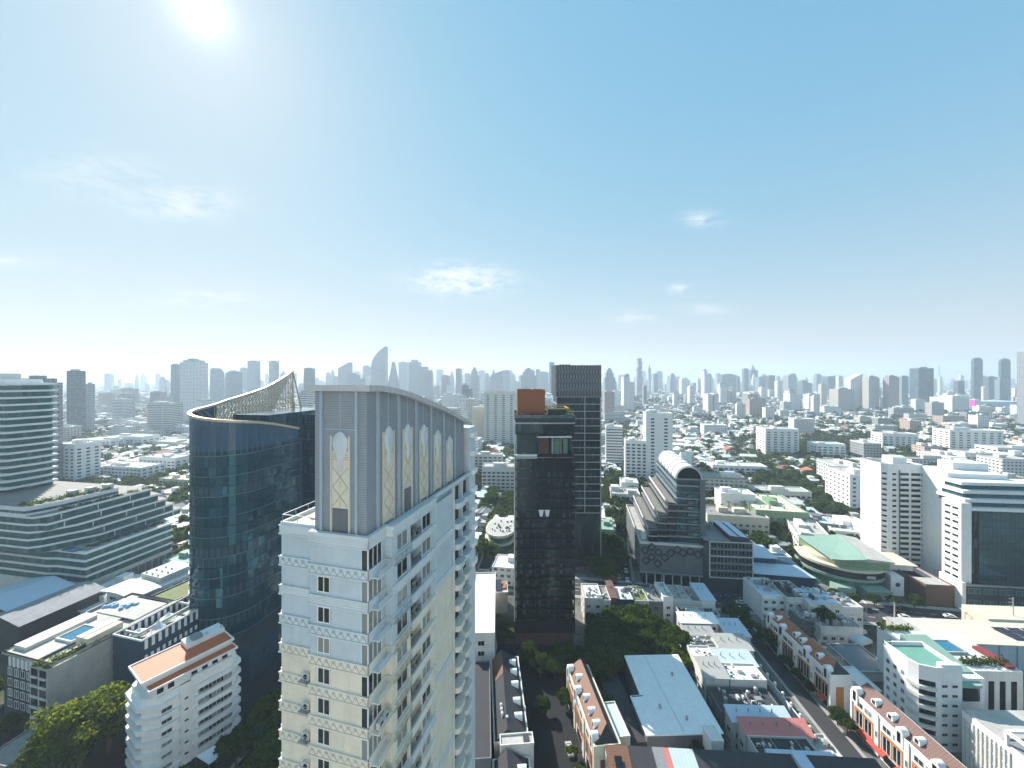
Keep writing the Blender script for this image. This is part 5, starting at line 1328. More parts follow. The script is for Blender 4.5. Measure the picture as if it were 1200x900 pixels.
def shophouses():
    t = shop('shophouse with slatted pergola roof at the far end of the shophouse column', 68, 83.5, 154.5, 160, 9.4, 'roofdark', 'white2')
    for k in range(9): MB().box(4+k*.75, .6, 9.42, 4.35+k*.75, 4.6, 9.8).build('pergola_slat', 'white', t)
    shop('shophouse with a clean white sloping roof just below the slatted pergola roof', 66, 80, 149.3, 154.3, 10, 'roofwhite', pitch='mono')
    shop('pale awning-roofed shophouse third down the shophouse column', 65.5, 76, 144.2, 149.1, 8.6, 'concrete_l', pitch='mono')
    shop('pale blue roofed house on the alley side of the awning-roofed shophouse', 80.4, 89.0, 143.5, 152.5, 8.6, 'roofblue', pitch='mono')
    t = shop('shophouse roof crowded with air conditioners beside the yellow-green tree', 63.2, 74, 137.8, 144, 8, 'concrete')
    for k in range(5): add('air_conditioner', ac_mesh(), t, (3.5+k*1.3, 3.5, 8.01))
    shop('shophouse with plain light grey roof on the alley side of the crowded air-conditioner roof', 74.3, 85.4, 136.2, 143.3, 8.7, 'concrete_l', pitch='mono')
    shop('narrow shophouse with a dark roof hatch beside the pale blue twin roof', 62.4, 69.6, 130.6, 137.4, 9, 'roofwhite')
    shop('shophouse with broad pale blue sloping roof midway down the shophouse column', 70, 82.6, 129.4, 135.8, 8.2, 'roofblue', pitch='mono')
    shop('narrow white shophouse with fabric awning right of the white warehouse', 61.8, 69, 122.3, 130.2, 9.6, 'concrete_l', pitch='mono')
    shop('shophouse with white roof and a cluster of rooftop units midway down the alley', 69.3, 80.6, 121.8, 128.9, 9, 'roofwhite')
    shop('wide shophouse with a dark asphalt flat roof between white and pale blue roofs', 61.2, 79.4, 112.4, 121.4, 7, 'asphaltroof', 'midgrey')
    shop('shophouse with pale blue roof directly behind the coral red roof', 62, 78.6, 107.9, 112, 8.6, 'roofblue', pitch='mono')
    shop('house with the coral red pitched roof near the alley wall', 63, 80.8, 103.4, 107.5, 9.0, 'roofcoral', pitch='mono')
    shop('black flat-roofed house in front of the coral red roof', 63, 78.4, 97.9, 103.1, 8.6, 'roofdark', 'white2')
    shop('plain white house on the alley side of the black flat roof', 78.6, 84.6, 97.5, 105.0, 7.4, 'concrete_l')
    # row across, below the vaulted block
    rows = [(685, 706, 'roofwhite', 'white2', 11.0, 'white-roofed shophouse with round roof frame, at the dark tower end of the cross row', 0), (706, 716, 'concrete', 'white2', 10.2, 'narrow grey concrete-roofed shophouse second from the dark tower', 0), (716, 723, 'roofbrownred', 'roofbrownred', 11.8, 'narrow rust-brown shophouse hut between grey and white roofs', 'mono'),
            (723, 743, 'roofwhite', 'navy', 10.6, 'shophouse with bright white roof just left of the lawn roof', 0), (743, 760, 'lawn', 'white2', 10.2, 'shophouse with a green lawn on its flat roof', 0), (760, 776, 'concrete', 'midgrey', 10.0, 'shophouse with stained concrete roof right of the lawn roof', 0),
            (776, 788, 'roofwhite', 'white', 12.2, 'taller narrow white shophouse beside the street pole', 0), (788, 808, 'concrete_l', 'white2', 11.0, 'shophouse with a cluttered beige roof right of the taller white shophouse', 0), (808, 820, 'roofgrey', 'white2', 10.4, 'low shophouse with dull grey roof second from the main road corner', 0), (820, 836, 'roofblue', 'white', 11.4, 'white end shophouse with pale blue roof at the main road corner', 'mono')]
    for i, (pa, pb, rf, wl, h, lab, pt) in enumerate(rows):
        Yn = 163.5; x0, x1 = at(pa, Yn), at(pb, Yn)-.15
        y0 = Yn-(pa-685)*.012
        shop(lab, x0, x1, y0, y0+11.5, h, rf, wl, yaw=2.5, pitch=pt, group='shophouses in the cross row')
shophouses()

def alley_wall():
    a, b = (88.6, 152), (86.2, 92)
    w = MB().bar((a[0],a[1],1.1), (b[0],b[1],1.1), .3, 2.2)
    for k in range(16):
        f = k/15; x, y = a[0]+(b[0]-a[0])*f, a[1]+(b[1]-a[1])*f; w.box(x-.28, y-.28, 0, x+.28, y+.28, 2.7)
    o = w.build('garden_wall', 'white'); tag(o, 'long white garden wall with posts along the alley, topped by planting', 'wall')
    for k in range(16):
        f = k/15; x, y = a[0]+(b[0]-a[0])*f, a[1]+(b[1]-a[1])*f
        g = MB().tube((0,0,0), (0,0,.15), .2, 8).sphere((0,0,.55), .48, 10, 6).build('globe_lamp', 'white'); g.location = (x, y, 2.7)
        tag(g, 'white globe lamp on a post of the long white alley wall', 'lamp', 'globe lamps on the alley wall')
    for i in range(15):
        f = (i+.5)/15; x, y = a[0]+(b[0]-a[0])*f+1.0, a[1]+(b[1]-a[1])*f
        s = shrub_row(None, [(0, -1.8, .5), (0, 1.8, .5)], 1.1, 'hedge_shrub', 'leaf_b' if i % 3 else 'leaf_c', 4); s.location = (x, y, 0)
        tag(s, 'bushy green shrub along the alley side of the white garden wall', 'shrub', 'shrubs along the alley wall')
alley_wall()
# ------------------------------------------------------------------ right side heroes
def white_tower():
    X, Y, yaw = 198.5, 205.0, 7.0
    T = thing('white_tower', 'tall white slab tower with rows of dark balcony openings, right of the curved green roof', 'apartment tower', X, Y, yaw); h = 58.0; L = 16; W = 18.5
    claim(X, Y, yaw, -1, -1, W+2, L+1)
    P = [(2.0, 0), (W, 0), (W, L), (0, L), (0, 2.0)]
    MB().prism(P, 0, h, bottom=False, top=False).build('wall', 'white', T)
    MB().poly([(x, y, h) for x, y in P]).build('roof', 'roofgrey', T); MB().ring(offset(P, .15), .3, h-.2, h+1.2).build('parapet', 'white', T)
    MB().box(8, 5, h, 15, 12, h+4).build('roof_hut', 'white', T)
    wide = MB().box(-2.1, -.06, 0, 2.1, .02, 1.3, 0).box(-2.25, -.8, -.75, 2.25, 0, -.02, 1).mesh('balcony', ['glassdark', 'white'])
    nar = MB().box(-.9, -.05, 0, .9, .02, 1.1, 0).box(-1.1, -.4, -.6, 1.1, 0, 0, 1).mesh('window', ['glassdark', 'white'])
    tiny = MB().box(-.25, -.03, 0, .25, .02, .6).mesh('small_window', ['glassdark'])
    for k in range(18):
        z = 5.2+k*2.83
        add('balcony', wide, T, (9.8, 0, z)); add('balcony', wide, T, (15.2, 0, z))
        add('window', nar, T, (5.0, 0, z)); add('corner_window', nar, T, (1.0, 1.0, z), -math.pi/4)
        add('small_window', tiny, T, (0, 7, z), FACE['L'])
    MB().box(7.2, -.5, 3, 7.5, 0, h-2).build('pipe_duct', 'midgrey', T)
    MB().box(-.2, -2.5, 0, W, -.1, 4.4).build('base_glazing', 'glassdark', T)
white_tower()

def blank_wall_tower():
    # tall blank white wall, then the stepped mirror-glass office in front of it
    X, Y, yaw = 212.2, 186.0, 11.0
    T = thing('blank_slab', 'tall blank white slab wall between the white tower and the stepped mirror-glass office', 'building', X+1, Y+2, yaw); claim(X, Y, yaw, 0, 0, 30, 20)
    MB().prism(rect(0, 0, 24, 17), 0, 58.5, bottom=False).build('wall', 'white', T)
    MB().prism(rect(9, 9, 24, 17.5), 58.5, 62.0).build('roof_hut', 'white', T)
    sw = MB().box(-.4, -.04, 0, .4, .02, .9).mesh('small_window', ['midgrey'])
    for k in range(17): add('small_window', sw, T, (0, 14.8, 4+k*3.1), FACE['L'])
    X, Y, yaw = 204.6, 173.8, 6.0
    T = thing('mirror_office', 'white office with mirror-glass front and stepped top storeys at the right edge', 'office block', X, Y, yaw)
    claim(X, Y, yaw, -2, -2, 75, 26)
    hg = 45.0
    MB().prism(rect(0, .4, 72, 14), 0, 11.5, bottom=False).build('podium_wall', 'darkgrey', T)
    MB().box(-.2, -.1, 10.9, 72, .4, 11.7).build('podium_cornice', 'steel', T)
    pw = win_mesh(5.2, 2.4, 'steel', 'glasspod', .15)
    for k in range(11): add('podium_window', pw, T, (4.5+k*6.4, .38, 7.4)); add('podium_window', pw, T, (4.5+k*6.4, .38, 2.2))
    MB().prism(rect(0, 1.2, 4.2, 10), 11.5, 48, bottom=False).build('white_end', 'white', T)
    MB().prism(rect(4.2, 1.3, 7.0, 12), 11.5, hg, bottom=False).build('dark_fin', 'glassblack', T)
    MB().prism(rect(7.0, 1.0, 72, 14), 11.5, hg, bottom=False).build('mirror_front', 'glassright', T)
    MB().box(4.0, .6, hg-.2, 72, 14.2, hg+1.1).build('storey_band', 'white', T)
    for i, (y0, xr, z) in enumerate(((2.5, 66, 46.1), (4.5, 60, 49.5), (6.5, 56, 52.9))):
        MB().prism(rect(3.4+i*1.2, y0+.7, xr, 15), z, z+2.3, bottom=False).build('step_glazing', 'glassright', T)
        MB().box(2.6+i*1.2, y0, z+2.0, xr+.5, 15.5, z+3.4).build('step_band', 'white', T)
    nar = MB().box(-1.3, -.05, 0, 1.3, .02, 1.0, 0).box(-1.5, -.3, -.3, 1.5, 0, 0, 1).mesh('side_window', ['glassdark', 'white'])
    for k in range(11):
        for y in (12.0, 15.5): add('side_window', nar, T, (0, y-8.2, 13+k*3.15), FACE['L'])
    MB().box(-1.2, -.5, 0, .3, 10, 12.5).build('side_plinth', 'white', T)
blank_wall_tower()

def green_roof_hall():
    X, Y = G(997, 700, 0); X, Y, yaw = 153.5, 184.5, 8.0
    T = thing('curved_green_hall', 'curved hall with pale green roof and a black band along its rounded front', 'hall', X, Y, yaw); claim(X, Y, yaw, -5, -4, 36, 36)
    def arc(r, c=(17, 21), a0=180, a1=318, n=16): return [(c[0]+r*1.12*math.cos(R(a0+(a1-a0)*i/n)), c[1]+r*math.sin(R(a0+(a1-a0)*i/n))) for i in range(n+1)]
    body = arc(17)+[(31, 30), (0, 30)]
    MB().prism(offset(body, -2), 0, 6, bottom=False).build('ground_glazing', 'greenglass', T)
    MB().prism(body, 5.6, 6.8).build('lower_rim', 'roofgreen', T); MB().prism(offset(body, -.6), 6.8, 10.2).build('black_band', 'black', T)
    MB().prism(offset(body, .3), 10.2, 11.4).build('upper_rim', 'ivory', T)
    MB().prism(offset(body, -3.2), 11.4, 13.2, bottom=False).build('roof_edge_step', 'ivory', T)
    MB().prism([(8, 7), (29, 5.4), (32, 33), (4, 33)], 11.4, 15.6, bottom=False, top=False).build('upper_wall', 'greenwall', T)
    MB().prism([(3, 4.5), (17.5, 3.0), (26, 34), (3, 34)], 16.2, [15.6, 17.4, 17.6, 16]).build('green_roof', 'roofgreen', T)
    MB().prism([(17.5, 4.2), (31, 5.0), (34, 35), (24, 35)], 15.5, [17.3, 15.9, 16, 17.5]).build('ivory_roof', 'concrete_l', T)
    e = MB().prism([(c[0]*1.9+19.5, c[1]*.1-.0) for c in [(math.cos(a), math.sin(a)) for a in [2*math.pi*i/12 for i in range(12)]]], 8.0, 9.3)
    o = e.build('front_emblem', 'concrete_l', T); o.location = (0, 3.35, 0)
    MB().prism(rect(4, 2.2, 12, 8), 0, 3.6).prism(rect(15, -.6, 26, 6), 3.4, 4.0).prism(rect(16, .2, 25, 6), 0, 3.4).build('entrance_canopy', 'roofgreen', T)
    X, Y = 183.0, 185.5
    t = thing('white_wedge_house', 'small white sloping-walled building with a round dark emblem beside the green-roofed hall', 'building', X, Y, 10); claim(X, Y, 10, 0, 0, 16, 22)
    m = MB(); m.poly([(0,0,0),(0,0,9.5),(0,20,15),(0,20,0)][::-1][::-1]); m.box(0, 0, 0, 5.5, 20, 9.0); m.poly([(0,0,9.0),(0,0,9.6),(0,20,15.5),(0,20,9.0)][::-1]); m.build('wall', 'white', t)
    MB().prism(rect(5.5, 2, 15.5, 20), 0, 9.0).build('side_hall', 'darkgrey', t)
    MB().box(2, 8, 9, 15, 20, 12.2, top=False).build('upper_wall', 'white', t); MB().box(1.4, 5.5, 12.2, 15.4, 20.5, 12.7).build('roof', 'ivory', t)
    MB().box(2.2, 7.6, 9.1, 5, 7.95, 12).build('upper_window', 'glasspod', t)
    m = MB(); m.tube((2.9, .02, 5.4), (2.9, -.12, 5.4), 1.0, 14); m.build('round_emblem', 'navy', t)
    for k in range(7): MB().box(5.6+k*1.4, 1.7, 1, 5.75+k*1.4, 2.0, 8.6).build('facade_fin', 'black', t)
    t = bld('brown_screen_block', 'dark brown slatted low building between the white wedge and the mirror-glass office', 'building', 191.5, 177.8, 6, 12, 18, 9, 'roofbrownred', 'concrete_l', .5)
green_roof_hall()

def hotel_right():
    X, Y, yaw = 114.9, 108.0, 1.5
    T = thing('white_hotel', 'white mid-rise with turquoise roof, curved corner balconies and a grid of small windows', 'hotel', X, Y, yaw); W, D, h = 11.4, 11.0, 22.6
    claim(X, Y, yaw, -1, -1, 40, 30)
    cr = [(3.2, 0)]; P = [(0, 3.6), (.8, 1.3), (3.2, .4), (4.2, 0), (W, 0), (W, D), (0, D)]
    MB().prism(P, 0, h, bottom=False).build('wall', 'white', T)
    MB().prism(offset(P, -.6), h, h+.06).build('roof', 'roofturq', T); MB().ring(offset(P, .05), .4, h-.2, h+1.0).build('parapet', 'white', T)
    MB().box(6, .3, h, W, 1.6, h+1.6).build('roof_edge', 'white', T)
    wm = win_mesh(1.0, 1.2, 'steel', 'glass', .08); wf = win_mesh(1.5, .75, 'steel', 'glassdark', .08)
    bal = MB().prism([(-.5, 3.6), (.3, .7), (3.0, -.5), (4.3, -.4), (4.3, .2), (3.1, .3), (.9, 1.4), (.1, 3.6)], 0, .95).mesh('curved_balcony', ['white2'])
    for k in range(8):
        z = 1.4+k*2.72
        if k < 7:
            for u in (1.4, 3.6, 5.9): add('window', wm, T, (0, D-u, z), FACE['L'])
            for u in (6.6, 9.4): add('front_window', wf, T, (u, 0, z+.3))
            add('curved_balcony', bal, T, (0, 0, z-.6))
            MB().prism([(.12, 3.5), (.85, 1.25), (3.2, .35), (4.1, -.03), (4.1, 0.05), (3.3, .6), (1.2, 1.6), (.3, 3.5)], z+.35, z+1.7).build('balcony_recess', 'glassdark', T)
    # lower wing: green glass roof, pool deck
    MB().prism(rect(W, 3, 21, 19), 0, 18.5, bottom=False).build('wing_wall', 'white', T)
    MB().prism(rect(W+.2, 5, 20, 18), 18.5, [18.9, 18.9, 21.2, 21.2]).build('wing_glass_roof', 'roofgreen', T)
    MB().prism(rrect(W+.6, 1.6, 19, 6, 1.5), 13, 17).build('curved_bay', 'glassdark', T); MB().prism(rrect(W+.4, 1.3, 19.4, 6, 1.5), 17, 17.7).build('bay_roof', 'roofgreen', T)
    MB().prism(rect(21, 8, 38, 26), 0, 17, bottom=False).build('pool_wing', 'white2', T)
    MB().ring(rect(22, 15, 30, 21), .4, 17, 17.7).build('pool_rim', 'concrete_l', T); MB().box(22.4, 15.4, 17, 29.6, 20.6, 17.5).build('pool_water', 'water', T)
    MB().prism(rect(W+1, 19, 21, 27), 0, 18).build('rear_wing', 'white', T)
    shrub_row(T, [(23, 11, 17.3), (37, 11, 17.3)], 2.0, 'roof_shrub', 'leaf_b', 6); shrub_row(T, [(12, 25, 18.3), (22, 25, 18.3)], 1.8, 'roof_shrub', 'leaf_c', 6); shrub_row(T, [(0, D-.4, h+.4), (2, D, h+.4)], .8, 'roof_shrub', 'leaf_b')
    MB().box(34.5, 9, 17, 37, 18, 17.9).build('red_roof', 'roofred', T)
    for k in range(5): MB().box(21.3+k*3.3, 7.9, 3, 22.9+k*3.3, 8.0, 14).build('wing_window', 'glassdark', T)
hotel_right()

def lower_right():
    X, Y, yaw = 121.6, 86.5, 1.0
    T = thing('white_ribbed_block', 'white box building with ribbed side and open steel roof frame in the lower right corner', 'building', X, Y, yaw); claim(X, Y, yaw, -1, -1, 36, 19)
    h = 15.0
    MB().prism(rect(0, 0, 34, 17.5), 0, h, bottom=False).build('wall', 'white', T)
    MB().box(.2, 9, h, 34, 17.3, h+.4).build('roof', 'concrete_l', T); MB().box(.2, .3, h-.02, 34, 9, h+.02).build('lower_roof', 'roofgrey', T)
    MB().box(12, 4, h+.02, 33, 13, h+.5).build('dark_deck', 'asphaltroof', T)
    for k in range(11): MB().box(-.25, 7.2+k*.95, .5, 0, 7.6+k*.95, h-1.5).build('rib', 'white2', T)
    for z in range(5): MB().box(-.12, 7.2, 2+z*2.6, .02, 17.4, 2.2+z*2.6).build('rib_band', 'white2', T)
    m = MB()
    for a, b in (((0,0,h+3),(10,0,h+3)),((10,0,h+3),(10,8,h+3)),((0,8,h+3),(10,8,h+3)),((0,0,h+3),(0,8,h+3)),((0,0,h),(0,0,h+3)),((10,0,h),(10,0,h+3)),((10,8,h),(10,8,h+3)),((0,8,h),(0,8,h+3)),((5,0,h),(5,0,h+3))): m.bar(a, b, .7, .6)
    m.build('roof_frame', 'white', T)
    MB().box(4.6, -.4, 0, 6.0, 0, h+1).build('front_fin', 'white', T)
    # long flat-roofed hall with solar panels
    X, Y, yaw = 153.5, 140.0, 4.0
    T = thing('flat_hall', 'long cream flat-roofed hall with solar panels and pale blue panelled wall', 'hall', X, Y, yaw); claim(X, Y, yaw, -1, -1, 82, 16)
    MB().prism(rect(0, 0, 80, 14), 0, 8.6, bottom=False, top=False).build('wall', 'roofblue', T); MB().box(-.2, -.3, 8.6, 80, 14.3, 9.0).build('roof', 'ivory', T)
    MB().box(-6, 2, 0, 0, 12, 10.2).build('end_block', 'concrete_l', T)
    for z in (2.5, 6.0): MB().box(-2.5, 1.6, z, -.3, 2.0, z+2.2).build('orange_panel', 'yellow', T)
    MB().box(34, 14.3, 0, 80, 24, 9.8).build('rear_hall', 'ivory', T)
    for k in range(6): MB().poly([(31+k*5.2,2.5,9.15),(35.6+k*5.2,2.5,9.15),(34.0+k*5.2,9.5,9.5),(29.4+k*5.2,9.5,9.5)]).build('solar_panel', 'solar', T)
    for k in range(13): MB().box(4+k*6, -.2, .3, 4.25+k*6, -.02, 8.5).build('wall_post', 'steel', T)
    # dark pond behind the far townhouse row
    X, Y = 120.0, 133
    T = thing('roof_basin', 'rectangular dark water basin behind the farther white townhouse row', 'basin', X, Y, 2.0); claim(X, Y, 2, -1, -4, 13, 16)
    MB().prism(rect(0, 0, 12, 14), 0, 3.0, top=False).build('wall', 'white2', T); MB().ring(rect(-.2, -.2, 12.2, 14.2), .4, 2.9, 3.5).build('rim', 'concrete_l', T); MB().box(.2, .2, 3.0, 11.8, 13.8, 3.2).build('water_surface', 'pond', T)
    t = bld('white_low_annex', 'plain white low annex between the townhouse gable and the white hotel', 'building', 109.6, 119.5, 1.5, 5.2, 10, 7.6, 'white', 'roofwhite', .3)
    t = bld('brown_rack_house', 'narrow ruinous brown frame building behind the farther townhouse row', 'building', 108.2, 131, 1, 5, 14, 7, 'wood', 'concrete', 0)
    for k in range(5): MB().box(.2+k*1.1, .3, 7, .5+k*1.1, .6, 9.6).box(.2+k*1.1, 6+k, 7, .5+k*1.1, 6.3+k, 9.4).build('rack_post', 'ivory', t)
    # roofs behind the far townhouse row, below the main road
    specs = [(893, 697, 11, 10, 15, 10.5, 'white', 'roofblue', 'white house with pale blue roof at the far end of the farther townhouse row'), (922, 701, 11, 10, 14, 11, 'white2', 'asphaltroof', 'dark-roofed white balconied house second behind the farther townhouse row'),
             (948, 708, 10.5, 13, 12, 10.5, 'white2', 'roofblue', 'house with three pale blue roof strips facing the main road'), (985, 712, 9.5, 9, 11, 9.5, 'white2', 'concrete_l', 'cream low house with a slatted roof right of the blue-striped roof'),
             (938, 726, 6.5, 13, 8, 6.5, 'midgrey', 'roofgrey', 'dull grey roofed low house in the shaded court behind the townhouses'), (962, 735, 6, 16, 7, 6.0, 'white2', 'roofgrey', 'low white house with small dark windows in the shaded court')]
    for i, (px, py, z, w, d, h, wl, rf, lab) in enumerate(specs):
        X, Y = G(px, py, z); t = bld('court_house', lab, 'house', X, Y, 3, w, d, h, wl, rf, .4, group='houses in the shaded court')
        wm = win_mesh(1.6, 1.3, 'white2', 'glassdark', .09)
        for zz in range(int(h/3.2)):
            for u in frange(0, w, max(2, int(w/3))): add('window', wm, t, (u, 0, 1+zz*3.1))
        clutter(t, w, d, h, 12, i); rr_ = random.Random(i)
        for q in range(4): x, y = rr_.uniform(.4, w-3), rr_.uniform(.4, d-3); MB().box(x, y, h+.01, x+rr_.uniform(1, 3), y+rr_.uniform(1, 2.6), h+rr_.uniform(.4, 2.2)).build('roof_box', rr_.choice(['concrete', 'mid_sheet', 'white2', 'roofdark']), t)
        for zz in range(int(h/3.2)): MB().box(.4, -.8, 3.0+zz*3.1, w*.6, -.0, 3.7+zz*3.1).build('balcony_band', wl, t)
        if 'strips' in lab:
            for k in range(3): MB().box(0, .4+k*4, h+.1, w, 3.4+k*4, h+.6).build('roof_strip', 'roofblue', t)
    for i, (px, py) in enumerate(((1010, 737), (1016, 748))):
        X, Y = G(px, py, 4); t = thing('tunnel_tent', ['pale grey rounded tent roof behind the shaded court, farther one', 'pale grey rounded tent roof behind the shaded court, nearer one'][i], 'tent', X, Y, -18, 'rounded tents behind the court'); m = MB(); n = 10
        for k in range(n):
            a, b = math.pi*k/n, math.pi*(k+1)/n; m.poly([(3.4*math.cos(a),0,1.5+2.2*math.sin(a)),(3.4*math.cos(a),12,1.5+2.2*math.sin(a)),(3.4*math.cos(b),12,1.5+2.2*math.sin(b)),(3.4*math.cos(b),0,1.5+2.2*math.sin(b))])
        m.poly([(3.4*math.cos(math.pi*k/n),0,1.5+2.2*math.sin(math.pi*k/n)) for k in range(n+1)]); m.build('tent_roof', 'roofblue', t)
        MB().box(-3.4, 0, 0, -3.3, 12, 1.5).box(3.3, 0, 0, 3.4, 12, 1.5).build('tent_wall', 'roofgrey', t)
lower_right()

# ------------------------------------------------------------------ the nearer middle ground, both sides: named blocks with real windows
def rowsof(t, w, d, h, faces, du=3.4, dv=3.2, mesh=None, z0=1.2, cap=96):
    mesh = mesh or win_mesh(1.9, 1.5, 'white2', 'glassdark', .1); n = 0; us = {}
    tot = sum(max(1, int((w if f == 'F' else d)/du)) for f in faces)*int(h/dv)
    s = max(1.0, tot/cap)
    for f in faces:
        L = w if f == 'F' else d; k = max(1, int(L/(du*s)))
        windows(t, f, 0, 0, w, d, frange(0, L, k), [z0+i*dv for i in range(int((h-1)/dv))], mesh)
def mid_blocks():
    S_ = [  # px, base y, yaw, w, d, h, wall, roof, faces, label
        (829, 634, 11, 36, 20, 16.5, 'ivory', 'concrete', 'FL', 'ivory low block with a palm-planted roof right behind the framed office'),
        (845, 618, 11, 22, 14, 23.5, 'white', 'roofwhite', '', 'plain white roof block above the palm-planted ivory block'),
        (886, 633, 11, 30, 40, 19, 'greenwall', 'ivory', 'F', 'broad cream-roofed hall with a green front wall'),
        (936, 660, 24, 16, 44, 15, 'white2', 'concrete_l', 'FL', 'long white terraced building with stepped balconies right of the green-fronted hall'),
        (942, 636, 20, 22, 18, 13, 'midgrey', 'roofblue', 'F', 'grey shed with a white-framed glass front above the terraced building'),
        (978, 646, 14, 26, 30, 12, 'white', 'roofwhite', 'FL', 'bright white low block left of the curved green hall'),
        (996, 610, 11, 17, 30, 33, 'white', 'concrete_l', 'FL', 'white balconied apartment block tucked left of the tall white tower'),
        (1000, 640, 11, 20, 16, 11, 'white2', 'roofgreen', 'F', 'low house with rounded pale roof in front of the balconied apartment block'),
        (835, 562, 9, 52, 18, 14.5, 'white', 'roofwhite', 'F', 'long white four-storey block beyond the vaulted block'),
        (897, 537, 9, 40, 26, 38, 'white', 'concrete_l', 'FL', 'white twelve-storey slab with dark window bands standing among trees'),
        (882, 592, 9, 44, 16, 12, 'white2', 'concrete_l', 'FL', 'long low white terraces before a dark tree clump'),
        (565, 582, 3, 33, 16, 26, 'white2', 'concrete_l', 'F', 'grey-white stepped apartment complex left of the rust-topped tower'),
        (555, 560, 3, 30, 14, 24, 'white2', 'concrete_l', 'F', 'small cream apartment block behind the stepped apartment complex'),
        (733, 570, 11, 20, 16, 44, 'white', 'concrete_l', 'FL', 'shorter white stepped wing of the paired white apartment blocks'),
        (757, 572, 11, 24, 20, 71, 'white', 'concrete_l', 'FL', 'taller white apartment tower rising behind the vaulted block'),
        (716, 600, 11, 22, 20, 14, 'white2', 'concrete_l', 'F', 'white low building beside the louvred black tower'),
        (728, 588, 11, 14, 16, 16, 'white', 'roofwhite', '', 'windowless white curved block below the paired white apartment blocks'),
        (63, 572, 11, 26, 20, 42, 'white', 'ivory', 'FR', 'white slab with blue glass front and arched top floor behind the curved-balcony tower'),
        (113, 566, 11, 56, 22, 17, 'white', 'concrete_l', 'FR', 'white six-storey slab left of the blue glass tower, nearer of the pair'),
        (163, 556, 11, 48, 20, 19, 'white', 'concrete_l', 'FR', 'white six-storey slab directly left of the blue glass tower, farther of the pair'),
        (92, 530, 11, 56, 26, 18, 'white', 'concrete_l', 'FR', 'long white block with small windows below the dark slate tower'),
        (128, 527, 11, 60, 24, 20, 'white', 'concrete_l', 'FR', 'long blank-ended white block right of the dark slate tower'),
        (178, 528, 11, 70, 30, 13, 'white2', 'concrete_l', 'FR', 'pale low terraced block with a hut on its roof, left middle distance'),
        (186, 575, 11, 36, 18, 11, 'ivory', 'ivory', 'F', 'cream-roofed low hall among trees left of the blue glass tower'),
        (1034, 530, 10, 44, 22, 26, 'white', 'concrete_l', 'FL', 'white eight-storey block beyond the tall white tower'),
        (1113, 534, 10, 60, 26, 34, 'white', 'concrete_l', 'FL', 'broad white ten-storey block with stepped bays beyond the mirror-glass office'),
        (1131, 556, 10, 34, 20, 23, 'white', 'concrete_l', 'FL', 'white stepped block in front of the broad ten-storey block'),
        (1169, 546, 8, 60, 26, 21, 'white', 'concrete_l', 'FL', 'white office with tall narrow window slots at the right edge'),
        (957, 541, 10, 32, 20, 22, 'white', 'roofblue', 'FL', 'white block with pale blue roof plant right of the twelve-storey slab'),
        (567, 524, 2, 48, 30, 84, 'white2', 'concrete_l', 'F', 'pale grid-windowed apartment tower left of the rust-brown roof box'),
        (553, 520, 2, 34, 24, 58, 'ivory', 'concrete_l', '', 'plain cream tower stub left of the grid-windowed apartment tower'),
    ]
    for i, (px, yb, yaw, w, d, h, wl, rf, faces, lab) in enumerate(S_):
        Y = H*F/(yb-HY); X = at(px, Y)
        t = bld('apartment_block' if h > 20 else 'low_block', lab, 'apartment block' if h > 20 else 'building', X, Y, yaw, w, d, h, wl, rf, .8)
        sc = max(1.0, Y/300)
        if faces:
            mesh = win_mesh(min(2.6*sc, 4.2), 1.6, 'white2', 'glassdark', .1*sc, False) if Y > 300 else None
            rowsof(t, w, d, h, faces, 3.6*sc, 3.2, mesh)
        if h > 20 and Y < 700:
            for k in range(int(h/3.2)-1): MB().box(-.35, -.45, 3.0+k*3.2, w*.62, 0, 3.75+k*3.2).build('balcony_band', wl, t)
        r = random.Random(i)
        for k in range(2 if Y < 450 else 1):
            x, y = r.uniform(.5, w*.6), r.uniform(.5, d*.5); MB().box(x, y, h+.01, x+r.uniform(3, w*.35), y+r.uniform(3, d*.4), h+r.uniform(2.2, 3.6)).build('roof_hut', wl, t)
        if Y < 420: clutter(t, w, d, h, 12, i)
mid_blocks()
# ------------------------------------------------------------------ skyline towers
FAC = []
def far_mats():
    defs = [('far_white', (.72,.72,.70), (.10,.13,.15), 3.6, 3.3, .5, .45), ('far_cream', (.54,.51,.45), (.10,.12,.13), 4.2, 3.3, .55, .45), ('far_grey', (.36,.38,.40), (.08,.10,.12), 3.4, 3.4, .6, .5),
            ('far_slate', (.13,.16,.19), (.03,.045,.06), 3.0, 3.6, .8, .6), ('far_glass', (.10,.15,.19), (.035,.07,.10), 3.2, 3.8, .86, .8), ('far_paleglass', (.28,.35,.40), (.10,.16,.20), 4, 3.8, .8, .6), ('far_pink', (.42,.35,.35), (.12,.11,.13), 3.4, 3.4, .5, .5), ('far_bands', (.60,.60,.58), (.06,.08,.09), 40, 3.3, .96, .5)]
    for n, w, g, du, dv, wf, hf in defs: M[n] = facade(n, w, g, du, dv, wf, hf, .3)
far_mats()
TALL = []
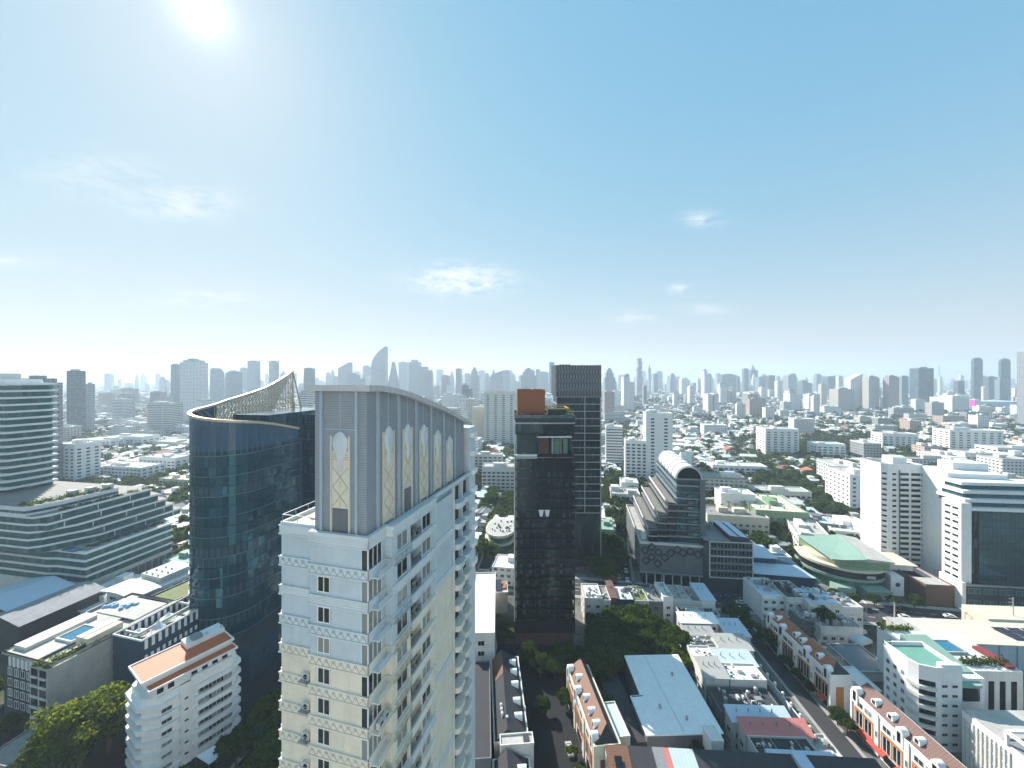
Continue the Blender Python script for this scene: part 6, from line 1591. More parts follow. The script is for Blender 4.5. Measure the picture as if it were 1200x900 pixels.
def tower(px0, px1, ytop, Y, mat, label, style='flat', depth=None, yaw=0, cat='tower', group='towers on the hazy skyline', name='skyline_tower', claimit=True):
    mid = (px0+px1)/2; d = depth or max(12, min((px1-px0)*Y/F, 45))
    if abs(mid-CX) > 40: d = max(8, min(d, .42*(px1-px0)*Y/abs(mid-CX)))
    x0, x1 = (at(px0, Y), at(px1, Y+d)) if mid < CX else (at(px0, Y+d), at(px1, Y))
    w = x1-x0; h = zat(ytop, Y)
    t = thing(name, label, cat, x0, Y, yaw, group); TALL.append((x0, Y, w, h))
    if claimit: claim(x0, Y, yaw, 0, 0, w, d)
    rf = 'roofgrey'
    P = rect(0, 0, w, d)
    if style == 'flat':
        MB().prism(P, 0, h).build('wall', mat, t); MB().box(w*.2, d*.2, h, w*.7, d*.7, h+max(3, w*.1)).build('roof_hut', 'concrete_l', t)
    elif style == 'crown':
        MB().prism(P, 0, h*.94).build('wall', mat, t); MB().box(w*.12, d*.12, h*.94, w*.88, d*.88, h*.975).build('upper_storey', mat, t); MB().box(w*.28, d*.28, h*.975, w*.66, d*.66, h).build('crown', 'concrete_l', t)
    elif style == 'step':
        MB().prism(P, 0, h*.80).build('wall', mat, t); MB().prism(rect(w*.0, d*.1, w*.62, d*.9), h*.80, h*.93).build('upper_storey', mat, t); MB().prism(rect(w*.1, d*.2, w*.45, d*.8), h*.93, h).build('crown', 'far_grey', t)
    elif style == 'steps':                                # symmetric set-backs
        for i, (k, a, b) in enumerate(((0, 0, .72), (.14, .72, .86), (.26, .86, .95), (.38, .95, 1))): MB().prism(rect(w*k, d*k, w*(1-k), d*(1-k)), h*a, h*b).build('wall' if i == 0 else 'upper_storey', mat, t)
    elif style == 'slant':
        MB().prism(P, 0, [h*.82, h, h, h*.82]).build('wall', mat, t)
    elif style == 'slantl':
        MB().prism(P, 0, [h, h*.86, h*.86, h]).build('wall', mat, t)
    elif style == 'sail':
        m = MB(); n = 12; ed = [(w*((i/n)**2.6), h*(.50+.5*i/n)) for i in range(n+1)]
        prof = [(0, 0), (w, 0), (w, h*.7)]+[(x, z) for x, z in reversed(ed)]
        for k in range(len(prof)):
            a, b = prof[k], prof[(k+1) % len(prof)]; m.poly([(a[0],0,a[1]),(a[0],d,a[1]),(b[0],d,b[1]),(b[0],0,b[1])])
        m.poly([(x,0,z) for x, z in prof]); m.poly([(x,d,z) for x, z in reversed(prof)]); m.build('wall', mat, t)
        MB().bar((w*.97, d/2, h-4), (w, d/2, h+6), 2).build('spire', 'steel', t)
    elif style == 'pyramid':
        MB().prism(P, 0, h*.3).build('wall', mat, t); m = MB(); q = (w*.5, d*.5, h); b = [(0,0),(w,0),(w,d),(0,d)]; tq = [(w*.38,d*.38),(w*.62,d*.38),(w*.62,d*.62),(w*.38,d*.62)]
        for k in range(4): a, c, e, f_ = b[k], b[(k+1)%4], tq[(k+1)%4], tq[k]; m.poly([(a[0],a[1],h*.3),(c[0],c[1],h*.3),(e[0],e[1],h),(f_[0],f_[1],h)])
        m.poly([(p[0],p[1],h) for p in tq]); m.build('tapered_top', mat, t)
    elif style == 'spire':
        MB().prism(P, 0, h*.8).build('wall', mat, t); m = MB(); q = (w*.5, d*.5, h)
        for k in range(4): a, c = P[k], P[(k+1) % 4]; m.poly([(w*.2+a[0]*.6,d*.2+a[1]*.6,h*.8),(w*.2+c[0]*.6,d*.2+c[1]*.6,h*.8),q])
        m.build('spire', 'far_paleglass', t)
    elif style == 'round':
        m = MB(); n = 12
        for i in range(n): 
            a, b = i/n, (i+1)/n; za, zb = h*(.86+.14*math.sin(math.pi*min(1, a*.8+.2))), h*(.86+.14*math.sin(math.pi*min(1, b*.8+.2)))
            m.poly([(w*a,0,0),(w*b,0,0),(w*b,0,zb),(w*a,0,za)]); m.poly([(w*b,d,0),(w*a,d,0),(w*a,d,za),(w*b,d,zb)]); m.poly([(w*a,0,za),(w*b,0,zb),(w*b,d,zb),(w*a,d,za)])
        m.poly([(0,d,0),(0,0,0),(0,0,h*.94),(0,d,h*.94)]); m.poly([(w,0,0),(w,d,0),(w,d,h*.86),(w,0,h*.86)]); m.build('wall', mat, t)
    elif style == 'pixel':
        MB().prism(P, 0, h*.55).build('wall', mat, t); r = random.Random(3); z = h*.55
        while z < h:
            k = r.uniform(.0, .22); MB().prism(rect(w*k+w*.05, d*.1, w*(1-r.uniform(0, .25)), d*.9), z, z+h*.05).build('upper_storey', mat, t); z += h*.05
    elif style == 'twin':
        MB().prism(rect(0, 0, w*.44, d), 0, h*.97).prism(rect(w*.56, 0, w, d), 0, h).prism(rect(w*.44, d*.3, w*.56, d), 0, h*.9).build('wall', mat, t)
        MB().box(w*.1, d*.3, h*.97, w*.3, d*.6, h).build('roof_hut', 'concrete_l', t)
    elif style == 'mast':
        MB().bar((w/2, d/2, 0), (w/2, d/2, h), 3).build('mast', 'steel', t)
    elif style == 'rounded':
        MB().prism(rrect(0, 0, w, d, w*.14, 1), 0, h*.94).build('wall', mat, t); MB().prism(rrect(w*.07, d*.07, w*.93, d*.93, w*.12, 1), h*.94, h*.98).build('upper_storey', mat, t); MB().prism(rrect(w*.2, d*.2, w*.8, d*.8, w*.1, 1), h*.98, h).build('crown', 'far_grey', t)
    return t
SK = [  # px0, px1, ytop, Y, material, style, label
 (18, 75, 440, 350, 'far_grey', 'crown', 'grey grid-windowed tower standing behind the curved-balcony tower'),
 (78, 101, 434.5, 700, 'far_slate', 'flat', 'dark slate tower left of the long white blocks'),
 (100.5, 111.5, 450, 698, 'far_grey', 'flat', 'lighter grey slab attached to the right of the dark slate tower'),
 (139, 163, 455.5, 1500, 'far_slate', 'flat', 'squat dark grey block in the haze between the slate tower and the big pale tower'),
 (200, 211.5, 427, 1150, 'far_paleglass', 'flat', 'narrow pale tower touching the left side of the big pale tower'),
 (210.5, 244, 420, 900, 'far_white', 'crown', 'big pale residential tower with flat crown left of the golden rim'),
 (246, 263, 431, 1500, 'far_paleglass', 'round', 'hazy grey tower just right of the big pale tower'),
 (264, 284, 434, 1300, 'far_grey', 'crown', 'hazy tower behind the low end of the golden rim'),
 (281, 290, 431, 2100, 'far_paleglass', 'flat', 'narrow hazy tower left of the two blue-grey sister towers'),
 (290, 305, 423, 2000, 'far_glass', 'flat', 'left one of the two blue-grey sister towers behind the golden rim'),
 (315, 327, 423, 2000, 'far_glass', 'flat', 'right one of the two blue-grey sister towers behind the golden rim'),
 (328, 336, 433, 2600, 'far_paleglass', 'spire', 'faint pointed tower close to the tip of the golden rim'),
 (356, 369, 431.5, 1500, 'far_slate', 'flat', 'dark tower between the golden rim and the grey crown'),
 (350, 367, 457, 700, 'far_bands', 'crown', 'white window-banded tower right behind the tip of the golden rim'),
 (396, 413, 424.5, 2300, 'far_glass', 'slant', 'blue tower with slanted top left of the sail-shaped tower'),
 (407, 428, 437, 1700, 'far_grey', 'step', 'grey stepped tower in front of the slanted-top tower'),
 (425, 436, 428, 2700, 'far_paleglass', 'round', 'faint curved tower just left of the sail-shaped tower'),
 (434.5, 454.5, 406, 2300, 'far_glass', 'sail', 'tall sail-shaped glass tower with a pointed tip, tallest on the skyline'),
 (454, 468, 424, 2200, 'far_slate', 'pyramid', 'tapering dark tower just right of the sail-shaped tower'),
 (467, 479, 424.5, 2700, 'far_paleglass', 'flat', 'pale tower between the tapering tower and the broad stepped tower'),
 (479, 502, 421.5, 2400, 'far_glass', 'step', 'broad stepped glass tower above the grey crown'),
 (493, 507, 433, 1900, 'far_grey', 'crown', 'grey tower in front of the right side of the broad stepped tower'),
 (517, 527, 440, 1900, 'far_pink', 'flat', 'small dull pink tower right of the broad stepped tower'),
 (534, 541, 432, 2300, 'far_slate', 'flat', 'thin dark tower above the far end of the grey curved roof'),
 (541, 553, 449, 1200, 'far_slate', 'step', 'darker nearer tower with ramped side at the end of the curved roof'),
 (550.5, 561, 430, 2000, 'far_grey', 'steps', 'stepped-top tower left of the grid-windowed apartment tower'),
 (575, 590, 434, 2400, 'far_glass', 'slant', 'slant-topped pair of towers above the grid-windowed apartment tower'),
 (590, 597.5, 434, 2300, 'far_paleglass', 'flat', 'narrow pale slab above the grid-windowed apartment tower'),
 (610, 628, 431, 2300, 'far_glass', 'steps', 'pointed stepped tower right above the rust-brown roof box'),
 (629, 643, 435, 2600, 'far_paleglass', 'crown', 'hazy tower between the rust-brown box and the slatted crown'),
 (643, 649.5, 424.5, 2300, 'far_glass', 'flat', 'slim tower touching the left side of the slatted crown'),
 (706, 721, 431, 1700, 'far_paleglass', 'steps', 'stepped tower touching the right side of the slatted crown'),
 (705, 720, 459, 900, 'far_pink', 'flat', 'pinkish grey block just right of the louvred black tower'),
 (726.5, 743, 439, 1200, 'far_white', 'step', 'white tower with a bright end wall right of the slatted crown'),
 (743.5, 753.5, 422, 2200, 'far_grey', 'pixel', 'tall pixelated tower with eroded silhouette right of the slatted crown'),
 (758.5, 763, 425, 3000, 'far_paleglass', 'spire', 'thin needle tower right of the pixelated tower'),
 (763, 771, 438, 2400, 'far_paleglass', 'flat', 'pale tower two along from the pixelated tower'),
 (782, 793, 437, 2400, 'far_paleglass', 'steps', 'stepped hazy tower midway between the pixelated tower and the twin white slab'),
 (795, 807, 444, 2300, 'far_white', 'flat', 'low pale slab left of the slim white-edged tower'),
 (804.5, 814, 452, 1500, 'far_white', 'crown', 'white tower in front of the hazy slabs, above the barrel vault'),
 (821, 832, 432.5, 2000, 'far_white', 'step', 'slim white-edged tower with domed top right of the pale slab'),
 (842, 866, 438, 2500, 'far_glass', 'round', 'row of curved blue-green glass towers right of the slim white-edged tower'),
 (845, 862, 457, 1500, 'far_cream', 'twin', 'cream clustered apartment block below the curved glass towers'),
 (869, 877, 432, 2500, 'far_slate', 'flat', 'dark slab just left of the pointed-top tower'),
 (875.5, 888, 427, 2600, 'far_glass', 'spire', 'pointed-top glass tower in the centre right skyline'),
 (870, 887.5, 459, 1300, 'far_white', 'twin', 'white twin-slab apartment block below the pointed-top tower'),
 (884, 897, 442, 2200, 'far_paleglass', 'flat', 'pale tower right of the pointed-top tower'),
 (888, 898, 453, 1280, 'far_white', 'crown', 'white tower touching the right side of the twin-slab block'),
 (897, 908, 440, 2200, 'far_slate', 'flat', 'dark blue slab two along from the pointed-top tower'),
 (907, 917, 446.5, 1900, 'far_white', 'flat', 'white slab left of the rounded grey tower'),
 (917, 934, 439, 2100, 'far_grey', 'round', 'rounded grey tower on the right skyline'),
 (934, 951, 445, 2300, 'far_slate', 'step', 'low dark stepped building right of the rounded grey tower'),
 (917, 938.5, 456, 1180, 'far_white', 'step', 'white stepped apartment tower below the rounded grey tower'),
 (940, 960.5, 462, 1180, 'far_white', 'flat', 'white block right of the white stepped apartment tower'),
 (958, 969, 450.5, 1350, 'far_cream', 'flat', 'cream slab left of the broad grid block'),
 (963, 981, 440.5, 2200, 'far_glass', 'crown', 'blue hazy tower above the broad grid block'),
 (970.5, 1000, 456, 1150, 'far_cream', 'flat', 'broad grid-faced cream block in the right middle distance'),
 (979, 988, 441, 1800, 'far_white', 'flat', 'thin pale slab behind the broad grid block'),
 (988, 1010, 437.5, 1300, 'far_white', 'slant', 'white slab with slanted roof line right of the broad grid block'),
 (1010, 1030, 440, 1250, 'far_cream', 'crown', 'cream residential tower right of the slanted-roof slab'),
 (1034, 1053, 439.5, 1220, 'far_pink', 'crown', 'dull beige ridged tower left of the big dark glass block'),
 (1052, 1064, 441, 1300, 'far_paleglass', 'flat', 'pale slab squeezed against the big dark glass block'),
 (1065, 1093, 431.5, 1350, 'far_glass', 'flat', 'big dark glass block on the right skyline'),
 (1099, 1102, 427, 2600, 'steel', 'mast', 'thin lattice mast right of the big dark glass block'),
 (1117, 1130, 446.5, 1700, 'far_slate', 'flat', 'dark slab above the shopping mall'),
 (1136, 1152.5, 419, 1600, 'far_glass', 'rounded', 'left one of the paired blue round-cornered towers at the right'),
 (1152, 1168, 441.5, 1700, 'far_slate', 'flat', 'dark low block between the paired blue round-cornered towers'),
 (1168, 1185, 420, 1600, 'far_glass', 'rounded', 'right one of the paired blue round-cornered towers at the right'),
 (1165, 1181, 444, 1350, 'far_paleglass', 'flat', 'pale block standing before the right round-cornered tower'),
 (1191, 1215, 412, 800, 'far_grey', 'flat', 'grey balconied tower cut off by the right picture edge'),
]
for a in SK:
    big = a[3] < 1000
    tower(a[0], a[1], a[2], a[3], a[4], a[6], a[5], yaw=4)
def mall():
    Y = 1150; x0, x1 = at(1116, Y), at(1200, Y)
    t = thing('shopping_mall', 'pale shopping mall with a glowing pink screen at the right', 'shopping mall', x0, Y, 6); claim(x0, Y, 6, 0, 0, 230, 80)
    MB().prism(rect(0, 0, 46, 70), 0, 46).build('wall', 'white2', t); MB().prism(rect(46, 14, 90, 80), 0, 40).build('side_wall', 'roofwhite', t)
    MB().prism(rect(70, 20, 230, 90), 0, 34).build('long_hall', 'roofblue', t); MB().box(46.5, 10, 18, 69, 13.6, 40).build('screen', 'pink', t); MB().box(47, 9.6, 14, 68, 13.5, 17).build('lower_screen', 'bluescreen', t)
    MB().box(5, 5, 46, 40, 40, 52).build('roof_hut', 'white2', t)
mall()
# the many faint towers along the horizon between the named ones
r = random.Random(5)
def faint():
    n = 0
    zones = [(112, 205, 446, 2900, 'left of the big pale tower'), (244, 355, 443, 2700, 'behind the golden rim'), (366, 545, 440, 2900, 'above the grey curved roof'), (545, 655, 441, 2800, 'around the rust-brown roof box'), (705, 830, 443, 2900, 'right of the slatted crown'), (830, 960, 445, 2800, 'around the pointed-top tower'), (960, 1200, 447, 2900, 'on the right skyline')]
    for (a, b, yt, Y0, where) in zones:
        k = int((b-a)/5.2)
        for i in range(k):
            p = a+(b-a)*(i+r.random())/k; w = r.uniform(4, 10); Y = Y0*r.uniform(.8, 1.5); top = yt+r.uniform(-9, 8)
            tower(p, p+w, top, Y, r.choice(['far_paleglass', 'far_grey', 'far_white', 'far_slate', 'far_glass']), 'faint hazy tower among the many '+where, r.choice(['flat', 'crown', 'step', 'flat', 'steps']), yaw=4, group='faint towers '+where, claimit=False); n += 1
faint()
def midtowers():
    for i in range(64):
        p = r.uniform(100, 1200) if i % 3 else r.uniform(700, 1200); Y = r.uniform(850, 2300); top = r.uniform(447, 466) if Y > 1300 else r.uniform(458, 474); w = r.uniform(6, 17)*1400/max(Y, 1000)
        if 222 < p < 350 and Y < 1200: continue
        if taken(at(p, Y), Y, 20): continue
        mt = r.choice(['far_white', 'far_white', 'far_cream', 'far_bands', 'far_grey', 'far_white']); X = at(p, Y)
        tower(p, p+w, top, Y, mt, '%s residential slab, hazy distance %s' % ({'far_white': 'white', 'far_cream': 'cream', 'far_bands': 'window-banded', 'far_grey': 'grey'}[mt], district0(p)), r.choice(['flat', 'crown', 'step', 'flat', 'twin']), yaw=6, group='residential slabs in the hazy distance '+district0(p), name='apartment_tower')
def district0(px): return 'left of the golden rim' if px < 222 else 'above the grey crown' if px < 605 else 'right of the louvred black tower' if px < 800 else 'above the twelve-storey slab' if px < 1000 else 'at the right'
midtowers()

# ------------------------------------------------------------------ generic city fabric: mid-rises and low houses
def district(X, Y):
    px = CX+F*X/Y
    if px < 222: return 'left of the blue glass tower'
    if px < 370: return 'behind the blue glass tower'
    if px < 605: return 'between the grey crown and the rust-topped tower'
    if px < 745: return 'right of the louvred black tower'
    if px < 900: return 'beyond the vaulted block'
    if px < 1020: return 'around the twelve-storey slab'
    return 'beyond the tall white tower'
def band(Y): return 'near' if Y < 420 else ('middle' if Y < 800 else 'far')
for nm, w, g, du, dv, wf, hf in (('mid_white', (.74,.74,.72), (.05,.06,.07), 3.4, 3.2, .55, .42), ('mid_cream', (.56,.52,.44), (.05,.06,.06), 3.8, 3.2, .5, .42), ('mid_grey', (.34,.35,.35), (.04,.05,.06), 3.2, 3.2, .6, .45), ('mid_pink', (.52,.40,.34), (.06,.06,.06), 3.6, 3.2, .5, .42), ('mid_band', (.66,.66,.64), (.04,.05,.06), 30, 3.2, .97, .42)):
    M[nm] = facade(nm, w, g, du, dv, wf, hf, .3)
WALLN = {'mid_white': 'white', 'mid_cream': 'cream', 'mid_grey': 'grey', 'mid_pink': 'dull pink', 'mid_band': 'white window-banded'}
rc = random.Random(21)
def free(X, Y, rad):
    return not on_road(X, Y, rad*.5) and not taken(X, Y, rad)
def spread(n, y0, y1, power=1.0):
    while True:
        u = rc.random()**power; Y = 1/(1/y0+(1/y1-1/y0)*u)
        px = rc.uniform(-20, 1220)
        yield at(px, Y), Y, px
PARKS = [(880, 985, 560, 600), (700, 745, 560, 640), (560, 605, 590, 625), (880, 1010, 515, 545), (120, 222, 555, 590), (930, 1010, 585, 615)]
def midrises():
    n = 0; tries = 0; gen = spread(0, 300, 1700, .75)
    while n < 285 and tries < 14000:
        tries += 1; X, Y, px = next(gen)
        w, d = rc.uniform(16, 46), rc.uniform(14, 26)
        rr = max(w, d)*.55
        if Y < 330 and abs(px-640) < 60: continue
        if px < 235 and Y < 620: continue
        h = 3.3*rc.choice([3, 4, 4, 5, 5, 6, 6, 7, 8]) if rc.random() < .8 else 3.3*rc.choice([10, 12, 15, 18])
        if px > 860 and h > 40 and Y < 900: h = 16
        if px > 880 and Y < 1000 and rc.random() < .35: continue
        if not free(X, Y, rr): continue
        if any(a < px < b and ya < HY+H*F/Y < yb for a, b, ya, yb in PARKS): continue
        mt = rc.choice(['mid_white']*5+['mid_cream']*2+['mid_grey', 'mid_pink', 'mid_band', 'mid_band'])
        yaw = 10+rc.choice([0, 0, 0, 90, -4, 5])*1.0 if px > 500 else 11+rc.choice([0, 0, 8, -6])
        if yaw > 60: yaw = 10; w, d = d, w
        kind = 'tower block' if h > 30 else ('mid-rise block' if h > 15 else 'low block')
        t = thing('city_block', '%s %s, %s city %s' % (WALLN[mt], kind, band(Y), district(X, Y)), 'building', X, Y, yaw, '%s %ss, %s city %s' % (WALLN[mt], kind, band(Y), district(X, Y)))
        claim(X, Y, yaw, 0, 0, w, d)
        MB().prism(rect(0, 0, w, d), 0, h, top=False).build('wall', mt, t)
        rm = rc.choice(['concrete_l', 'concrete_l', 'roofwhite', 'concrete', 'roofgrey', 'roofwhite'])
        MB().poly([(0,0,h),(w,0,h),(w,d,h),(0,d,h)]).ring(rect(-.1,-.1,w+.1,d+.1), .4, h-.3, h+.8).build('roof', rm, t)
        m = MB(); 
        for k in range(rc.choice([1, 2, 2])):
            x, y = rc.uniform(1, w*.55), rc.uniform(1, d*.5); m = MB().box(x, y, h+.01, x+rc.uniform(3, w*.4), y+rc.uniform(3, d*.4), h+rc.uniform(2.5, 4)); m.build('roof_hut', 'white2', t)
        if Y < 700 and mt != 'mid_band' and rc.random() < .6:
            for k in range(int(h/3.2)): 
                if k: MB().box(w*.1, -.7, k*3.2-.3, w*.7, 0, k*3.2+.5).build('balcony_band', 'white2', t)
        n += 1
    return n
print('midrises', midrises())
def behind():                                           # the city goes on behind the viewpoint; the glass fronts mirror it
    for i in range(16):
        X, Y = -330+i*44+rc.uniform(-10, 10), -rc.uniform(60, 210); h = rc.choice([22, 30, 45, 70, 95]); w = rc.uniform(20, 34)
        if abs(X) < 45: continue
        t = thing('city_block', 'city block standing behind the viewpoint, seen only in reflections', 'building', X, Y, rc.uniform(-8, 12), 'city blocks behind the viewpoint'); MB().prism(rect(0, 0, w, 20), 0, h).build('wall', rc.choice(['mid_white', 'mid_cream', 'mid_grey', 'mid_band']), t)
    for X, Y, w, h in ((380, 96, 26, 60), (430, 60, 30, 34), (470, 100, 24, 92), (520, 40, 34, 28), (560, 90, 30, 70), (620, 60, 40, 44), (690, 20, 40, 84)):
        t = thing('city_block', 'city block standing far off to the right, seen only in reflections', 'building', X, Y, 8, 'city blocks far off to the right'); MB().prism(rect(0, 0, w, 20), 0, h).build('wall', rc.choice(['mid_white', 'mid_cream', 'mid_grey', 'mid_band']), t)
behind()

def house_parts(kind, w, d, h):
    """(wall builder, roof builder) for a small house"""
    wl = MB().prism(rect(0, 0, w, d), 0, h, bottom=False, top=False); rf = MB()
    if kind == 'flat': rf.poly([(0,0,h),(w,0,h),(w,d,h),(0,d,h)]).ring(rect(-.1,-.1,w+.1,d+.1), .3, h-.3, h+.5).box(w*.2, d*.5, h, w*.5, d*.85, h+2.4)
    elif kind == 'gable': rf.gable(0, 0, w, d, h, min(w, d)*.24, 'x' if w > d else 'y', 0, 0)
    elif kind == 'hip': rf.hip(0, 0, w, d, h, min(w, d)*.24)
    elif kind == 'mono': rf.poly([(-.4,-.4,h),(w+.4,-.4,h),(w+.4,d+.4,h+1.6),(-.4,d+.4,h+1.6)]).poly([(-.4,d+.4,h),(w+.4,d+.4,h),(w+.4,d+.4,h+1.6),(-.4,d+.4,h+1.6)])
    return wl, rf
PROTO = []
RN = {'concrete_l': 'pale concrete', 'roofwhite': 'white', 'roofgrey': 'grey', 'roofterracotta': 'terracotta', 'roofbrown': 'brown', 'roofblue': 'pale blue', 'concrete': 'stained concrete', 'roofgreen': 'pale green'}
KN = {'flat': 'flat-roofed', 'gable': 'gable-roofed', 'hip': 'hip-roofed', 'mono': 'sloping-roofed'}
for kind, rm, wm in [('flat','concrete_l','mid_white'),('flat','roofwhite','mid_white'),('flat','concrete','mid_cream'),('flat','roofgrey','mid_grey'),('gable','roofterracotta','mid_cream'),('gable','roofgrey','mid_white'),('hip','roofbrown','mid_cream'),('hip','roofterracotta','mid_white'),('mono','roofwhite','mid_white'),('mono','roofblue','mid_grey'),('gable','roofwhite','mid_pink'),('flat','roofgreen','mid_white')]:
    w, d, h = random.uniform(10, 17), random.uniform(9, 14), random.uniform(6.5, 11)
    a, b = house_parts(kind, w, d, h)
    PROTO.append((kind, rm, a.mesh('wall', [wm]), b.mesh('roof', [rm]), w, d, a, b, wm))
WTS = [8, 9, 5, 4, .6, 4, .8, .6, 6, 1.2, 2, .6]
HOUSES = []
def houses():
    occ = {}
    gen = spread(0, 160, 3600, 1.0); n = 0; tries = 0
    def ok(X, Y, s):
        c = max(11, s); k = (int(X//c), int(Y//c), c)
        return k not in occ and not occ.update({k: 1})
    while tries < 26000:
        tries += 1; X, Y, px = next(gen)
        py = HY+H*F/Y
        if any(a < px < b and ya < py < yb for a, b, ya, yb in PARKS) and rc.random() < .93: continue
        if px > 860 and 480 < py < 560 and rc.random() < .45: continue
        s = 13.5 if Y < 900 else 18 if Y < 1800 else 30
        if not free(X+5, Y+5, 9): continue
        if not ok(X, Y, s): continue
        p = rc.choices(range(len(PROTO)), WTS)[0]
        HOUSES.append((Y, X, p, 10+rc.choice([0, 0, 0, 90, 6, -5])))
    HOUSES.sort()
    for i, (Y, X, p, yaw) in enumerate(HOUSES[:300]):
        kind, rm, mw, mr, w, d, *_ = PROTO[p]
        lab = '%s %s house, %s city %s' % (RN[rm], KN[kind], band(Y), district(X, Y))
        t = thing('small_house', lab, 'house', X, Y, yaw, lab.replace('house,', 'houses,'))
        claim(X, Y, yaw, 0, 0, w, d)
        o = add('wall', mw, t); q = add('roof', mr, t)
    # the rest, one object
    V, Fs, Ms = [], [], []; names = sorted(set([p[8] for p in PROTO]+[p[1] for p in PROTO])); mi = {n_: i for i, n_ in enumerate(names)}
    big = MB()
    for (Y, X, p, yaw) in HOUSES[300:]:
        _, rm, _, _, w, d, a, b, wm = PROTO[p]; c, s = math.cos(-R(yaw)), math.sin(-R(yaw)); k = 1.0 if Y < 1800 else 1.5
        for mb, mt in ((a, wm), (b, rm)):
            off = len(big.v); big.v += [(X+(x*c-y*s)*k, Y+(x*s+y*c)*k, z*k) for x, y, z in mb.v]
            big.f += [tuple(i+off for i in f) for f in mb.f]; big.m += [mi[mt]]*len(mb.f)
    o = big.build('distant_houses', names); tag(o, 'dense carpet of tiny white and grey houses receding into the haze', 'houses', kind='stuff')
    print('houses', len(HOUSES))
houses()

# ------------------------------------------------------------------ trees
def tree_mesh(seed, Ht, Rc, nclump, nleaf, ls, mat, trunk=True, squash=.75):
    r = np.random.default_rng(seed)
    cl = []
    for i in range(nclump):
        a = r.uniform(0, 2*np.pi); el = np.arcsin(r.uniform(-.35, 1)); q = r.uniform(.45, .95)
        cl.append((q*Rc*np.cos(el)*np.cos(a), q*Rc*np.cos(el)*np.sin(a), Ht-Rc*squash+q*Rc*squash*np.sin(el), Rc*r.uniform(.24, .42)))
    cl = np.array(cl); idx = r.integers(0, nclump, nleaf)
    dv = r.normal(size=(nleaf, 3)); dv /= np.linalg.norm(dv, axis=1)[:, None]; dv[:, 2] = np.abs(dv[:, 2])*.9-.15*(r.random(nleaf) < .4)
    c = cl[idx, :3]+dv*cl[idx, 3:4]*r.uniform(.55, 1.08, (nleaf, 1))
    nrm = dv+r.normal(size=(nleaf, 3))*.55; nrm /= np.linalg.norm(nrm, axis=1)[:, None]
    t1 = np.cross(nrm, r.normal(size=(nleaf, 3))); t1 /= np.linalg.norm(t1, axis=1)[:, None]; t2 = np.cross(nrm, t1)
    s = (ls*r.uniform(.6, 1.4, nleaf))[:, None]
    q = np.stack([c-t1*s-t2*s*.45, c+t1*s*.25-t2*s*.75, c+t1*s+t2*s*.35, c-t1*s*.2+t2*s*.8], 1).reshape(-1, 3)
    me = bpy.data.meshes.new('crown'); me.vertices.add(len(q)); me.vertices.foreach_set('co', q.ravel())
    me.loops.add(nleaf*4); me.loops.foreach_set('vertex_index', np.arange(nleaf*4)); me.polygons.add(nleaf); me.polygons.foreach_set('loop_start', np.arange(0, nleaf*4, 4)); me.polygons.foreach_set('loop_total', np.full(nleaf, 4))
    me.materials.append(M[mat]); me.update(); me.validate()
    tm = None
    if trunk:
        m = MB(); zt = Ht-Rc*squash*1.2; m.tube((0,0,0), (.1,.05,zt), Rc*.075, 7, 0, Rc*.05)
        for i in range(min(6, nclump)): m.tube((.1,.05,zt*.9), tuple(cl[i,:3]), Rc*.04, 5, 0, Rc*.012)
        tm = m.mesh('trunk', ['bark'])
    return me, tm, q
TR_N = [tree_mesh(s, h, rr, nc, nl, .34, mt) for s, h, rr, nc, nl, mt in ((1, 10, 5.0, 26, 5200, 'leaf_a'), (2, 9, 4.2, 22, 4400, 'leaf_b'), (3, 11, 5.4, 30, 5600, 'leaf_a'), (4, 8.5, 4.2, 22, 4400, 'leaf_c'))]
TR_M = [tree_mesh(s, h, rr, nc, nl, .62, mt) for s, h, rr, nc, nl, mt in ((5, 9, 4.5, 16, 900, 'leaf_a'), (6, 10, 5.2, 18, 1000, 'leaf_b'), (7, 8, 3.8, 14, 800, 'leaf_far'), (8, 11, 5.8, 20, 1100, 'leaf_a'))]
TR_F = [tree_mesh(s, h, rr, nc, nl, 1.2, 'leaf_far', False) for s, h, rr, nc, nl in ((9, 9, 5, 9, 70), (10, 10, 6, 9, 80), (11, 8, 4.5, 8, 60))]
NT_ = [0]
def tree(X, Y, label, group, proto, scale=1.0, z=0, name='broadleaf_tree'):
    t = thing(name, label, 'tree', X, Y, random.uniform(0, 360), group, z); t.scale = (scale*random.uniform(.9, 1.1), scale*random.uniform(.9, 1.1), scale*random.uniform(.88, 1.12))
    add('crown', proto[0], t); add('trunk', proto[1], t); NT_[0] += 1
    return t
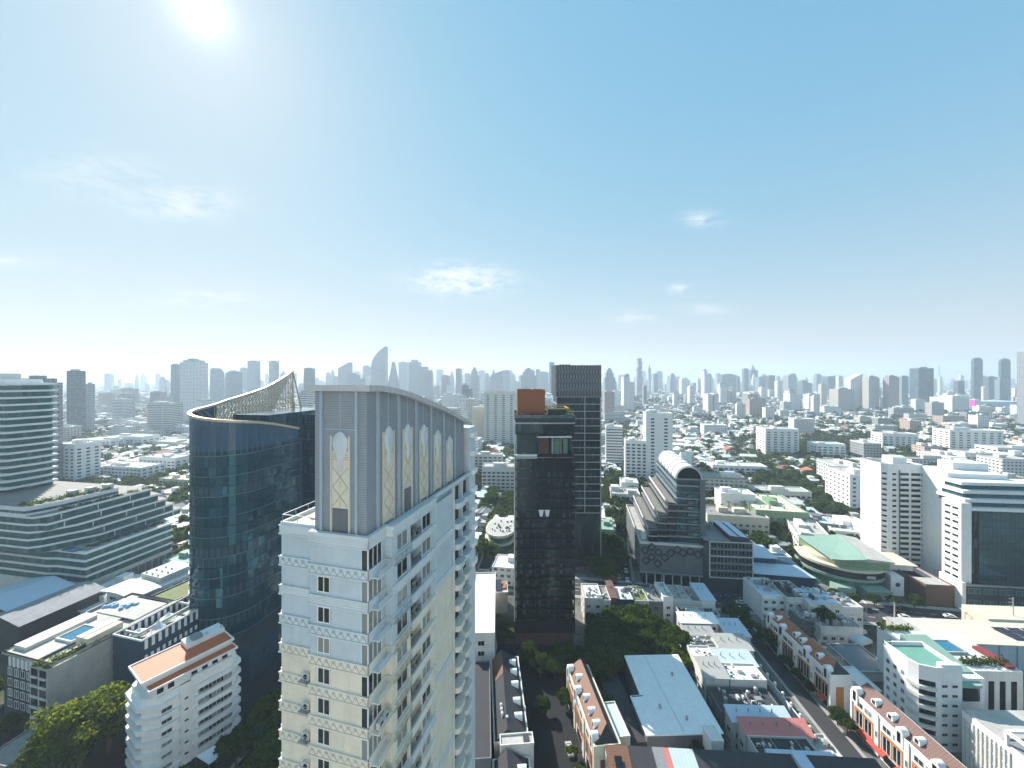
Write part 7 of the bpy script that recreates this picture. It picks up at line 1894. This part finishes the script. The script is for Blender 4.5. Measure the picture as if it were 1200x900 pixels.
def named_trees():
    # big sunlit tree bottom left
    big = tree_mesh(40, 17, 9.5, 60, 16000, .36, 'leaf_c', True, .8); big2 = tree_mesh(41, 15, 7.5, 40, 9000, .36, 'leaf_b', True, .8)
    X, Y = -117, 104; tree(X, Y, 'large sunlit yellow-green tree in the bottom left corner', 'trees below the navy building', big, 1.0)
    for i, (px, y, k, lab) in enumerate(((128, 108, big2, 'dark leafy tree at the right shoulder of the large sunlit tree'), (60, 98, big2, 'shaded tree at the left foot of the large sunlit tree'))): tree(at(px, y), y, lab, 'trees below the navy building', k, .9)
    # shaded trees below the orange block and the podium
    for i, (X, Y, s) in enumerate(((-70, 112, 1.1), (-66, 104, 1.0), (-74, 103, .9), (-63, 96, 1.0), (-71, 94, .9), (-79, 88, 1.0), (-60, 88, 1.0), (-66, 120, 1.0), (-58, 110, .9))): tree(X, Y, 'dark tree in the shade between the orange-roofed block and the cream tower', 'dark trees in the shade below the orange-roofed block', TR_N[i % 3], s)
    for i, (px, y, s) in enumerate(((-20, 122, .8), (15, 126, .8), (40, 122, .7), (8, 112, .6))): tree(at(px, y), y, 'shaded tree on the dark ground left of the large sunlit tree', 'shaded trees at the left edge', TR_N[i % 3], s)
    X, Y = G(112, 713, 4); tree(X, Y-2, 'round dark tree against the white podium wall', 'trees by the podium', TR_N[0], 1.25)
    # tree court between the dark tower and the shophouses
    court = [(37, 150, 1.15, 0), (42, 153, 1.2, 2), (47, 150, 1.2, 0), (52, 153, 1.25, 2), (57.5, 150, 1.1, 0), (60, 144, 1.1, 2), (45, 143, 1.0, 1), (51, 145, 1.15, 0), (38.5, 143, 1.0, 1), (33, 148, 1.0, 0), (34, 141, 1.0, 2), (41, 137, .9, 1), (48, 137.5, .7, 3), (29.5, 138, 1, 0), (31, 131, 1, 2), (35, 134, .9, 0), (55, 140, .9, 1), (53.5, 136.6, .6, 3), (33.5, 156, .9, 1), (58, 156, .8, 0)]
    for x, y, s, k in court: tree(x, y, 'tree of the dark green clump between the rust-topped tower and the shophouses', 'dark green tree clump in the centre court', TR_N[k], s)
    tree(59.5, 137.2, 'bright yellow-green tree at the far corner of the white warehouse roof', 'trees in the centre court', TR_N[3], 1.1)
    tree(16.5, 106, 'small bright green tree in the dark lane between the two townhouse rows', 'trees in the centre court', TR_N[3], .38); 
    for x, y, s in ((18.2, 100, .42), (19.2, 92, .5)): tree(x, y, 'small dark tree in the lane against the cream townhouse row', 'lane trees', TR_N[1], s)
    tree(50.0, 102.5, 'dark round bush tree at the near edge of the white warehouse roof', 'trees in the centre court', TR_N[0], .62)
    for x, y, sc in ((9.5, 120, .5), (17.5, 122, .55), (15, 134, .7), (10, 135, .7), (6, 140, .8), (19, 138, .8), (24.5, 133, .8), (26.5, 126, .8), (28.5, 118, .7), (29, 110, .7)): tree(x, y, 'small dark tree in the black lane below the rust-topped tower', 'lane trees', TR_N[0 if x < 15 else 2], sc)
    # alley trees
    for i, (x, y, s) in enumerate(((98.6, 148, .75), (96.5, 156, .85), (93.6, 160, .9), (98.7, 133, .4), (98.9, 128, .45), (98.4, 138, .4), (98.4, 116, .5), (98.2, 112.5, .5))): tree(x, y, ['dark tree at the far end of the alley by the farther townhouse row', 'small tree on the pavement before the farther townhouse row'][i > 2], ['dark trees at the far end of the alley', 'small pavement trees by the townhouses'][i > 2], TR_N[i % 3], s)
    for i, (px, py, s, lab) in enumerate(((968, 728, .9, 'dark tree in the shaded court behind the farther townhouse row'), (1040, 733, .75, 'bright green street tree at the junction right of the court houses'))): X, Y = G(px, py+14, 0); tree(X, Y, lab, 'court trees', TR_N[3 if i else 0], s)
    for i in range(13): f = i/12; x, y = 163+52*f, 158.5-8.5*f; tree(x, y, 'low olive-green tree in the row along the main road before the flat hall', 'row of low trees along the main road', TR_N[1], .55)
    for i in range(5): x = 150+i*8; tree(x, 180-.16*(x-110)+5, 'shaded street tree before the curved green hall', 'street trees before the curved green hall', TR_N[i % 2], .6)
    for i in range(12): f = i/11; x, y = 53+5*f+rc.uniform(-1, 1)-2+38*f*0, 0; p = G(722+rc.uniform(-14, 8), 600+85*f, 0); tree(p[0], p[1], 'dark tree on the left side of the road beside the vaulted block', 'dark trees lining the side road', TR_N[i % 3], rc.uniform(.7, 1.0))
    for i in range(12): p = G(560+rc.uniform(5, 34), 588+rc.uniform(0, 44), 0); tree(p[0], p[1], 'olive tree in the loose group between the cream tower and the rust-topped tower', 'olive trees left of the rust-topped tower', TR_N[(1, 2, 3)[i % 3]], rc.uniform(.9, 1.35))
    for i in range(10): p = G(950+rc.uniform(-22, 40), 655+rc.uniform(-12, 25), 0); tree(p[0], p[1], 'spreading tree in the car park left of the curved green hall', 'car park trees left of the curved green hall', TR_N[i % 3], rc.uniform(.7, 1.1))
    for i in range(16): p = G(690+rc.uniform(0, 40), 650+rc.uniform(0, 24), 0); tree(p[0], p[1], 'shaded tree at the foot of the louvred black tower', 'shaded trees below the louvred black tower', TR_N[i % 3], rc.uniform(.6, .9))
    for k in range(6):
        X, Y = G(846+k*8, 598-(k % 2)*3, 16.5)
        t = thing('roof_palm', 'spiky palm planted on the ivory block behind the framed office', 'palm', X, Y, 0, 'palms on the ivory block', 16.5); m = MB(); 
        for q in range(11):
            a = q*.57+k; c, s = math.cos(a), math.sin(a); m.poly([(0,0,3.4),(c*1.1-s*.22,s*1.1+c*.22,4.2),(c*2.3,s*2.3,3.3+.3*(q%3)),(c*1.1+s*.22,s*1.1-c*.22,4.2)])
        m.build('frond', 'leaf_b', t); MB().tube((0,0,0), (0,0,3.5), .16).build('trunk', 'bark', t)
named_trees()
def city_trees():
    pts = []; occ = {}; gen = spread(0, 215, 3000, 1.0); tries = 0
    while tries < 30000:
        tries += 1; X, Y, px = next(gen); py = HY+H*F/Y
        park = any(a < px < b and ya < py < yb for a, b, ya, yb in PARKS)
        nz = math.sin(X*.021+1.3)*math.sin(Y*.017)+math.sin(X*.0051)*math.sin(Y*.006+2)
        if not park and not (px > 860 and 480 < py < 560) and nz < .15 and rc.random() < .75: continue
        c = 7 if Y < 700 else 10 if Y < 1500 else 18; k = (int(X//c), int(Y//c), c)
        if k in occ: continue
        if taken(X, Y, 1.5) or on_road(X, Y, -3): continue
        occ[k] = 1; pts.append((Y, X))
    pts.sort(); lim = max(0, 298-NT_[0])
    for i, (Y, X) in enumerate(pts[:lim]): tree(X, Y, 'tree among roofs, %s city %s' % (band(Y), district(X, Y)), 'trees among roofs, %s city %s' % (band(Y), district(X, Y)), TR_M[i % 4], rc.uniform(.7, 1.35))
    Q = []
    for (Y, X) in pts[lim:]:
        q = (TR_M[rc.randrange(4)][2] if Y < 420 else TR_F[rc.randrange(3)][2]); a = rc.uniform(0, 6.28); c, s = math.cos(a), math.sin(a); k = rc.uniform(.7, 1.3)*(1 if Y < 1500 else 1.5)
        m = np.array([[c, -s, 0], [s, c, 0], [0, 0, 1]]); Q.append(q@m.T*k+np.array([X, Y, 0]))
    q = np.concatenate(Q); n = len(q)//4
    me = bpy.data.meshes.new('distant_trees'); me.vertices.add(len(q)); me.vertices.foreach_set('co', q.ravel().astype(np.float32))
    me.loops.add(n*4); me.loops.foreach_set('vertex_index', np.arange(n*4)); me.polygons.add(n); me.polygons.foreach_set('loop_start', np.arange(0, n*4, 4)); me.polygons.foreach_set('loop_total', np.full(n, 4))
    me.materials.append(M['leaf_far']); me.update()
    tag(add('distant_trees', me), 'hazy patches of green trees between the distant houses', 'trees', kind='stuff')
    print('trees', NT_[0], len(pts), n)
city_trees()
# ------------------------------------------------------------------ vehicles, poles, wires, people-scale things
CARP = {}
for nm, c in (('white', (.72,.72,.70)), ('silver', (.42,.43,.44)), ('black', (.02,.02,.022)), ('grey', (.16,.17,.18)), ('red', (.35,.03,.03)), ('green and yellow', (.32,.36,.03)), ('pink', (.60,.12,.28)), ('blue', (.04,.08,.25))):
    M['car_'+nm] = plain('car_'+nm, c, .28, .1, .6)
def car_body():
    m = MB(); prof = [(-2.15,.35),(-2.2,.75),(-2.05,.92),(-1.35,1.0),(-.75,1.42),(.65,1.46),(1.3,1.05),(2.05,.92),(2.2,.7),(2.15,.35)]
    n = len(prof)
    for i in range(n):
        (a, za), (b, zb) = prof[i], prof[(i+1) % n]; wa, wb = (.72 if za > 1.2 else .86), (.72 if zb > 1.2 else .86)
        m.poly([(-wa,a,za),(wa,a,za),(wb,b,zb),(-wb,b,zb)][::-1])
    for s in (1, -1):
        m.poly([(s*(.72 if z > 1.2 else .86), a, z) for a, z in (prof if s > 0 else prof[::-1])])
    return m
def car_glass():
    m = MB()
    m.poly([(-.70,-1.32,1.03),(.70,-1.32,1.03),(.62,-.80,1.405),(-.62,-.80,1.405)]).poly([(.70,1.27,1.09),(-.70,1.27,1.09),(-.62,.70,1.45),(.62,.70,1.45)])
    for s in (1, -1): m.poly([(s*.865,-1.1,1.0),(s*.865,1.05,1.02),(s*.735,.55,1.40),(s*.735,-.7,1.37)][::s])
    v = [(x, y, z+.012) for x, y, z in m.v]; m.v = v
    return m
CB = car_body(); CG = car_glass().mesh('window', ['glassdark'])
WH = MB().tube((-.1,0,0), (.1,0,0), .33, 12, 0).mesh('wheel', ['tyre']); SPLITS[WH.name] = (WH, ('rim', MB().tube((-.11,0,0), (.11,0,0), .19, 10).mesh('rim', ['steel'])))
LT = MB().box(-.16, -.03, -.07, .16, .03, .07).mesh('headlight', ['white'])
CBM = {}
def car(X, Y, yaw, colour, label, group):
    t = thing('parked_car', label, 'car', X, Y, yaw, group, .02)
    if colour not in CBM: CBM[colour] = CB.mesh('body', ['car_'+colour])
    add('body', CBM[colour], t); add('window', CG, t)
    for x in (-.8, .8):
        for y in (-1.35, 1.35): add('wheel', WH, t, (x, y, .33))
        add('headlight', LT, t, (x*.75, 2.2, .68))
rv = random.Random(9)
def cars():
    cols = ['white', 'white', 'silver', 'black', 'grey', 'white', 'silver', 'red', 'green and yellow', 'blue']
    def along(pts, off, step, jit, where, flip, prob=1., lim=99):
        k = 0; P = [Vector(p) for p in side(pts, off)]
        for a, b in zip(P, P[1:]):
            L = (b-a).length; d = (b-a)/L; s = rv.uniform(2, step)
            while s < L and k < lim:
                if rv.random() < prob:
                    p = a+d*s; c = rv.choice(cols); yaw = math.degrees(math.atan2(d.x, d.y))+(180 if flip else 0)
                    car(p.x, p.y, yaw, c, '%s car %s' % (c, where), '%s cars %s' % (c, where)); k += 1
                s += step+rv.uniform(0, jit)
    for o, fl in ((-5.2, 0), (-1.8, 0), (1.8, 1), (5.2, 1)): along(MAIN[1:], o, 16, 26, 'on the main road below the vaulted block and the green hall', fl, .75)
    along(SIDE[:4], -2.0, 6.2, 6, 'queuing on the side road left of the vaulted block', 1, .9); along(SIDE[:3], 1.9, 9, 16, 'driving away on the side road left of the vaulted block', 0, .6); along(SIDE[:3], 3.7, 7, 14, 'parked along the trees of the side road', 0, .6)
    for i, (x, y, c, lab) in enumerate(((17.6, 100.5, 'white', 'white car parked in the dark lane beside the cream townhouse row, farther of two'), (18.0, 95.0, 'white', 'white car parked in the dark lane beside the cream townhouse row, nearer of two'), (16.2, 108, 'silver', 'silver car in the shade in the lane below the rust-topped tower'))): car(x, y, -6, c, lab, 'cars in the lane')
    for i in range(14): p = G(905+rv.uniform(0, 50), 640+rv.uniform(0, 32), 0); c = rv.choice(cols); car(p[0], p[1], rv.choice([12, 102]), c, c+' car in the car park between the terraced building and the blue-roofed shed', c+' cars in the car park')
    along(BACK[3:6], 0, 10, 22, 'on the narrow street left of the rust-topped tower', 0, .7, 12); along(ALLEY[1:4], 1.9, 15, 16, 'parked in the alley beside the townhouse rows', 0, .5, 4); along(LEFT[1:4], 1.7, 12, 20, 'on the shaded street below the glass tower', 1, .6, 7)
cars()
def pole(X, Y, h, label, name='utility_pole', arms=3, group=None):
    t = thing(name, label, 'pole', X, Y, 9, group); MB().tube((0,0,0), (0,0,h), .22, 8, 0, .15).build('post', 'concrete_l', t)
    for k in range(arms): MB().box(-1.5, -.08, h-.8-k*1.4, .3, .08, h-.62-k*1.4).tube((-1.3,0,h-.6-k*1.4), (-1.3,0,h-.25-k*1.4), .09).tube((-.6,0,h-.6-k*1.4), (-.6,0,h-.25-k*1.4), .09).build('cross_arm', 'steel', t)
    return t
X, Y = 201, 154; pole(X, Y, 17, 'tall pale utility pole with cross arms before the mirror-glass office')
X, Y = G(772, 690, 0); pole(69.5, 178.3, 14, 'slim pale street pole before the vaulted block, beside the taller white shophouse', 'street_pole', 0)
X, Y = G(1048, 727, 0); pole(X, Y, 8, 'short pale street pole on the far kerb before the curved green hall', 'street_pole', 1); pole(164.5, 165, 8, 'short pale pole by the row of low trees on the main road', 'street_pole', 0)
pole(146, 168, 9, 'street pole at the road corner by the cream slatted roof house', 'street_pole', 1)
def boat_canopy():
    X, Y = 189, 157.5
    t = thing('white_canopy', 'white angular entrance canopy on the main road verge before the mirror-glass office', 'canopy', X, Y, 8)
    MB().poly([(0,0,4),(11,1.5,5.2),(12,4,5.0),(1,3.6,3.2)]).poly([(1,3.6,3.1),(12,4,4.9),(11,1.5,5.1),(0,0,3.9)]).build('canopy', 'white', t); MB().poly([(-1,0,1),(2,-.3,1.2),(1.6,0,4.3),(-.8,.2,4.6)]).build('wedge_wall', 'white', t)
    for x in (3, 7, 10.5): MB().tube((x,2.4,0), (x,2.4,4.2), .12).build('post', 'steel', t)
boat_canopy()
def lamps():
    P = [Vector(p) for p in side(MAIN[1:], -8.0)]
    lm = MB().tube((0,0,0), (0,0,8), .1, 6, 0, .07).tube((0,0,8), (0,1.8,8.4), .06, 6).mesh('post', ['steel']); lh = MB().box(-.14, 1.5, 8.3, .14, 2.3, 8.46).mesh('lamp_head', ['white2'])
    for a, b in zip(P, P[1:]):
        n = max(1, int((b-a).length/28))
        for k in range(n):
            p = a+(b-a)*((k+.5)/n); t = thing('street_lamp', 'grey street lamp along the near kerb of the main road', 'street lamp', p.x, p.y, 8, 'street lamps on the main road'); add('post', lm, t); add('lamp_head', lh, t)
lamps()
for i in range(5):
    p = G(884+i*2.2, 712+i*6, 2.2)
    o = MB().prism(rrect(-1.1, -1.1, 1.1, 1.1, .3), 2.1, 2.4).tube((0,0,0), (0,0,2.1), .05).build('parasol', 'umbrella'); o.location = (p[0]-7, p[1], 0); tag(o, 'small white stall parasol on the corner beside the end shophouse', 'parasol', 'stall parasols at the road corner')
print('objects', len(bpy.data.objects))
